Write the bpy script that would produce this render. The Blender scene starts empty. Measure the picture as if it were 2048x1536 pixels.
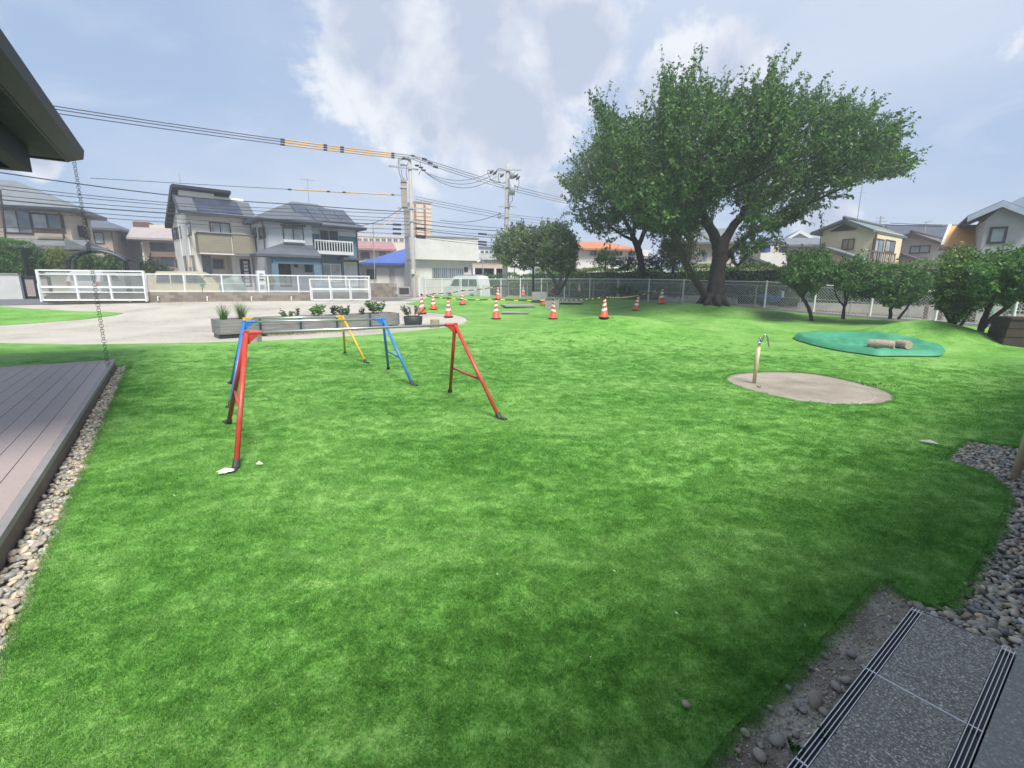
import bpy, math, random
import numpy as np
from mathutils import Vector, Matrix
from mathutils.geometry import delaunay_2d_cdt
random.seed(7); RNG = np.random.default_rng(11)
SC = bpy.context.scene; COL = SC.collection
R = math.radians

# ------------------------------------------------------------------ camera
FPX = 940.0; PITCH = math.atan(200/940); ROLL = R(-0.4); EYE = 1.5
def _rm():
    c, s = math.cos(PITCH), math.sin(PITCH); cr, sr = math.cos(ROLL), math.sin(ROLL)
    return np.array([[1,0,0],[0,-s,c],[0,-c,-s]]) @ np.array([[cr,-sr,0],[sr,cr,0],[0,0,1]])
CM = _rm()
cam = bpy.data.cameras.new('camera'); camo = bpy.data.objects.new('camera', cam); COL.objects.link(camo)
cam.sensor_width = 36; cam.lens = FPX/2048*36; cam.clip_end = 3000; cam.clip_start = .05
mw = Matrix.Identity(4)
for i in range(3):
    mw[i][0] = CM[i,0]; mw[i][1] = -CM[i,1]; mw[i][2] = -CM[i,2]
mw[2][3] = EYE
camo.matrix_world = mw; SC.camera = camo

# ------------------------------------------------------------------ sky, sun, exposure
SUN_EL, SUN_AZ = R(58), R(158)      # azimuth from +Y (forward), positive to the right
w = bpy.data.worlds.new('World'); SC.world = w; w.use_nodes = True
def ray(px, py):
    return CM @ np.array([(px-1024)/FPX, (py-768)/FPX, 1.0])
def build_world():
    N, L = w.node_tree.nodes, w.node_tree.links
    N.clear()
    out = N.new('ShaderNodeOutputWorld')
    sky = N.new('ShaderNodeTexSky'); sky.sky_type = 'NISHITA'; sky.sun_disc = False
    sky.sun_elevation = SUN_EL; sky.sun_rotation = SUN_AZ; sky.dust_density = 1.6; sky.air_density = 1.0; sky.ozone_density = 1.5
    b0 = N.new('ShaderNodeBackground'); b0.inputs['Strength'].default_value = 0.055
    L.new(sky.outputs[0], b0.inputs['Color'])
    tc = N.new('ShaderNodeTexCoord')
    def math_(op, a, b=None, clamp=False):
        n = N.new('ShaderNodeMath'); n.operation = op; n.use_clamp = clamp
        for i, v in enumerate((a, b)):
            if v is None: continue
            if isinstance(v, (int, float)): n.inputs[i].default_value = v
            else: L.new(v, n.inputs[i])
        return n.outputs[0]
    sep = N.new('ShaderNodeSeparateXYZ'); L.new(tc.outputs['Generated'], sep.inputs[0])
    zz = math_('ADD', math_('MAXIMUM', sep.outputs[2], 0.0), 0.22)
    cmb = N.new('ShaderNodeCombineXYZ')
    L.new(math_('DIVIDE', sep.outputs[0], zz), cmb.inputs[0]); L.new(math_('DIVIDE', sep.outputs[1], zz), cmb.inputs[1])
    def noise(vec, scale, detail, rough=.55, dist=0.0, off=(0,0,0)):
        mp = N.new('ShaderNodeMapping'); mp.inputs['Location'].default_value = off; L.new(vec, mp.inputs[0])
        n = N.new('ShaderNodeTexNoise'); n.inputs['Scale'].default_value = scale; n.inputs['Detail'].default_value = detail
        n.inputs['Roughness'].default_value = rough; n.inputs['Distortion'].default_value = dist
        L.new(mp.outputs[0], n.inputs['Vector']); return n.outputs[0]
    def ramp(v, a, b):
        n = N.new('ShaderNodeMapRange'); n.interpolation_type = 'SMOOTHSTEP'
        n.inputs[1].default_value = a; n.inputs[2].default_value = b; L.new(v, n.inputs[0]); return n.outputs[0]
    # thin high veil + patches
    veil = ramp(noise(cmb.outputs[0], .55, 5, .5, .3, (3.1,1.7,0)), .36, .72)
    streak = ramp(noise(cmb.outputs[0], 1.5, 6, .55, .5, (8.1,2.2,0)), .45, .8)
    # heaped clouds: blobs in fixed directions broken up by noise
    def blob(px, py, rin, rout):
        d = ray(px, py); d = d/np.linalg.norm(d)
        vm = N.new('ShaderNodeVectorMath'); vm.operation = 'DISTANCE'; L.new(nrm.outputs[0], vm.inputs[0]); vm.inputs[1].default_value = tuple(d)
        return ramp(vm.outputs['Value'], rout, rin)
    nrm = N.new('ShaderNodeVectorMath'); nrm.operation = 'NORMALIZE'; L.new(tc.outputs['Generated'], nrm.inputs[0])
    bl = None
    for b in [(900,90,.02,.34),(1010,200,.02,.24),(760,60,.0,.26),(1400,165,.02,.15),(1340,215,.0,.11),(1090,275,.0,.13),(860,262,.0,.05),
              (1110,375,.0,.07),(1130,90,.0,.17),(70,320,.0,.05),(1660,445,.0,.09),(1000,-350,.05,.40),(-700,-200,.0,.35),(2800,-200,.0,.35)]:
        v = blob(*b); bl = v if bl is None else math_('MAXIMUM', bl, v)
    nz = noise(nrm.outputs[0], 8.0, 9, .66, .35)
    cum = ramp(math_('ADD', math_('MULTIPLY', bl, .55), math_('MULTIPLY', nz, .95)), .64, .82)
    # cloud tone: brighter rims, greyer bodies
    nz2 = noise(nrm.outputs[0], 6.0, 6, .6, .2, (.02,.0,-.035))
    tone = N.new('ShaderNodeValToRGB'); L.new(math_('SUBTRACT', math_('ADD', math_('MULTIPLY',nz2,.8),.22), math_('MULTIPLY', bl, .30)), tone.inputs[0])
    tone.color_ramp.elements[0].position = .33; tone.color_ramp.elements[0].color = (.55,.62,.77,1)
    tone.color_ramp.elements[1].position = .50; tone.color_ramp.elements[1].color = (.92,.95,1.0,1)
    b1 = N.new('ShaderNodeBackground'); b1.inputs['Strength'].default_value = .51; L.new(tone.outputs[0], b1.inputs['Color'])
    b2 = N.new('ShaderNodeBackground'); b2.inputs['Color'].default_value = (.51,.675,.96,1); b2.inputs['Strength'].default_value = .48
    m0 = N.new('ShaderNodeMixShader'); m0.inputs[0].default_value = .72; L.new(b0.outputs[0], m0.inputs[1]); L.new(b2.outputs[0], m0.inputs[2])
    b3 = N.new('ShaderNodeBackground'); b3.inputs['Color'].default_value = (.74,.80,.92,1); b3.inputs['Strength'].default_value = .52
    m1 = N.new('ShaderNodeMixShader'); L.new(math_('MULTIPLY', math_('MAXIMUM', veil, streak), .8), m1.inputs[0]); L.new(m0.outputs[0], m1.inputs[1]); L.new(b3.outputs[0], m1.inputs[2])
    m2 = N.new('ShaderNodeMixShader'); L.new(math_('MULTIPLY', cum, .9), m2.inputs[0]); L.new(m1.outputs[0], m2.inputs[1]); L.new(b1.outputs[0], m2.inputs[2])
    L.new(m2.outputs[0], out.inputs[0])
build_world()
sl = bpy.data.lights.new('sun', 'SUN'); so = bpy.data.objects.new('sun', sl); COL.objects.link(so)
sl.energy = 3.0; sl.angle = R(20); sl.color = (1,.96,.88)
sd = Vector((math.sin(SUN_AZ)*math.cos(SUN_EL), math.cos(SUN_AZ)*math.cos(SUN_EL), math.sin(SUN_EL)))
so.rotation_euler = sd.to_track_quat('Z','Y').to_euler(); so.location = (0,0,40)
SC.view_settings.view_transform = 'Standard'; SC.view_settings.look = 'None'
SC.view_settings.exposure = 1.0; SC.view_settings.gamma = 1.0; SC.view_settings.use_curve_mapping = False
SC.render.engine = 'CYCLES'; SC.cycles.max_bounces = 6; SC.cycles.transparent_max_bounces = 8

# ------------------------------------------------------------------ geometry of the place
def sm(t):
    t = np.clip(t, 0, 1); return t*t*(3-2*t)
BUMPS = [(2.9,13.2,2.5,1.0,.62),(8.7,20.5,2.6,1.9,.36),(6.8,15.2,2.2,1.1,.36),(11.3,12.9,1.7,1.15,.58),(-1.6,24.5,2.4,1.6,.30),
         (4.6,24.3,2.6,1.5,.36),(1.4,20.4,1.6,1.2,.12),(6.6,20.4,1.6,1.6,.22),(13.0,15.6,1.6,1.4,.12),(.5,12.0,1.3,.8,.08)]
def H(x, y):
    x = np.asarray(x, float); y = np.asarray(y, float)
    l = .60*sm((y-15)/10); r = .60*sm((y-10)/20)
    k = sm((x+5.5)/4.5)
    z = l*(1-k)+r*k
    for bx, by, sx, sy, h in BUMPS:
        z = z + h*np.exp(-((x-bx)/sx)**2-((y-by)/sy)**2)
    return z
def gp(px, py, dz=0.0):
    """point where the sight line of a photo pixel meets the terrain"""
    d = ray(px, py); d = d/math.hypot(d[0], d[1])
    t = np.arange(.3, 90, .02); z = EYE+d[2]*t; hh = H(d[0]*t, d[1]*t)+dz
    i = np.argmax(z <= hh)
    if z[i] > hh[i]: i = len(t)-1
    return Vector((d[0]*t[i], d[1]*t[i], float(hh[i])))
def at(px, py, Y):
    d = ray(px, py); k = Y/d[1]; return Vector((d[0]*k, Y, EYE+d[2]*k))
def atz(px, py, z):
    d = ray(px, py); k = (z-EYE)/d[2]; return Vector((d[0]*k, d[1]*k, z))
AX1 = Vector((math.sin(R(53.5)), math.cos(R(53.5)), 0)); AX2 = Vector((-AX1.y, AX1.x, 0))   # building axes

# ------------------------------------------------------------------ materials
MATS = {}
def _mat(name):
    m = bpy.data.materials.new(name); m.use_nodes = True; MATS[name] = m
    return m, m.node_tree.nodes, m.node_tree.links, m.node_tree.nodes['Principled BSDF']
def _noise(N, L, vec, scale, detail=4, rough=.55):
    n = N.new('ShaderNodeTexNoise'); n.inputs['Scale'].default_value = scale; n.inputs['Detail'].default_value = detail; n.inputs['Roughness'].default_value = rough
    if vec is not None: L.new(vec, n.inputs['Vector'])
    return n.outputs[0]
def _ramp(N, L, v, stops):
    r = N.new('ShaderNodeValToRGB'); L.new(v, r.inputs[0]); e = r.color_ramp.elements
    while len(e) < len(stops): e.new(.5)
    for i, (p, c) in enumerate(stops): e[i].position = p; e[i].color = (*c, 1)
    return r.outputs[0]
def _bump(N, L, v, bs, strength, dist=.02):
    b = N.new('ShaderNodeBump'); b.inputs['Strength'].default_value = strength; b.inputs['Distance'].default_value = dist
    L.new(v, b.inputs['Height']); L.new(b.outputs[0], bs.inputs['Normal'])
def paint(name, col, rough=.55, metal=0.0, var=.12, scale=3.0, bump=0.0, bscale=40, island=0.0, dirt=None, dscale=1.2, damt=.5, stretch=(1,1,1)):
    m, N, L, bs = _mat(name)
    g = N.new('ShaderNodeNewGeometry')
    mp = N.new('ShaderNodeMapping'); mp.inputs['Scale'].default_value = stretch; L.new(g.outputs['Position'], mp.inputs[0]); P = mp.outputs[0]
    c0 = tuple(max(0,c*(1-var)) for c in col); c1 = tuple(min(1,c*(1+var)) for c in col)
    cc = _ramp(N, L, _noise(N, L, P, scale, 5), [(.3,c0),(.7,c1)])
    if dirt:
        mx = N.new('ShaderNodeMixRGB'); mr = N.new('ShaderNodeMapRange'); mr.inputs[1].default_value=.48; mr.inputs[2].default_value=.75; mr.inputs[4].default_value=damt
        L.new(_noise(N, L, P, dscale, 6, .65), mr.inputs[0]); L.new(mr.outputs[0], mx.inputs[0]); L.new(cc, mx.inputs[1]); mx.inputs[2].default_value = (*dirt,1); cc = mx.outputs[0]
    if island:
        hs = N.new('ShaderNodeHueSaturation'); mr = N.new('ShaderNodeMapRange'); mr.inputs[3].default_value = 1-island; mr.inputs[4].default_value = 1+island
        L.new(g.outputs['Random Per Island'], mr.inputs[0]); L.new(mr.outputs[0], hs.inputs['Value']); L.new(cc, hs.inputs['Color']); cc = hs.outputs[0]
    L.new(cc, bs.inputs['Base Color']); bs.inputs['Roughness'].default_value = rough; bs.inputs['Metallic'].default_value = metal
    if bump: _bump(N, L, _noise(N, L, P, bscale, 4), bs, bump)
    return m
def rnd_mat(name, stops, rough=.6, per='island', bump=.25, bscale=60):
    """colour picked per piece (loose part or object)"""
    m, N, L, bs = _mat(name); g = N.new('ShaderNodeNewGeometry')
    if per == 'object': oi = N.new('ShaderNodeObjectInfo'); v = oi.outputs['Random']
    else: v = g.outputs['Random Per Island']
    cc = _ramp(N, L, v, stops)
    hs = N.new('ShaderNodeHueSaturation'); mr = N.new('ShaderNodeMapRange'); mr.inputs[3].default_value=.78; mr.inputs[4].default_value=1.2
    L.new(_noise(N, L, g.outputs['Position'], 45, 4), mr.inputs[0]); L.new(mr.outputs[0], hs.inputs['Value']); L.new(cc, hs.inputs['Color'])
    L.new(hs.outputs[0], bs.inputs['Base Color']); bs.inputs['Roughness'].default_value = rough
    if bump: _bump(N, L, _noise(N, L, g.outputs['Position'], bscale, 4), bs, bump, .01)
    return m
def leaf_mat(name, stops, trans=.35, rough=.5, clump=1.0):
    m, N, L, bs = _mat(name); g = N.new('ShaderNodeNewGeometry')
    cc = _ramp(N, L, g.outputs['Random Per Island'], stops)
    hs = N.new('ShaderNodeHueSaturation'); mr = N.new('ShaderNodeMapRange'); mr.inputs[1].default_value=.3; mr.inputs[2].default_value=.7; mr.inputs[3].default_value=.7; mr.inputs[4].default_value=1.3
    L.new(_noise(N, L, g.outputs['Position'], clump, 3), mr.inputs[0]); L.new(mr.outputs[0], hs.inputs['Value']); L.new(cc, hs.inputs['Color'])
    L.new(hs.outputs[0], bs.inputs['Base Color']); bs.inputs['Roughness'].default_value = rough
    bs.inputs['Specular IOR Level'].default_value = .35
    t = N.new('ShaderNodeBsdfTranslucent'); mx = N.new('ShaderNodeMixShader'); mx.inputs[0].default_value = trans
    h2 = N.new('ShaderNodeHueSaturation'); h2.inputs['Saturation'].default_value = 1.15; h2.inputs['Value'].default_value = 1.3; L.new(hs.outputs[0], h2.inputs['Color']); L.new(h2.outputs[0], t.inputs[0])
    L.new(bs.outputs[0], mx.inputs[1]); L.new(t.outputs[0], mx.inputs[2]); L.new(mx.outputs[0], N['Material Output'].inputs[0])
    return m
def course_mat(name, col, pitch=.28, rough=.6, axis=2, var=.15, bump=.5, noise_scale=2.0):
    """roof covering: courses follow the height of the slope"""
    m, N, L, bs = _mat(name); g = N.new('ShaderNodeNewGeometry')
    sp = N.new('ShaderNodeSeparateXYZ'); L.new(g.outputs['Position'], sp.inputs[0])
    mu = N.new('ShaderNodeMath'); mu.operation='MULTIPLY'; mu.inputs[1].default_value=1/pitch; L.new(sp.outputs[axis], mu.inputs[0])
    fr = N.new('ShaderNodeMath'); fr.operation='FRACT'; L.new(mu.outputs[0], fr.inputs[0])
    c0 = tuple(c*(1-var) for c in col); c1 = tuple(min(1,c*(1+var)) for c in col)
    nz = _noise(N, L, g.outputs['Position'], noise_scale, 6)
    cc = _ramp(N, L, nz, [(.3,c0),(.7,c1)])
    mx = N.new('ShaderNodeMixRGB'); mx.blend_type='MULTIPLY'; L.new(_ramp(N, L, fr.outputs[0], [(.0,(.62,.62,.62)),(.16,(1,1,1))]), mx.inputs[2]); L.new(cc, mx.inputs[1]); mx.inputs[0].default_value=.8
    L.new(mx.outputs[0], bs.inputs['Base Color']); bs.inputs['Roughness'].default_value = rough
    _bump(N, L, fr.outputs[0], bs, bump, .03)
    return m
def glass(name, col, rough=.08):
    m, N, L, bs = _mat(name); g = N.new('ShaderNodeNewGeometry')
    c0 = tuple(c*.75 for c in col); c1 = tuple(min(1,c*1.25) for c in col)
    L.new(_ramp(N, L, _noise(N, L, g.outputs['Position'], 1.6, 3), [(.35,c0),(.65,c1)]), bs.inputs['Base Color'])
    bs.inputs['Roughness'].default_value = rough; bs.inputs['Specular IOR Level'].default_value = .7
    return m

def turf_colour(N, L, gain=(1,1,1)):
    g = N.new('ShaderNodeNewGeometry'); P = g.outputs['Position']
    mp = N.new('ShaderNodeMapping'); mp.inputs['Rotation'].default_value = (0,0,R(-36)); mp.inputs['Scale'].default_value = (.7,1.35,1); L.new(P, mp.inputs[0])
    def mul(v, k, add=None):
        n = N.new('ShaderNodeMath'); n.operation = 'MULTIPLY_ADD'; n.inputs[1].default_value = k; L.new(v, n.inputs[0])
        if add is None: n.inputs[2].default_value = 0
        else: L.new(add, n.inputs[2])
        return n.outputs[0]
    v = mul(_noise(N, L, mp.outputs[0], .8, 3, .5), .31)
    v = mul(_noise(N, L, mp.outputs[0], 4.6, 6, .7), .36, v)
    v = mul(_noise(N, L, P, 26, 4, .65), .33, v)
    S = [(.40,(.062,.190,.032)),(.465,(.094,.260,.048)),(.53,(.145,.325,.080)),(.66,(.24,.42,.155))]  # palest stops put the sheen of leaning pile into the colour
    return _ramp(N, L, v, [(p,tuple(c*k for c,k in zip(cc,gain))) for p,cc in S]), P
def make_turf():
    m, N, L, bs = _mat('turf'); c, P = turf_colour(N, L, TURF_GAIN)
    sp = _ramp(N, L, _noise(N, L, P, 60, 3, .7), [(.3,(.62,.62,.62)),(.7,(1.3,1.3,1.3))])
    mx = N.new('ShaderNodeMixRGB'); mx.blend_type='MULTIPLY'; mx.inputs[0].default_value=1; L.new(c, mx.inputs[1]); L.new(sp, mx.inputs[2])
    L.new(mx.outputs[0], bs.inputs['Base Color']); bs.inputs['Roughness'].default_value=.75; bs.inputs['Specular IOR Level'].default_value=.15
    _bump(N, L, _noise(N, L, P, 70, 3, .7), bs, .3, .02)
    m2, N, L, bs = _mat('turf_blade'); c, P = turf_colour(N, L, BLADE_GAIN)
    g = N.new('ShaderNodeNewGeometry'); hs = N.new('ShaderNodeHueSaturation'); mr = N.new('ShaderNodeMapRange'); mr.inputs[3].default_value=.7; mr.inputs[4].default_value=1.35
    L.new(g.outputs['Random Per Island'], mr.inputs[0]); L.new(mr.outputs[0], hs.inputs['Value']); L.new(c, hs.inputs['Color'])
    L.new(hs.outputs[0], bs.inputs['Base Color']); bs.inputs['Roughness'].default_value=.5; bs.inputs['Specular IOR Level'].default_value=.3
    t = N.new('ShaderNodeBsdfTranslucent'); L.new(hs.outputs[0], t.inputs[0]); mx = N.new('ShaderNodeMixShader'); mx.inputs[0].default_value=.45
    L.new(bs.outputs[0], mx.inputs[1]); L.new(t.outputs[0], mx.inputs[2]); L.new(mx.outputs[0], N['Material Output'].inputs[0])
    return m, m2
TURF_GAIN = (1.24,1.12,1.02); BLADE_GAIN = (1.52,1.40,1.36)
TURF, BLADE = make_turf()
def make_ground(name, stops, big=.6, fine=35, bump=.5, speck=None):
    m, N, L, bs = _mat(name); g = N.new('ShaderNodeNewGeometry'); P = g.outputs['Position']
    a = N.new('ShaderNodeMath'); a.operation='MULTIPLY_ADD'; a.inputs[1].default_value=.35
    L.new(_noise(N, L, P, fine, 5, .7), a.inputs[0])
    mu = N.new('ShaderNodeMath'); mu.operation='MULTIPLY'; mu.inputs[1].default_value=.65; L.new(_noise(N, L, P, big, 6, .6), mu.inputs[0]); L.new(mu.outputs[0], a.inputs[2])
    cc = _ramp(N, L, a.outputs[0], stops)
    if speck:
        v = N.new('ShaderNodeTexVoronoi'); v.inputs['Scale'].default_value = speck[0]; L.new(P, v.inputs['Vector'])
        mx = N.new('ShaderNodeMixRGB'); L.new(cc, mx.inputs[1])
        hv = N.new('ShaderNodeSeparateColor'); L.new(v.outputs['Color'], hv.inputs[0])
        c2 = _ramp(N, L, hv.outputs[0], speck[1]); L.new(c2, mx.inputs[2]); mx.inputs[0].default_value = speck[2]; cc = mx.outputs[0]
    L.new(cc, bs.inputs['Base Color']); bs.inputs['Roughness'].default_value=.85; bs.inputs['Specular IOR Level'].default_value=.25
    _bump(N, L, a.outputs[0], bs, bump, .03)
    return m
M = MATS
make_ground('sand', [(.34,(.27,.24,.195)),(.46,(.38,.35,.30)),(.54,(.42,.395,.345)),(.66,(.46,.43,.38))], .55, 9, .25)
make_ground('earth', [(.3,(.16,.14,.11)),(.5,(.24,.21,.17)),(.7,(.30,.27,.22))], .3, 12, .3)
make_ground('soil', [(.34,(.12,.10,.075)),(.48,(.27,.23,.18)),(.62,(.50,.45,.38))], 3.2, 60, 1.0)
make_ground('asphalt', [(.3,(.10,.105,.11)),(.7,(.17,.17,.175))], .5, 60, .3)
make_ground('pad_concrete', [(.36,(.20,.172,.138)),(.48,(.27,.236,.192)),(.62,(.34,.305,.255))], 1.6, 30, .3)
make_ground('aggregate', [(.3,(.30,.28,.235)),(.7,(.39,.365,.31))], 2, 150, .4, (190,[(.3,(.17,.168,.15)),(.6,(.31,.30,.265)),(.88,(.42,.41,.36)),(.97,(.72,.71,.64))],.8))
make_ground('plinth_concrete', [(.3,(.36,.355,.325)),(.7,(.43,.42,.39))], 2, 150, .3, (150,[(.4,(.20,.205,.2)),(.9,(.36,.36,.35)),(.98,(.55,.55,.52))],.6))
make_ground('ring_concrete', [(.3,(.36,.33,.28)),(.7,(.46,.43,.38))], 6, 30, .2)
make_ground('concrete', [(.3,(.26,.26,.255)),(.7,(.38,.38,.37))], 1.5, 30, .2)
STONES = [(0.0, (0.144, 0.15, 0.144)), (0.16, (0.276, 0.27, 0.252)), (0.34, (0.42, 0.372, 0.288)), (0.46, (0.24, 0.246, 0.24)), (0.6, (0.516, 0.444, 0.336)), (0.72, (0.336, 0.288, 0.228)), (0.84, (0.6, 0.564, 0.492)), (0.94, (0.624, 0.516, 0.324)), (1, (0.408, 0.24, 0.168))]
rnd_mat('pebble_mix', STONES, .5); rnd_mat('pebble_each', STONES, .5, 'object')
rnd_mat('stone_each', [(0,(.28,.24,.19)),(.4,(.36,.31,.25)),(.7,(.27,.25,.24)),(1,(.4,.35,.29))], .7, 'object', .4, 30)
rnd_mat('plank', [(0,(.33,.265,.25)),(.4,(.37,.305,.29)),(.7,(.345,.28,.27)),(1,(.385,.31,.285))], .46, 'object', .1, 120)
rnd_mat('border_plank', [(0,(.30,.20,.185)),(1,(.34,.23,.21))], .4, 'object', .15, 120)
rnd_mat('block', [(0,(.17,.145,.12)),(.5,(.235,.20,.165)),(1,(.29,.25,.205))], .85, 'object', .4, 25)
paint('deck_trim', (.25,.235,.235), .5, scale=8); paint('deck_fascia', (.115,.085,.075), .6, var=.25, scale=6)
paint('white_paint', (.74,.76,.77), .4, var=.05, dirt=(.5,.48,.44), dscale=1.5, damt=.25)
paint('galv', (.42,.45,.47), .45, .35, var=.1); paint('hinge_metal', (.20,.24,.27), .5, .4); paint('mesh_wire', (.55,.58,.58), .5, .2)
paint('steel', (.60,.61,.62), .38, .9, var=.06, scale=12)
paint('chrome', (.7,.7,.7), .12, 1.0, var=.03)
paint('red_paint', (.50,.055,.035), .38, var=.14, scale=9, dirt=(.42,.2,.15), dscale=6, damt=.35)
paint('red_dark', (.24,.065,.04), .5, var=.2, scale=9); 
paint('blue_paint', (.035,.19,.55), .38, var=.12, scale=9, dirt=(.15,.3,.5), dscale=6, damt=.3); paint('blue_dark', (.02,.11,.22), .5, var=.15)
paint('yellow_paint', (.66,.40,.03), .38, var=.1, scale=9, dirt=(.5,.36,.12), dscale=6, damt=.35)
paint('black_rubber', (.03,.032,.032), .6, var=.2); paint('black_metal', (.02,.022,.026), .45, var=.2); paint('dark_brown', (.06,.042,.036), .5)
paint('cone_orange', (.62,.082,.032), .5, var=.1, scale=4, dirt=(.35,.14,.09), dscale=3, damt=.35)
paint('cone_white', (.72,.70,.68), .35, var=.05); paint('hazard_yellow', (.72,.52,.04), .45)
paint('cream_pipe', (.56,.45,.31), .5, var=.12, scale=10, dirt=(.38,.31,.22), dscale=7, damt=.5)
paint('green_tarp', (.05,.26,.145), .6, var=.22, scale=2.5, bump=.5, bscale=9)
paint('log_wood', (.36,.29,.22), .8, var=.25, scale=6, bump=.5, bscale=22, stretch=(1,4,4)); paint('log_end', (.42,.34,.25), .8, var=.2, scale=30)
paint('collar_wood', (.225,.22,.21), .8, var=.25, scale=2.2, bump=.4, bscale=10, stretch=(1,1,9), dirt=(.12,.11,.105), dscale=2, damt=.5)
paint('bark', (.042,.034,.029), .9, var=.45, scale=7, bump=1.0, bscale=11, stretch=(1,1,.35)); paint('bark_pale', (.20,.18,.155), .9, var=.3, scale=7, bump=.6, bscale=14)
paint('pole_concrete', (.36,.345,.325), .75, var=.08, scale=4); paint('cabinet_tan', (.33,.28,.235), .5); paint('transformer_grey', (.42,.45,.48), .4)
paint('wire_black', (.035,.038,.045), .5); paint('wire_cover', (.62,.36,.08), .5, var=.1); paint('insulator', (.04,.035,.04), .3)
paint('white_sand', (.75,.73,.70), .9, var=.1, scale=20, bump=.4); paint('offwhite', (.62,.60,.55), .7)
# building finishes
paint('wall_tan', (.55,.475,.385), .85, var=.06, bump=.15, bscale=30); paint('wall_tan_dark', (.40,.335,.285), .85, var=.06)
paint('wall_white', (.82,.79,.72), .8, var=.05, dirt=(.5,.47,.42), dscale=.7, damt=.4); paint('wall_grey', (.56,.59,.63), .8, var=.05, bump=.1)
paint('wall_blue', (.11,.19,.26), .7, var=.08, stretch=(1,1,6)); paint('balcony_olive', (.255,.235,.175), .7, var=.14, stretch=(1,1,12), scale=2)
paint('wall_cream', (.60,.52,.36), .85, var=.05); paint('wall_yellow', (.76,.66,.44), .85, var=.05, dirt=(.55,.46,.3), dscale=.6, damt=.35)
paint('wall_beige', (.64,.57,.48), .85, var=.05); paint('wall_pale', (.70,.69,.65), .8, var=.05, dirt=(.42,.42,.40), dscale=.5, damt=.5)
paint('wall_right', (.50,.515,.50), .8, var=.05); paint('wall_mauve', (.33,.285,.28), .8); paint('tower_wall', (.60,.53,.41), .85, var=.08); paint('tower_pipe', (.36,.13,.06), .6)
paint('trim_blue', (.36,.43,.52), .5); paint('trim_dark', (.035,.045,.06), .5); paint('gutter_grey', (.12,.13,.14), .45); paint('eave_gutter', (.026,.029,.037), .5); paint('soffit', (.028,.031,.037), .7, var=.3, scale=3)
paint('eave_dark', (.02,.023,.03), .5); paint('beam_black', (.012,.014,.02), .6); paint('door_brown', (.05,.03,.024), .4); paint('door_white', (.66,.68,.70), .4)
paint('frame_dark', (.05,.04,.035), .45); paint('frame_alu', (.40,.40,.39), .35, .4); paint('frame_brown', (.13,.075,.05), .5); paint('orange_panel', (.72,.34,.075), .55, var=.07); paint('brown_wood', (.17,.11,.085), .7)
course_mat('roof_slate', (.10,.113,.135), .13); course_mat('roof_slate_pale', (.16,.175,.19), .13); course_mat('roof_tile', (.155,.165,.18), .16, bump=.8); course_mat('roof_tile_green', (.155,.19,.185), .16, bump=.8)
course_mat('roof_tile_brown', (.105,.095,.09), .16, bump=.8); course_mat('roof_blue', (.045,.10,.36), .22, .35); course_mat('roof_red', (.33,.175,.165), .4, bump=.1); course_mat('roof_orange', (.48,.19,.09), .2); course_mat('roof_navy', (.055,.065,.09), .2)
for n_ in ('eave_dark','eave_gutter','soffit','beam_black'): MATS[n_].node_tree.nodes['Principled BSDF'].inputs['Specular IOR Level'].default_value = .12
glass('glass_dark', (.05,.06,.07)); glass('glass_curtain', (.40,.43,.44), .2); glass('glass_mid', (.17,.21,.24)); glass('glass_green', (.33,.42,.40), .2); glass('solar', (.045,.055,.085), .15); glass('glass_warm', (.34,.26,.18),.2)
paint('car_beige', (.56,.49,.31), .3, var=.03); paint('car_white', (.70,.72,.74), .3, var=.03); paint('car_silver', (.55,.53,.55), .3, var=.03); paint('tyre', (.025,.025,.025), .7); paint('cover_green', (.20,.27,.225), .5, var=.2, scale=3)
paint('red_lamp', (.45,.03,.02), .3); paint('amber', (.7,.4,.04), .3); paint('scooter_blue', (.03,.15,.5), .35)
leaf_mat('leaf_cherry', [(0,(.042,.095,.034)),(.5,(.078,.155,.05)),(.85,(.13,.225,.07)),(1,(.20,.30,.095))], .45, .5, .55)
leaf_mat('leaf_cherry_far', [(0,(.07,.12,.055)),(.6,(.105,.17,.07)),(1,(.16,.23,.09))], .45, .55, .55)
leaf_mat('leaf_citrus', [(0,(.05,.115,.036)),(.6,(.085,.18,.052)),(1,(.17,.29,.085))], .4, .4, 1.2)
leaf_mat('leaf_citrus_yellow', [(0,(.05,.12,.028)),(.55,(.095,.19,.04)),(.85,(.17,.25,.06)),(1,(.32,.33,.09))], .3, .45, 1.2)
leaf_mat('leaf_evergreen', [(0,(.075,.125,.06)),(.6,(.12,.18,.085)),(1,(.22,.28,.12))], .3, .45, 1.0)
leaf_mat('leaf_hedge', [(0,(.075,.15,.055)),(.6,(.12,.22,.07)),(1,(.19,.31,.09))], .4, .5, .8)
leaf_mat('leaf_hedge_lit', [(0,(.12,.20,.05)),(.6,(.18,.28,.065)),(1,(.27,.36,.08))], .35, .5, .8)  # paler hedge leaf: light on the clipped top put into the colour
leaf_mat('leaf_yellow', [(0,(.10,.14,.035)),(.6,(.16,.20,.05)),(1,(.24,.25,.06))], .35, .5, 1.0)
leaf_mat('leaf_fresh', [(0,(.06,.15,.035)),(.6,(.09,.21,.045)),(1,(.15,.28,.06))], .3, .45, 2)
leaf_mat('leaf_dark', [(0,(.018,.045,.02)),(1,(.04,.075,.03))], .2, .55, 2); paint('hedge_core', (.03,.045,.022), .95, var=.4, scale=3, bump=.6, bscale=8)  # solid dark core that closes the view through the hedge leaves
paint('dry_grass', (.42,.36,.25), .8, var=.2)

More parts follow.
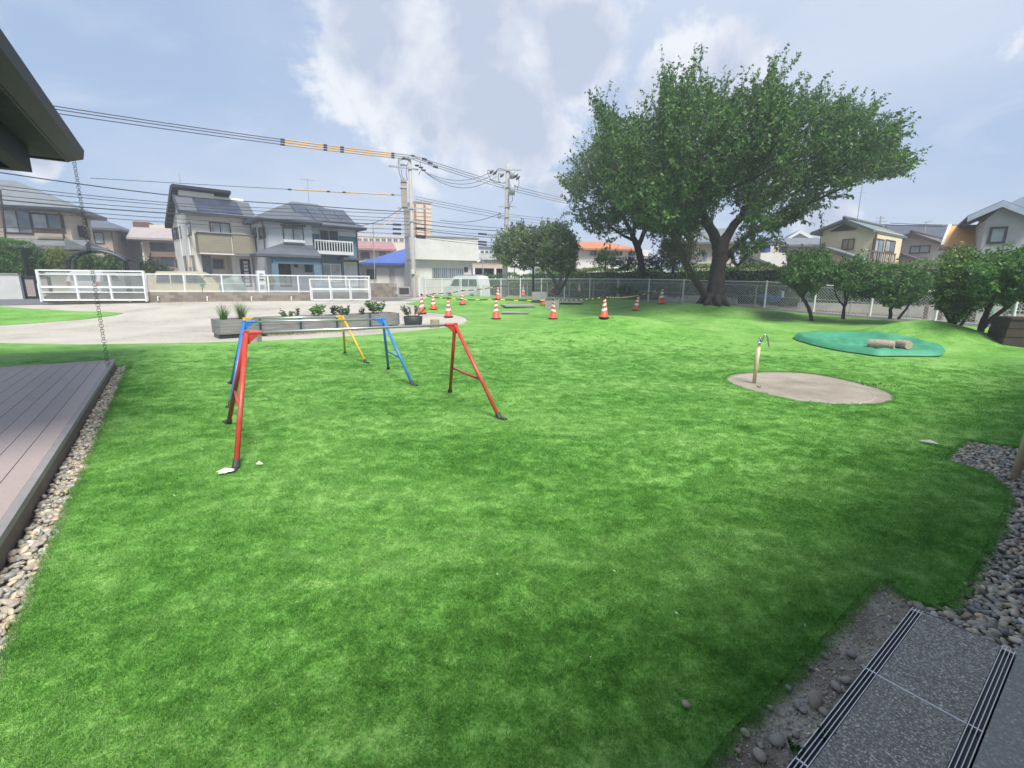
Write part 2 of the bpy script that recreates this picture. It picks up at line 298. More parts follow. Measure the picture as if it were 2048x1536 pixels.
# ------------------------------------------------------------------ mesh helpers
def V(*a): return Vector(a)
class MB:
    def __init__(s): s.v = []; s.f = []; s.mi = []; s.m = 0
    def add(s, vs, fs, m=None):
        o = len(s.v); s.v += [tuple(p) for p in vs]; s.f += [tuple(i+o for i in f) for f in fs]; s.mi += [s.m if m is None else m]*len(fs)
        return s
    def hexa(s, p, m=None):     # 8 corners: bottom 4 then top 4
        return s.add(p, [(3,2,1,0),(4,5,6,7),(0,1,5,4),(1,2,6,5),(2,3,7,6),(3,0,4,7)], m)
    def box(s, c, d, U=Vector((1,0,0)), W=None, m=None, Zv=None):
        c = Vector(c); U = Vector(U).normalized(); Z = Vector((0,0,1)) if Zv is None else Vector(Zv).normalized()
        W = Z.cross(U).normalized() if W is None else Vector(W).normalized()
        a, b, h = d[0]/2, d[1]/2, d[2]/2
        q = []
        for k in (-h, h):
            for i, j in ((-a,-b),(a,-b),(a,b),(-a,b)): q.append(c+U*i+W*j+Z*k)
        return s.hexa(q, m)
    def bar(s, a, b, wd, th=None, up=(0,0,1), m=None):
        a = Vector(a); b = Vector(b); th = wd if th is None else th
        d = (b-a); L = d.length; d.normalize(); u = Vector(up)
        if abs(d.dot(u)) > .98: u = Vector((0,1,0))
        side = d.cross(u).normalized(); u2 = side.cross(d).normalized(); q = []
        for p in (a, b):
            for i, j in ((-1,-1),(1,-1),(1,1),(-1,1)): q.append(p+side*(i*wd/2)+u2*(j*th/2))
        return s.hexa(q, m)
    def tube(s, pts, r, n=8, caps=True, m=None):
        pts = [Vector(p) for p in pts]; rs = r if isinstance(r, (list, tuple)) else [r]*len(pts)
        o = len(s.v); prev = None; vs = []; fs = []
        for i, p in enumerate(pts):
            d = (pts[min(i+1,len(pts)-1)]-pts[max(i-1,0)]).normalized()
            if prev is None:
                u = Vector((0,0,1)) if abs(d.z) < .9 else Vector((1,0,0))
                a = d.cross(u).normalized()
            else:
                a = (prev-d*prev.dot(d)); a = a.normalized() if a.length > 1e-6 else d.orthogonal().normalized()
            prev = a; b = d.cross(a)
            for k in range(n):
                t = 2*math.pi*k/n; vs.append(p+(a*math.cos(t)+b*math.sin(t))*rs[i])
        for i in range(len(pts)-1):
            for k in range(n):
                k2 = (k+1) % n; fs.append((i*n+k, i*n+k2, (i+1)*n+k2, (i+1)*n+k))
        if caps: fs.append(tuple(range(n))[::-1]); fs.append(tuple(range((len(pts)-1)*n, len(pts)*n)))
        return s.add(vs, fs, m)
    def prism(s, poly, ext, m=None):
        ext = Vector(ext); poly = [Vector(p) for p in poly]; n = len(poly)
        fs = [tuple(range(n)), tuple(range(2*n-1, n-1, -1))]+[((i+1)%n, i, i+n, (i+1)%n+n) for i in range(n)]
        return s.add(poly+[p+ext for p in poly], fs, m)
    def lathe(s, prof, n=16, c=(0,0,0), m=None, cap=True):
        c = Vector(c); vs = []; fs = []
        for r, z in prof:
            for k in range(n): t = 2*math.pi*k/n; vs.append(c+Vector((r*math.cos(t), r*math.sin(t), z)))
        mm = []
        for i in range(len(prof)-1):
            for k in range(n): k2=(k+1)%n; fs.append((i*n+k, i*n+k2, (i+1)*n+k2, (i+1)*n+k))
        if cap: fs.append(tuple(range((len(prof)-1)*n, len(prof)*n))); fs.append(tuple(range(n))[::-1])
        return s.add(vs, fs, m)
    def mesh(s, name, mats, off=(0,0,0), smooth=False):
        me = bpy.data.meshes.new(name); o = Vector(off)
        me.from_pydata([(x-o.x, y-o.y, z-o.z) for x, y, z in s.v], [], s.f)
        for m in (mats if isinstance(mats, (list, tuple)) else [mats]): me.materials.append(M[m] if isinstance(m, str) else m)
        me.polygons.foreach_set('material_index', s.mi)
        if smooth: me.polygons.foreach_set('use_smooth', [True]*len(s.f))
        me.update(); return me
WLOC = {}
def link(name, me, parent=None, kind=None):
    o = bpy.data.objects.new(name, me); COL.objects.link(o)
    if parent is not None: o.parent = parent; WLOC[o.name] = WLOC[parent.name]
    else: WLOC[o.name] = Vector((0,0,0))
    if kind: o['kind'] = kind
    return o
def part(name, mb, mats, parent, smooth=False, kind=None, label=None):
    o = link(name, mb.mesh(name, mats, WLOC[parent.name], smooth), parent, kind)
    if label: o['label'] = label
    return o
def tag(o, label, cat, group=None):
    o['label'] = label; o['category'] = cat
    if group: o['group'] = group
    return o
def thing(name, label, cat, loc, group=None):
    o = bpy.data.objects.new(name, None); COL.objects.link(o); o.location = loc; o.empty_display_size = .2
    WLOC[o.name] = Vector(loc); return tag(o, label, cat, group)
def solid(name, mb, mats, label, cat, loc=None, group=None, smooth=False):
    loc = Vector(loc) if loc is not None else Vector(mb.v[0])
    o = link(name, mb.mesh(name, mats, loc, smooth)); o.location = loc; WLOC[o.name] = loc
    return tag(o, label, cat, group)
def dup(root, loc, rotz=None, label=None, scale=None):
    c = root.copy(); COL.objects.link(c); c.location = loc; WLOC[c.name] = Vector(loc)
    if rotz is not None: c.rotation_euler = (0,0,rotz)
    if scale: c.scale = (scale,)*3
    if label: c['label'] = label
    for ch in root.children:
        d = ch.copy(); COL.objects.link(d); d.parent = c
        for g in ch.children:
            e = g.copy(); COL.objects.link(e); e.parent = d
    return c
def catmull(pts, n=6, closed=False):
    P = [Vector(p) for p in pts]; out = []; m = len(P)
    rng = range(m) if closed else range(m-1)
    for i in rng:
        if closed: a, b, c, d = P[i-1], P[i], P[(i+1)%m], P[(i+2)%m]
        else: a, b, c, d = P[max(i-1,0)], P[i], P[i+1], P[min(i+2,m-1)]
        for k in range(n):
            t = k/n; out.append(.5*((2*b)+(c-a)*t+(2*a-5*b+4*c-d)*t*t+(3*b-a-3*c+d)*t**3))
    if not closed: out.append(P[-1])
    return out
def inpoly(x, y, poly):
    x = np.asarray(x); y = np.asarray(y); r = np.zeros(x.shape, bool); n = len(poly); j = n-1
    for i in range(n):
        xi, yi = poly[i][0], poly[i][1]; xj, yj = poly[j][0], poly[j][1]
        c = ((yi > y) != (yj > y)) & (x < (xj-xi)*(y-yi)/((yj-yi) or 1e-12)+xi); r ^= c; j = i
    return r
def resample(poly, step):
    out = []; n = len(poly)
    for i in range(n):
        a = Vector((poly[i][0],poly[i][1])); b = Vector((poly[(i+1)%n][0],poly[(i+1)%n][1]))
        s = step(a) if callable(step) else step
        k = max(1, int((b-a).length/s))
        for q in range(k): out.append(a.lerp(b, q/k))
    return out
def sheet(name, poly, holes, zoff, pts, mat, skirt=.0, step=.25, kind='structure', smooth=True):
    loops = [resample(poly, step)]+[resample(h, step) for h in holes]
    vs = []; es = []
    for lp in loops:
        o = len(vs); vs += lp; es += [(o+i, o+(i+1)%len(lp)) for i in range(len(lp))]
    pts = np.asarray(pts); k = inpoly(pts[:,0], pts[:,1], loops[0])
    for h in loops[1:]: k &= ~inpoly(pts[:,0], pts[:,1], h)
    vs += [Vector(p) for p in pts[k]]
    rv, re, rf, *_ = delaunay_2d_cdt(vs, es, [], 0, 1e-4)
    c = np.array([[sum(rv[i].x for i in f)/3, sum(rv[i].y for i in f)/3] for f in rf])
    ok = inpoly(c[:,0], c[:,1], loops[0])
    for h in loops[1:]: ok &= ~inpoly(c[:,0], c[:,1], h)
    xy = np.array([[v.x, v.y] for v in rv]); z = H(xy[:,0], xy[:,1])+zoff
    verts = [(x, y, zz) for (x, y), zz in zip(xy, z)]
    faces = []
    for f, g in zip(rf, ok):
        if g:
            a, b, cc = (xy[i] for i in f); s = (b[0]-a[0])*(cc[1]-a[1])-(b[1]-a[1])*(cc[0]-a[0])
            faces.append(tuple(f) if s > 0 else tuple(f)[::-1])
    if skirt:
        for lp in loops:
            o = len(verts); n = len(lp)
            for p in lp:
                zz = float(H(p.x, p.y))+zoff; verts += [(p.x,p.y,zz),(p.x,p.y,zz-skirt)]
            faces += [(o+2*i, o+2*i+1, o+2*((i+1)%n)+1, o+2*((i+1)%n)) for i in range(n)]
    me = bpy.data.meshes.new(name); me.from_pydata(verts, [], faces); me.materials.append(M[mat] if isinstance(mat,str) else mat)
    if smooth: me.polygons.foreach_set('use_smooth', [True]*len(faces))
    me.update(); o = link(name, me, None, kind); return o
def gridpts(x0, x1, y0, y1, s, jit=.2):
    X, Y = np.meshgrid(np.arange(x0, x1, s), np.arange(y0, y1, s)); p = np.stack([X.ravel(), Y.ravel()], 1)
    return p+RNG.uniform(-jit*s, jit*s, p.shape)
def xy(p): return (p[0], p[1])
def gpl(lst): return [xy(gp(*p)) for p in lst]

# ------------------------------------------------------------------ ground, lawn, sand, soil, paving
def build_ground():
    xs = np.concatenate([-np.geomspace(700,32,9), np.arange(-30,30.1,.4), np.geomspace(32,700,9)])
    ys = np.concatenate([-np.geomspace(300,6,6), np.arange(-4,48.1,.4), np.geomspace(52,1200,10)])
    X, Y = np.meshgrid(xs, ys); Z = H(X, Y)-.06; nx = len(xs); ny = len(ys)
    v = np.stack([X.ravel(), Y.ravel(), Z.ravel()], 1); f = []
    for j in range(ny-1):
        for i in range(nx-1): a = j*nx+i; f.append((a, a+1, a+1+nx, a+nx))
    me = bpy.data.meshes.new('ground'); me.from_pydata(v.tolist(), [], f); me.materials.append(M['earth'])
    me.polygons.foreach_set('use_smooth', [True]*len(f)); me.update(); link('ground', me, None, 'structure')
build_ground()

# key plan points -----------------------------------------------------------
D_C = atz(231,719,.13); DX2 = (D_C-atz(0,1077,.13)).normalized(); DX1 = Vector((DX2.y,-DX2.x,0))                               # far corner of the deck
def along(p, a, b=0): return (p[0]+DX2.x*a+DX1.x*b, p[1]+DX2.y*a+DX1.y*b)
grL_far = tuple(gp(263,723)[:2]); _e = gp(16.7,1325); grL_near = (_e.x+(_e.x-grL_far[0])*.25, _e.y+(_e.y-grL_far[1])*.25)
FENCE_A = Vector((-.85,35,0)); FENCE_D = Vector((.695,-.72,0)).normalized()
FENCE_L0 = at(95,603,21.8); FENCE_L1 = at(740,602,25.5)
FLD = (FENCE_L1-FENCE_L0); FLD.z = 0; FLD.normalize(); FLN = Vector((-FLD.y, FLD.x, 0))   # away from the camera
sand_low = [(-200,687),(0,686),(160,689),(400,685),(514,682),(623,677),(755,668),(830,661),(890,655),(925,648),(936,640)]
sand_up = [(928,633),(906,628),(875,626),(852,624),(838,613),(826,609),(812,607),(836,602.5)]
soil_edge = [(1340,1590),(1405,1540),(1440,1490),(1480,1445),(1532,1395),(1590,1330),(1650,1270),(1700,1210),(1728,1182),(1752,1160)]
turf_right = [(1775,1160),(1800,1178),(1830,1196),(1862,1210),(1905,1203),(1930,1160),(1960,1110),(1985,1060),(2012,1008),(2006,978),(1965,945),(1925,932),(1885,918),(1905,898),(1932,879),(1985,886),(2060,897)]
lawn_poly = gpl([(-220,692),(0,688)])
lawn_poly = gpl(sand_low)+gpl(sand_up)
fa = FENCE_A-FENCE_D*1.0; 
lawn_poly += [(-6.3,37.6), (fa.x,fa.y-.5)]+[xy(FENCE_A+FENCE_D*t+Vector((-.35,-.35,0))) for t in (4,10,16,22,28,34)]+[(26,9),(24,5.5)]
lawn_poly += gpl(turf_right[::-1])+gpl(soil_edge[::-1])
lawn_poly += [(.1,.7), (-.9,.05), grL_near, grL_far, xy(D_C), along(D_C,0,-4)]
pad_out = [(1447,757),(1466,748),(1510,743.5),(1560,742.5),(1610,745),(1660,752),(1715,764),(1758,776),(1783,786),(1793,796),(1782,804),(1750,809),(1700,810),(1640,807),(1590,801),(1545,792),(1500,781),(1462,768)]
pad_poly = [xy(p) for p in catmull([gp(*q) for q in pad_out], 4, True)]
def lawn_pts():
    a = gridpts(-14,14,-1,10,.16); b = gridpts(-22,27,10,38,.28); return np.concatenate([a,b])
LP = lawn_pts()
sheet('lawn', lawn_poly, [pad_poly], 0.0, LP, TURF, .055, lambda p: .08 if p.length < 6 else .25)
isl = [(-200,606),(-60,609),(0,612.5),(60,617),(150,622),(220,624),(246,626),(228,630),(200,634),(165,638),(100,643),(60,646),(0,650),(-60,653),(-200,658)]
sheet('lawn', gpl(isl), [], 0.0, gridpts(-32,-10,12,26,.4), TURF, .055, .3)
sand_poly = [(-30,9.5)]+gpl(sand_low[1:])+[xy(gp(940,630)), (-6.2,24),(-6.2,38),(-8.5,30),xy(FENCE_L1+FLD*.5-FLN*.1),xy(FENCE_L0-FLD*5-FLN*.1),(-34,16)]
# the yard reaches under the lawn edge, one sheet lower
sheet('yard', [(-34,9),(-3,9),(-1.5,12),(-1.2,20),(-4.5,30),(-6.5,40),xy(FENCE_L1+FLD*1.5-FLN*.05),xy(FENCE_L0-FLD*9-FLN*.05)], [], -.022, gridpts(-34,0,9,40,.4), M['sand'], 0, .4)
sheet('pad', pad_poly, [], -.012, gridpts(2,8,5,10,.25), M['pad_concrete'], 0, .12)
def pad_ring():
    q = [(1459,757.5),(1500,749),(1560,747.5),(1620,751),(1680,762),(1725,776),(1748,789),(1745,799),(1718,805),(1670,805),(1610,800),(1545,789),(1490,775),(1464,765)]
    P = catmull([gp(*p) for p in q], 5, True); mb = MB()
    mb.tube([p+V(random.gauss(0,.004),random.gauss(0,.004),-.013) for p in P]+[P[0]+V(0,0,-.013)], .008, 6)
    o = link('pad_ring', mb.mesh('pad_ring', 'ring_concrete')); o['kind'] = 'structure'
pad_ring()
soil_px = soil_edge+[(1775,1158),(1800,1175),(1862,1208),(1860,1240),(1825,1225),(1570,1560),(1540,1600)]
sheet('soil', [(.2,.2)]+[xy(p) for p in [gp(*q) for q in soil_px]]+[(.5,.6)], [], -.02, gridpts(0,3,0,3,.07), M['soil'], 0, .1)
# roads: street beyond the front fence and the drive at its end
def road(name, pts, z, mat):
    mb = MB(); 
    sheet(name, pts, [], z, gridpts(-60,20,14,70,1.0), M[mat], 0, 1.0)
s0 = FENCE_L0-FLD*30+FLN*.35; s1 = FENCE_L1+FLD*22+FLN*.35
road('street', [xy(s0), xy(s1), xy(s1+FLN*4.6), xy(s0+FLN*4.6)], -.05, 'asphalt')
road('drive', [xy(FENCE_L1+FLD*.3-FLN*1.2), xy(FENCE_L1+FLD*3.6-FLN*.6), xy(FENCE_L1+FLD*3.6+FLN*.34), xy(FENCE_L1+FLD*.3+FLN*.34)], -.018, 'asphalt')

# tufts of artificial turf, real blades near the camera
def tuft_mesh(name, n, size, h, seed):
    r = np.random.default_rng(seed); vs = []; fs = []
    for i in range(n):
        x, y = r.uniform(-size, size, 2); a = r.uniform(0, 6.28); wd = r.uniform(.0009,.0015); hh = h*r.uniform(.65,1.15)
        lx, ly = r.normal(0,.62,2)*hh; cx, cy = math.cos(a)*wd, math.sin(a)*wd; o = len(vs)
        vs += [(x-cx,y-cy,0),(x+cx,y+cy,0),(x+lx*.4+cx*.8,y+ly*.4+cy*.8,hh*.6),(x+lx*.4-cx*.8,y+ly*.4-cy*.8,hh*.6),(x+lx,y+ly,hh*.95)]
        fs += [(o,o+1,o+2,o+3),(o+3,o+2,o+4)]
    me = bpy.data.meshes.new(name); me.from_pydata(vs, [], fs); me.materials.append(BLADE); return me
def build_blades():
    n = 420000
    p = RNG.uniform([-15,.85],[15,14],(n,2)); d = np.hypot(p[:,0],p[:,1]); fr = np.abs(p[:,0]) < 1.25*p[:,1]+.4
    dens = 1200*np.minimum(1,(2.4/np.maximum(d,.5))**1.7)*np.clip((13.5-d)/4,0,1); base = n/(30*13.15)
    q = [];
    for rep_ in range(4):
        k = fr & (RNG.uniform(0,1,n) < (dens-rep_*base)/base); q.append(p[k]+RNG.normal(0,.02,(int(k.sum()),2)))
    p = np.concatenate(q); k = inpoly(p[:,0],p[:,1],lawn_poly) & ~inpoly(p[:,0],p[:,1],pad_poly); p = p[k]; d = np.hypot(p[:,0],p[:,1])
    pts = [p]; sc = [np.clip(.8+d*.06,.85,1.5)]
    # frayed edge where the turf meets soil, pebbles, paving and pad
    for ln, cl in ((gpl(soil_edge),0),(gpl(turf_right),0),([grL_far,grL_near],0),(pad_poly,1)):
        e = np.array(ln+([ln[0]] if cl else [])); q = []
        for a_, b_ in zip(e[:-1], e[1:]):
            k_ = max(2,int(np.hypot(*(b_-a_))/.012)); t_ = RNG.uniform(0,1,(k_,1)); q.append(a_+(b_-a_)*t_)
        q = np.concatenate(q); q = q+RNG.normal(0,.008,q.shape); pts.append(q); sc.append(np.full(len(q), .75)*RNG.uniform(.5,1.25,len(q)))
    p = np.concatenate(pts); s = np.concatenate(sc)*RNG.uniform(.85,1.15,len(p)); z = H(p[:,0],p[:,1])-.004
    me = bpy.data.meshes.new('grass_blades'); n = len(p); me.vertices.add(n)
    me.vertices.foreach_set('co', np.stack([p[:,0],p[:,1],z],1).astype(np.float32).ravel())
    a = me.attributes.new('rot','FLOAT_VECTOR','POINT'); 
    # pile leans in drifting directions
    ph = np.sin(p[:,0]*1.3+np.sin(p[:,1]*.9)*2)+np.sin(p[:,1]*1.7+p[:,0]*.6)
    rot = np.stack([RNG.normal(0,.10,n)+.16*ph, RNG.normal(0,.10,n)-.10*ph, RNG.uniform(0,6.28,n)],1)
    a.data.foreach_set('vector', rot.astype(np.float32).ravel())
    b = me.attributes.new('scl','FLOAT','POINT'); b.data.foreach_set('value', s.astype(np.float32))
    me.materials.append(BLADE)
    o = link('grass_blades', me, None, 'stuff')
    o['label'] = 'short bright green artificial turf covering the playground lawn'
    protos = bpy.data.collections.new('tuft_sources')
    for i in range(4):
        t = bpy.data.objects.new('tuft', tuft_mesh('tuft', 105, .055, .0135, 40+i)); protos.objects.link(t)
    ng = bpy.data.node_groups.new('scatter','GeometryNodeTree')
    ng.interface.new_socket('Geometry', in_out='INPUT', socket_type='NodeSocketGeometry'); ng.interface.new_socket('Geometry', in_out='OUTPUT', socket_type='NodeSocketGeometry')
    N, L = ng.nodes, ng.links; gi = N.new('NodeGroupInput'); go = N.new('NodeGroupOutput')
    mp = N.new('GeometryNodeMeshToPoints'); L.new(gi.outputs[0], mp.inputs[0])
    ci = N.new('GeometryNodeCollectionInfo'); ci.inputs[0].default_value = protos; ci.inputs[1].default_value = True; ci.inputs[2].default_value = True
    ip = N.new('GeometryNodeInstanceOnPoints'); L.new(mp.outputs[0], ip.inputs[0]); L.new(ci.outputs[0], ip.inputs[2]); ip.inputs[3].default_value = True
    ar = N.new('GeometryNodeInputNamedAttribute'); ar.data_type='FLOAT_VECTOR'; ar.inputs[0].default_value='rot'
    asx = N.new('GeometryNodeInputNamedAttribute'); asx.data_type='FLOAT'; asx.inputs[0].default_value='scl'
    e2r = N.new('FunctionNodeEulerToRotation'); L.new(ar.outputs[0], e2r.inputs[0]); L.new(e2r.outputs[0], ip.inputs[5]); L.new(asx.outputs[0], ip.inputs[6])
    L.new(ip.outputs[0], go.inputs[0])
    md = o.modifiers.new('scatter','NODES'); md.node_group = ng
build_blades()

# pebble beds ---------------------------------------------------------------
def ico():
    import bmesh
    bm = bmesh.new(); bmesh.ops.create_icosphere(bm, subdivisions=2, radius=1); v = [tuple(x.co) for x in bm.verts]; f = [tuple(y.index for y in x.verts) for x in bm.faces]; bm.free(); return np.array(v), f
ICO_V, ICO_F = ico()
ICO1 = None
def ico1():
    import bmesh
    bm = bmesh.new(); bmesh.ops.create_icosphere(bm, subdivisions=1, radius=1); v = [tuple(x.co) for x in bm.verts]; f = [tuple(y.index for y in x.verts) for x in bm.faces]; bm.free(); return np.array(v), f
ICO1_V, ICO1_F = ico1()
def rock_shape(seed, lump=.18, base=None):
    r = np.random.default_rng(seed); v = (ICO_V if base is None else base).copy()
    for k in range(3):
        d = r.normal(size=3); d /= np.linalg.norm(d); v *= (1+lump*np.sin(v@d*r.uniform(1.5,3)+r.uniform(0,6)))[:,None]
    return v
PEB = []
for i in range(8):
    me = bpy.data.meshes.new('pebble'); v = rock_shape(i, .12, ICO1_V if False else None); me.from_pydata(v.tolist(), [], ICO_F); me.materials.append(M['pebble_each'])
    me.polygons.foreach_set('use_smooth', [True]*len(ICO_F)); PEB.append(me)
def rotm(a, b, c):
    return Matrix.Rotation(c,3,'Z') @ Matrix.Rotation(b,3,'Y') @ Matrix.Rotation(a,3,'X')
def gravel_bed(poly, label, rmin, rmax, dens, zlo):
    bed = sheet('gravel_bed', poly, [], zlo, np.zeros((1,2))+999, M['soil'], 0, .3); bed['label'] = label
    P = np.array(poly); x0, y0 = P.min(0); x1, y1 = P.max(0)
    n = int((x1-x0)*(y1-y0)*dens); q = RNG.uniform([x0,y0],[x1,y1],(n,2)); q = q[inpoly(q[:,0],q[:,1],poly)]
    d = np.hypot(q[:,0],q[:,1]); q = q[np.argsort(d)]
    # those in view that show largest are single pebbles
    def vis(p):
        c = CM.T @ np.array([p[0], p[1], -EYE]); return c[2] > 0 and abs(c[0]/c[2]*FPX) < 1040 and abs(c[1]/c[2]*FPX) < 790
    verts = []; faces = []; single = 0
    for i, (x, y) in enumerate(q):
        r = rmin+(rmax-rmin)*random.random()**1.6; lay = random.random()
        sc = (r*random.uniform(.95,1.5), r*random.uniform(.75,1.0), r*random.uniform(.5,.75)); z = float(H(x,y))+zlo+sc[2]*.7+lay*.022
        e = (random.gauss(0,.3), random.gauss(0,.3), random.uniform(0,6.28))
        if single < 290 and lay > .35 and vis((x,y)):
            o = bpy.data.objects.new('pebble', random.choice(PEB)); COL.objects.link(o); o.parent = bed; o.location = (x,y,z); o.rotation_euler = e; o.scale = sc; single += 1
        else:
            v = rock_shape(i % 23, .14, ICO1_V)*np.array(sc); v = v@np.array(rotm(*e)).T+np.array([x,y,z]); o0 = len(verts); verts += v.tolist(); faces += [(a+o0,b+o0,c+o0) for a,b,c in ICO1_F]
    me = bpy.data.meshes.new('pebbles'); me.from_pydata(verts, [], faces); me.materials.append(M['pebble_mix']); me.polygons.foreach_set('use_smooth', [True]*len(faces))
    link('pebbles', me, bed, 'stuff')
gravel_bed([along(D_C,.02,.0), (grL_far[0]+.015,grL_far[1]), (grL_near[0]+.015,grL_near[1]), along(D_C,-10.2,.0)], 'strip of mixed river pebbles between the brown deck and the turf', .012, .025, 1800, -.05)
PAV0 = gp(1824,1217)                                   # far left corner of the paving
def pav(a, b): return (PAV0.x-AX1.x*a-AX2.x*b, PAV0.y-AX1.y*a-AX2.y*b)   # a towards the camera, b to the right
PLB = .345                                              # paving width incl. drains
gr = gpl(turf_right[3:])
pl_far = pav(-3.6, PLB+.01)
gravel_bed(gr+[xy(gp(2300,960)), pl_far, pav(0,PLB+.01), pav(0,.0), xy(gp(1815,1212)), xy(gp(1832,1200))], 'bed of mixed river pebbles beside the pavers and the beige posts', .0105, .022, 2300, -.042)
# white infill drifts on the turf near the feet
def patch(px, py, rx, ry, seed, label, tilt=0):
    c = gp(px, py); mb = MB(); r = random.Random(seed); n = 16; top = [c+V(0,0,.05)]; ring = []
    for i in range(n):
        t = 6.283*i/n; k = r.uniform(.7,1.25); q = V(math.cos(t)*rx*k, math.sin(t)*ry*k, 0); q.rotate(Matrix.Rotation(tilt,3,'Z')); ring.append(c+q+V(0,0,.022))
    mb.add(top+ring, [(0,i+1,(i+1)%n+1) for i in range(n)])
    solid('sand_patch', mb, 'white_sand', label, 'sand', c)
patch(452,949,.062,.042,1,'large white patch of sand by the front left foot of the red bar',.5)
patch(519,934,.024,.012,2,'small white dab of sand on the turf right of the red foot',.2)
patch(1858,889,.075,.014,3,'thin white sliver of sand on the turf left of the pebble bed',-.75)

# paving and slot drains
def paving():
    st = link('pavement', bpy.data.meshes.new('pavement')); st['kind'] = 'structure'; st['label'] = 'dark exposed aggregate pavers between two slot drains'
    b = MB(); b.hexa([V(*pav(a,c),z) for z in (-.2,-.012) for a,c in ((0,.0),(2.6,.0),(2.6,PLB),(0,PLB))]); part('bedding', b, 'concrete', st)
    L = .62
    for i in range(4):
        m = MB(); a0 = L*i+.004; a1 = L*(i+1)-.002
        m.hexa([V(*pav(a,c),z) for z in (-.05,.002) for a,c in ((a0,.043),(a1,.043),(a1,PLB-.043),(a0,PLB-.043))]); part('paver', m, 'aggregate', st)
    m = MB()
    for i in range(1,4): m.hexa([V(*pav(a,c),z) for z in (-.05,.003) for a,c in ((L*i-.002,.043),(L*i+.004,.043),(L*i+.004,PLB-.043),(L*i-.002,PLB-.043))])
    part('joint', m, 'white_paint', st)
    m = MB(); m.hexa([V(*pav(a,c),z) for z in (-.05,.0015) for a,c in ((-.004,.043),(.0035,.043),(.0035,PLB-.043),(-.004,PLB-.043))]); part('edge_strip', m, 'black_metal', st)
    for nm, b0, lab in (('slot_drain', .0, 'steel slot drain along the soil, left of the pavers'), ('slot_drain', PLB-.042, 'steel slot drain between the pavers and the grey plinth')):
        t = thing(nm, lab, 'drain', V(*pav(0,b0),0))
        ch = MB(); ch.hexa([V(*pav(a,c),z) for z in (-.06,-.010) for a,c in ((0,b0),(2.5,b0),(2.5,b0+.042),(0,b0+.042))]); part('channel', ch, 'black_metal', t)
        for k in range(4):
            r = MB(); c0 = b0+.0015+k*.0123; wd = .0026
            r.hexa([V(*pav(a,c),z) for z in (-.012,.004) for a,c in ((0,c0),(2.5,c0),(2.5,c0+wd),(0,c0+wd))]); part('rail', r, 'steel', t)
        for k in range(3):
            r = MB(); a0 = .02 if k == 0 else L*k-.005
            r.hexa([V(*pav(a,c),z) for z in (-.012,.003) for a,c in ((a0,b0+.003),(a0+.006,b0+.003),(a0+.006,b0+.039),(a0,b0+.039))]); part('cross_bar', r, 'steel', t)
    p = MB(); p.hexa([V(*pav(a,c),z) for z in (-.2,.012) for a,c in ((-3.6,PLB+.006),(2.6,PLB+.006),(2.6,PLB+1.4),(-3.6,PLB+1.4))])
    o = link('plinth', p.mesh('plinth','plinth_concrete')); o['kind'] = 'structure'
paving()

# loose stones in the soil
def stones():
    L = [(1628,1409,.034,'large speckled grey brown stone lying in the soil beside the slot drain'),(1595,1407,.020,'flat brown stone just left of the largest stone in the soil'),(1605,1422,.017,'small grey stone under the largest stone in the soil'),
         (1670,1375,.024,'pinkish brown stone touching the slot drain'),(1692,1362,.022,'pale lumpy stone beside the pink stone at the drain'),(1576,1373,.018,'tan stone at the turf edge in the soil'),(1568,1383,.010,'small tan stone below the tan stone at the turf edge'),
         (1541,1419,.017,'round tan stone between turf and largest stone'),(1517,1417,.012,'pale grey chip right at the turf edge'),(1491,1465,.020,'pale oval stone upright in dark soil near the turf'),(1556,1478,.026,'long tan stone in the dark soil near the bottom of the picture'),
         (1518,1512,.024,'smooth blue grey stone at the lower edge of the soil'),(1648,1425,.018,'grey stone hard against the drain'),(1476,1508,.013,'brown stone at the lower left of the soil'),(1648,1308,.018,'grey stone half sunk in the pale gravelly soil'),(1702,1306,.022,'grey oval stone in the pale soil near the drain'),
         (1592,1465,.016,'rough dark stone below the largest stone'),(1620,1338,.016,'dull round stone at the turf edge above the tan stone'),(1823,1207,.016,'pale grey pebble at the corner of the pavers'),(1370,1421,.022,'lone round beige stone lying on the turf')]
    for i, (px, py, r, lab) in enumerate(L):
        me = bpy.data.meshes.new('stone'); v = rock_shape(100+i, .16); me.from_pydata(v.tolist(), [], ICO_F); me.materials.append(M['stone_each']); me.polygons.foreach_set('use_smooth', [True]*len(ICO_F))
        o = link('stone', me); c = gp(px, py); o.location = c+V(0,0,r*.25+(.012 if i == 19 else -.012)); o.rotation_euler = (random.uniform(-.3,.3),random.uniform(-.3,.3),random.uniform(0,6)); r *= .82; o.scale = (r*1.15,r*.9,r*.72)
        tag(o, lab, 'stone', 'loose stones')
    # crumbs too small to pick apart
    vs = []; fs = []; poly = [xy(gp(*q)) for q in soil_px]
    P = np.array(poly); q = RNG.uniform(P.min(0), P.max(0), (14000,2)); q = q[inpoly(q[:,0],q[:,1],poly)]
    for i, (x, y) in enumerate(q):
        r = random.choice((.0015,.0022,.0032,.0045)) if random.random() > .04 else .008
        v = rock_shape(i % 19, .2, ICO1_V)*[r*1.2,r,r*.7]; v = v@np.array(rotm(random.random(),random.random(),random.uniform(0,6))).T+[x,y,float(H(x,y))-.018]; o0 = len(vs); vs += v.tolist(); fs += [(a+o0,b+o0,c+o0) for a,b,c in ICO1_F]
    me = bpy.data.meshes.new('grit'); me.from_pydata(vs, [], fs); me.materials.append(M['pebble_mix']); o = link('grit', me, None, 'stuff'); o['label'] = 'fine grit and crumbs scattered over the bare soil'
stones()

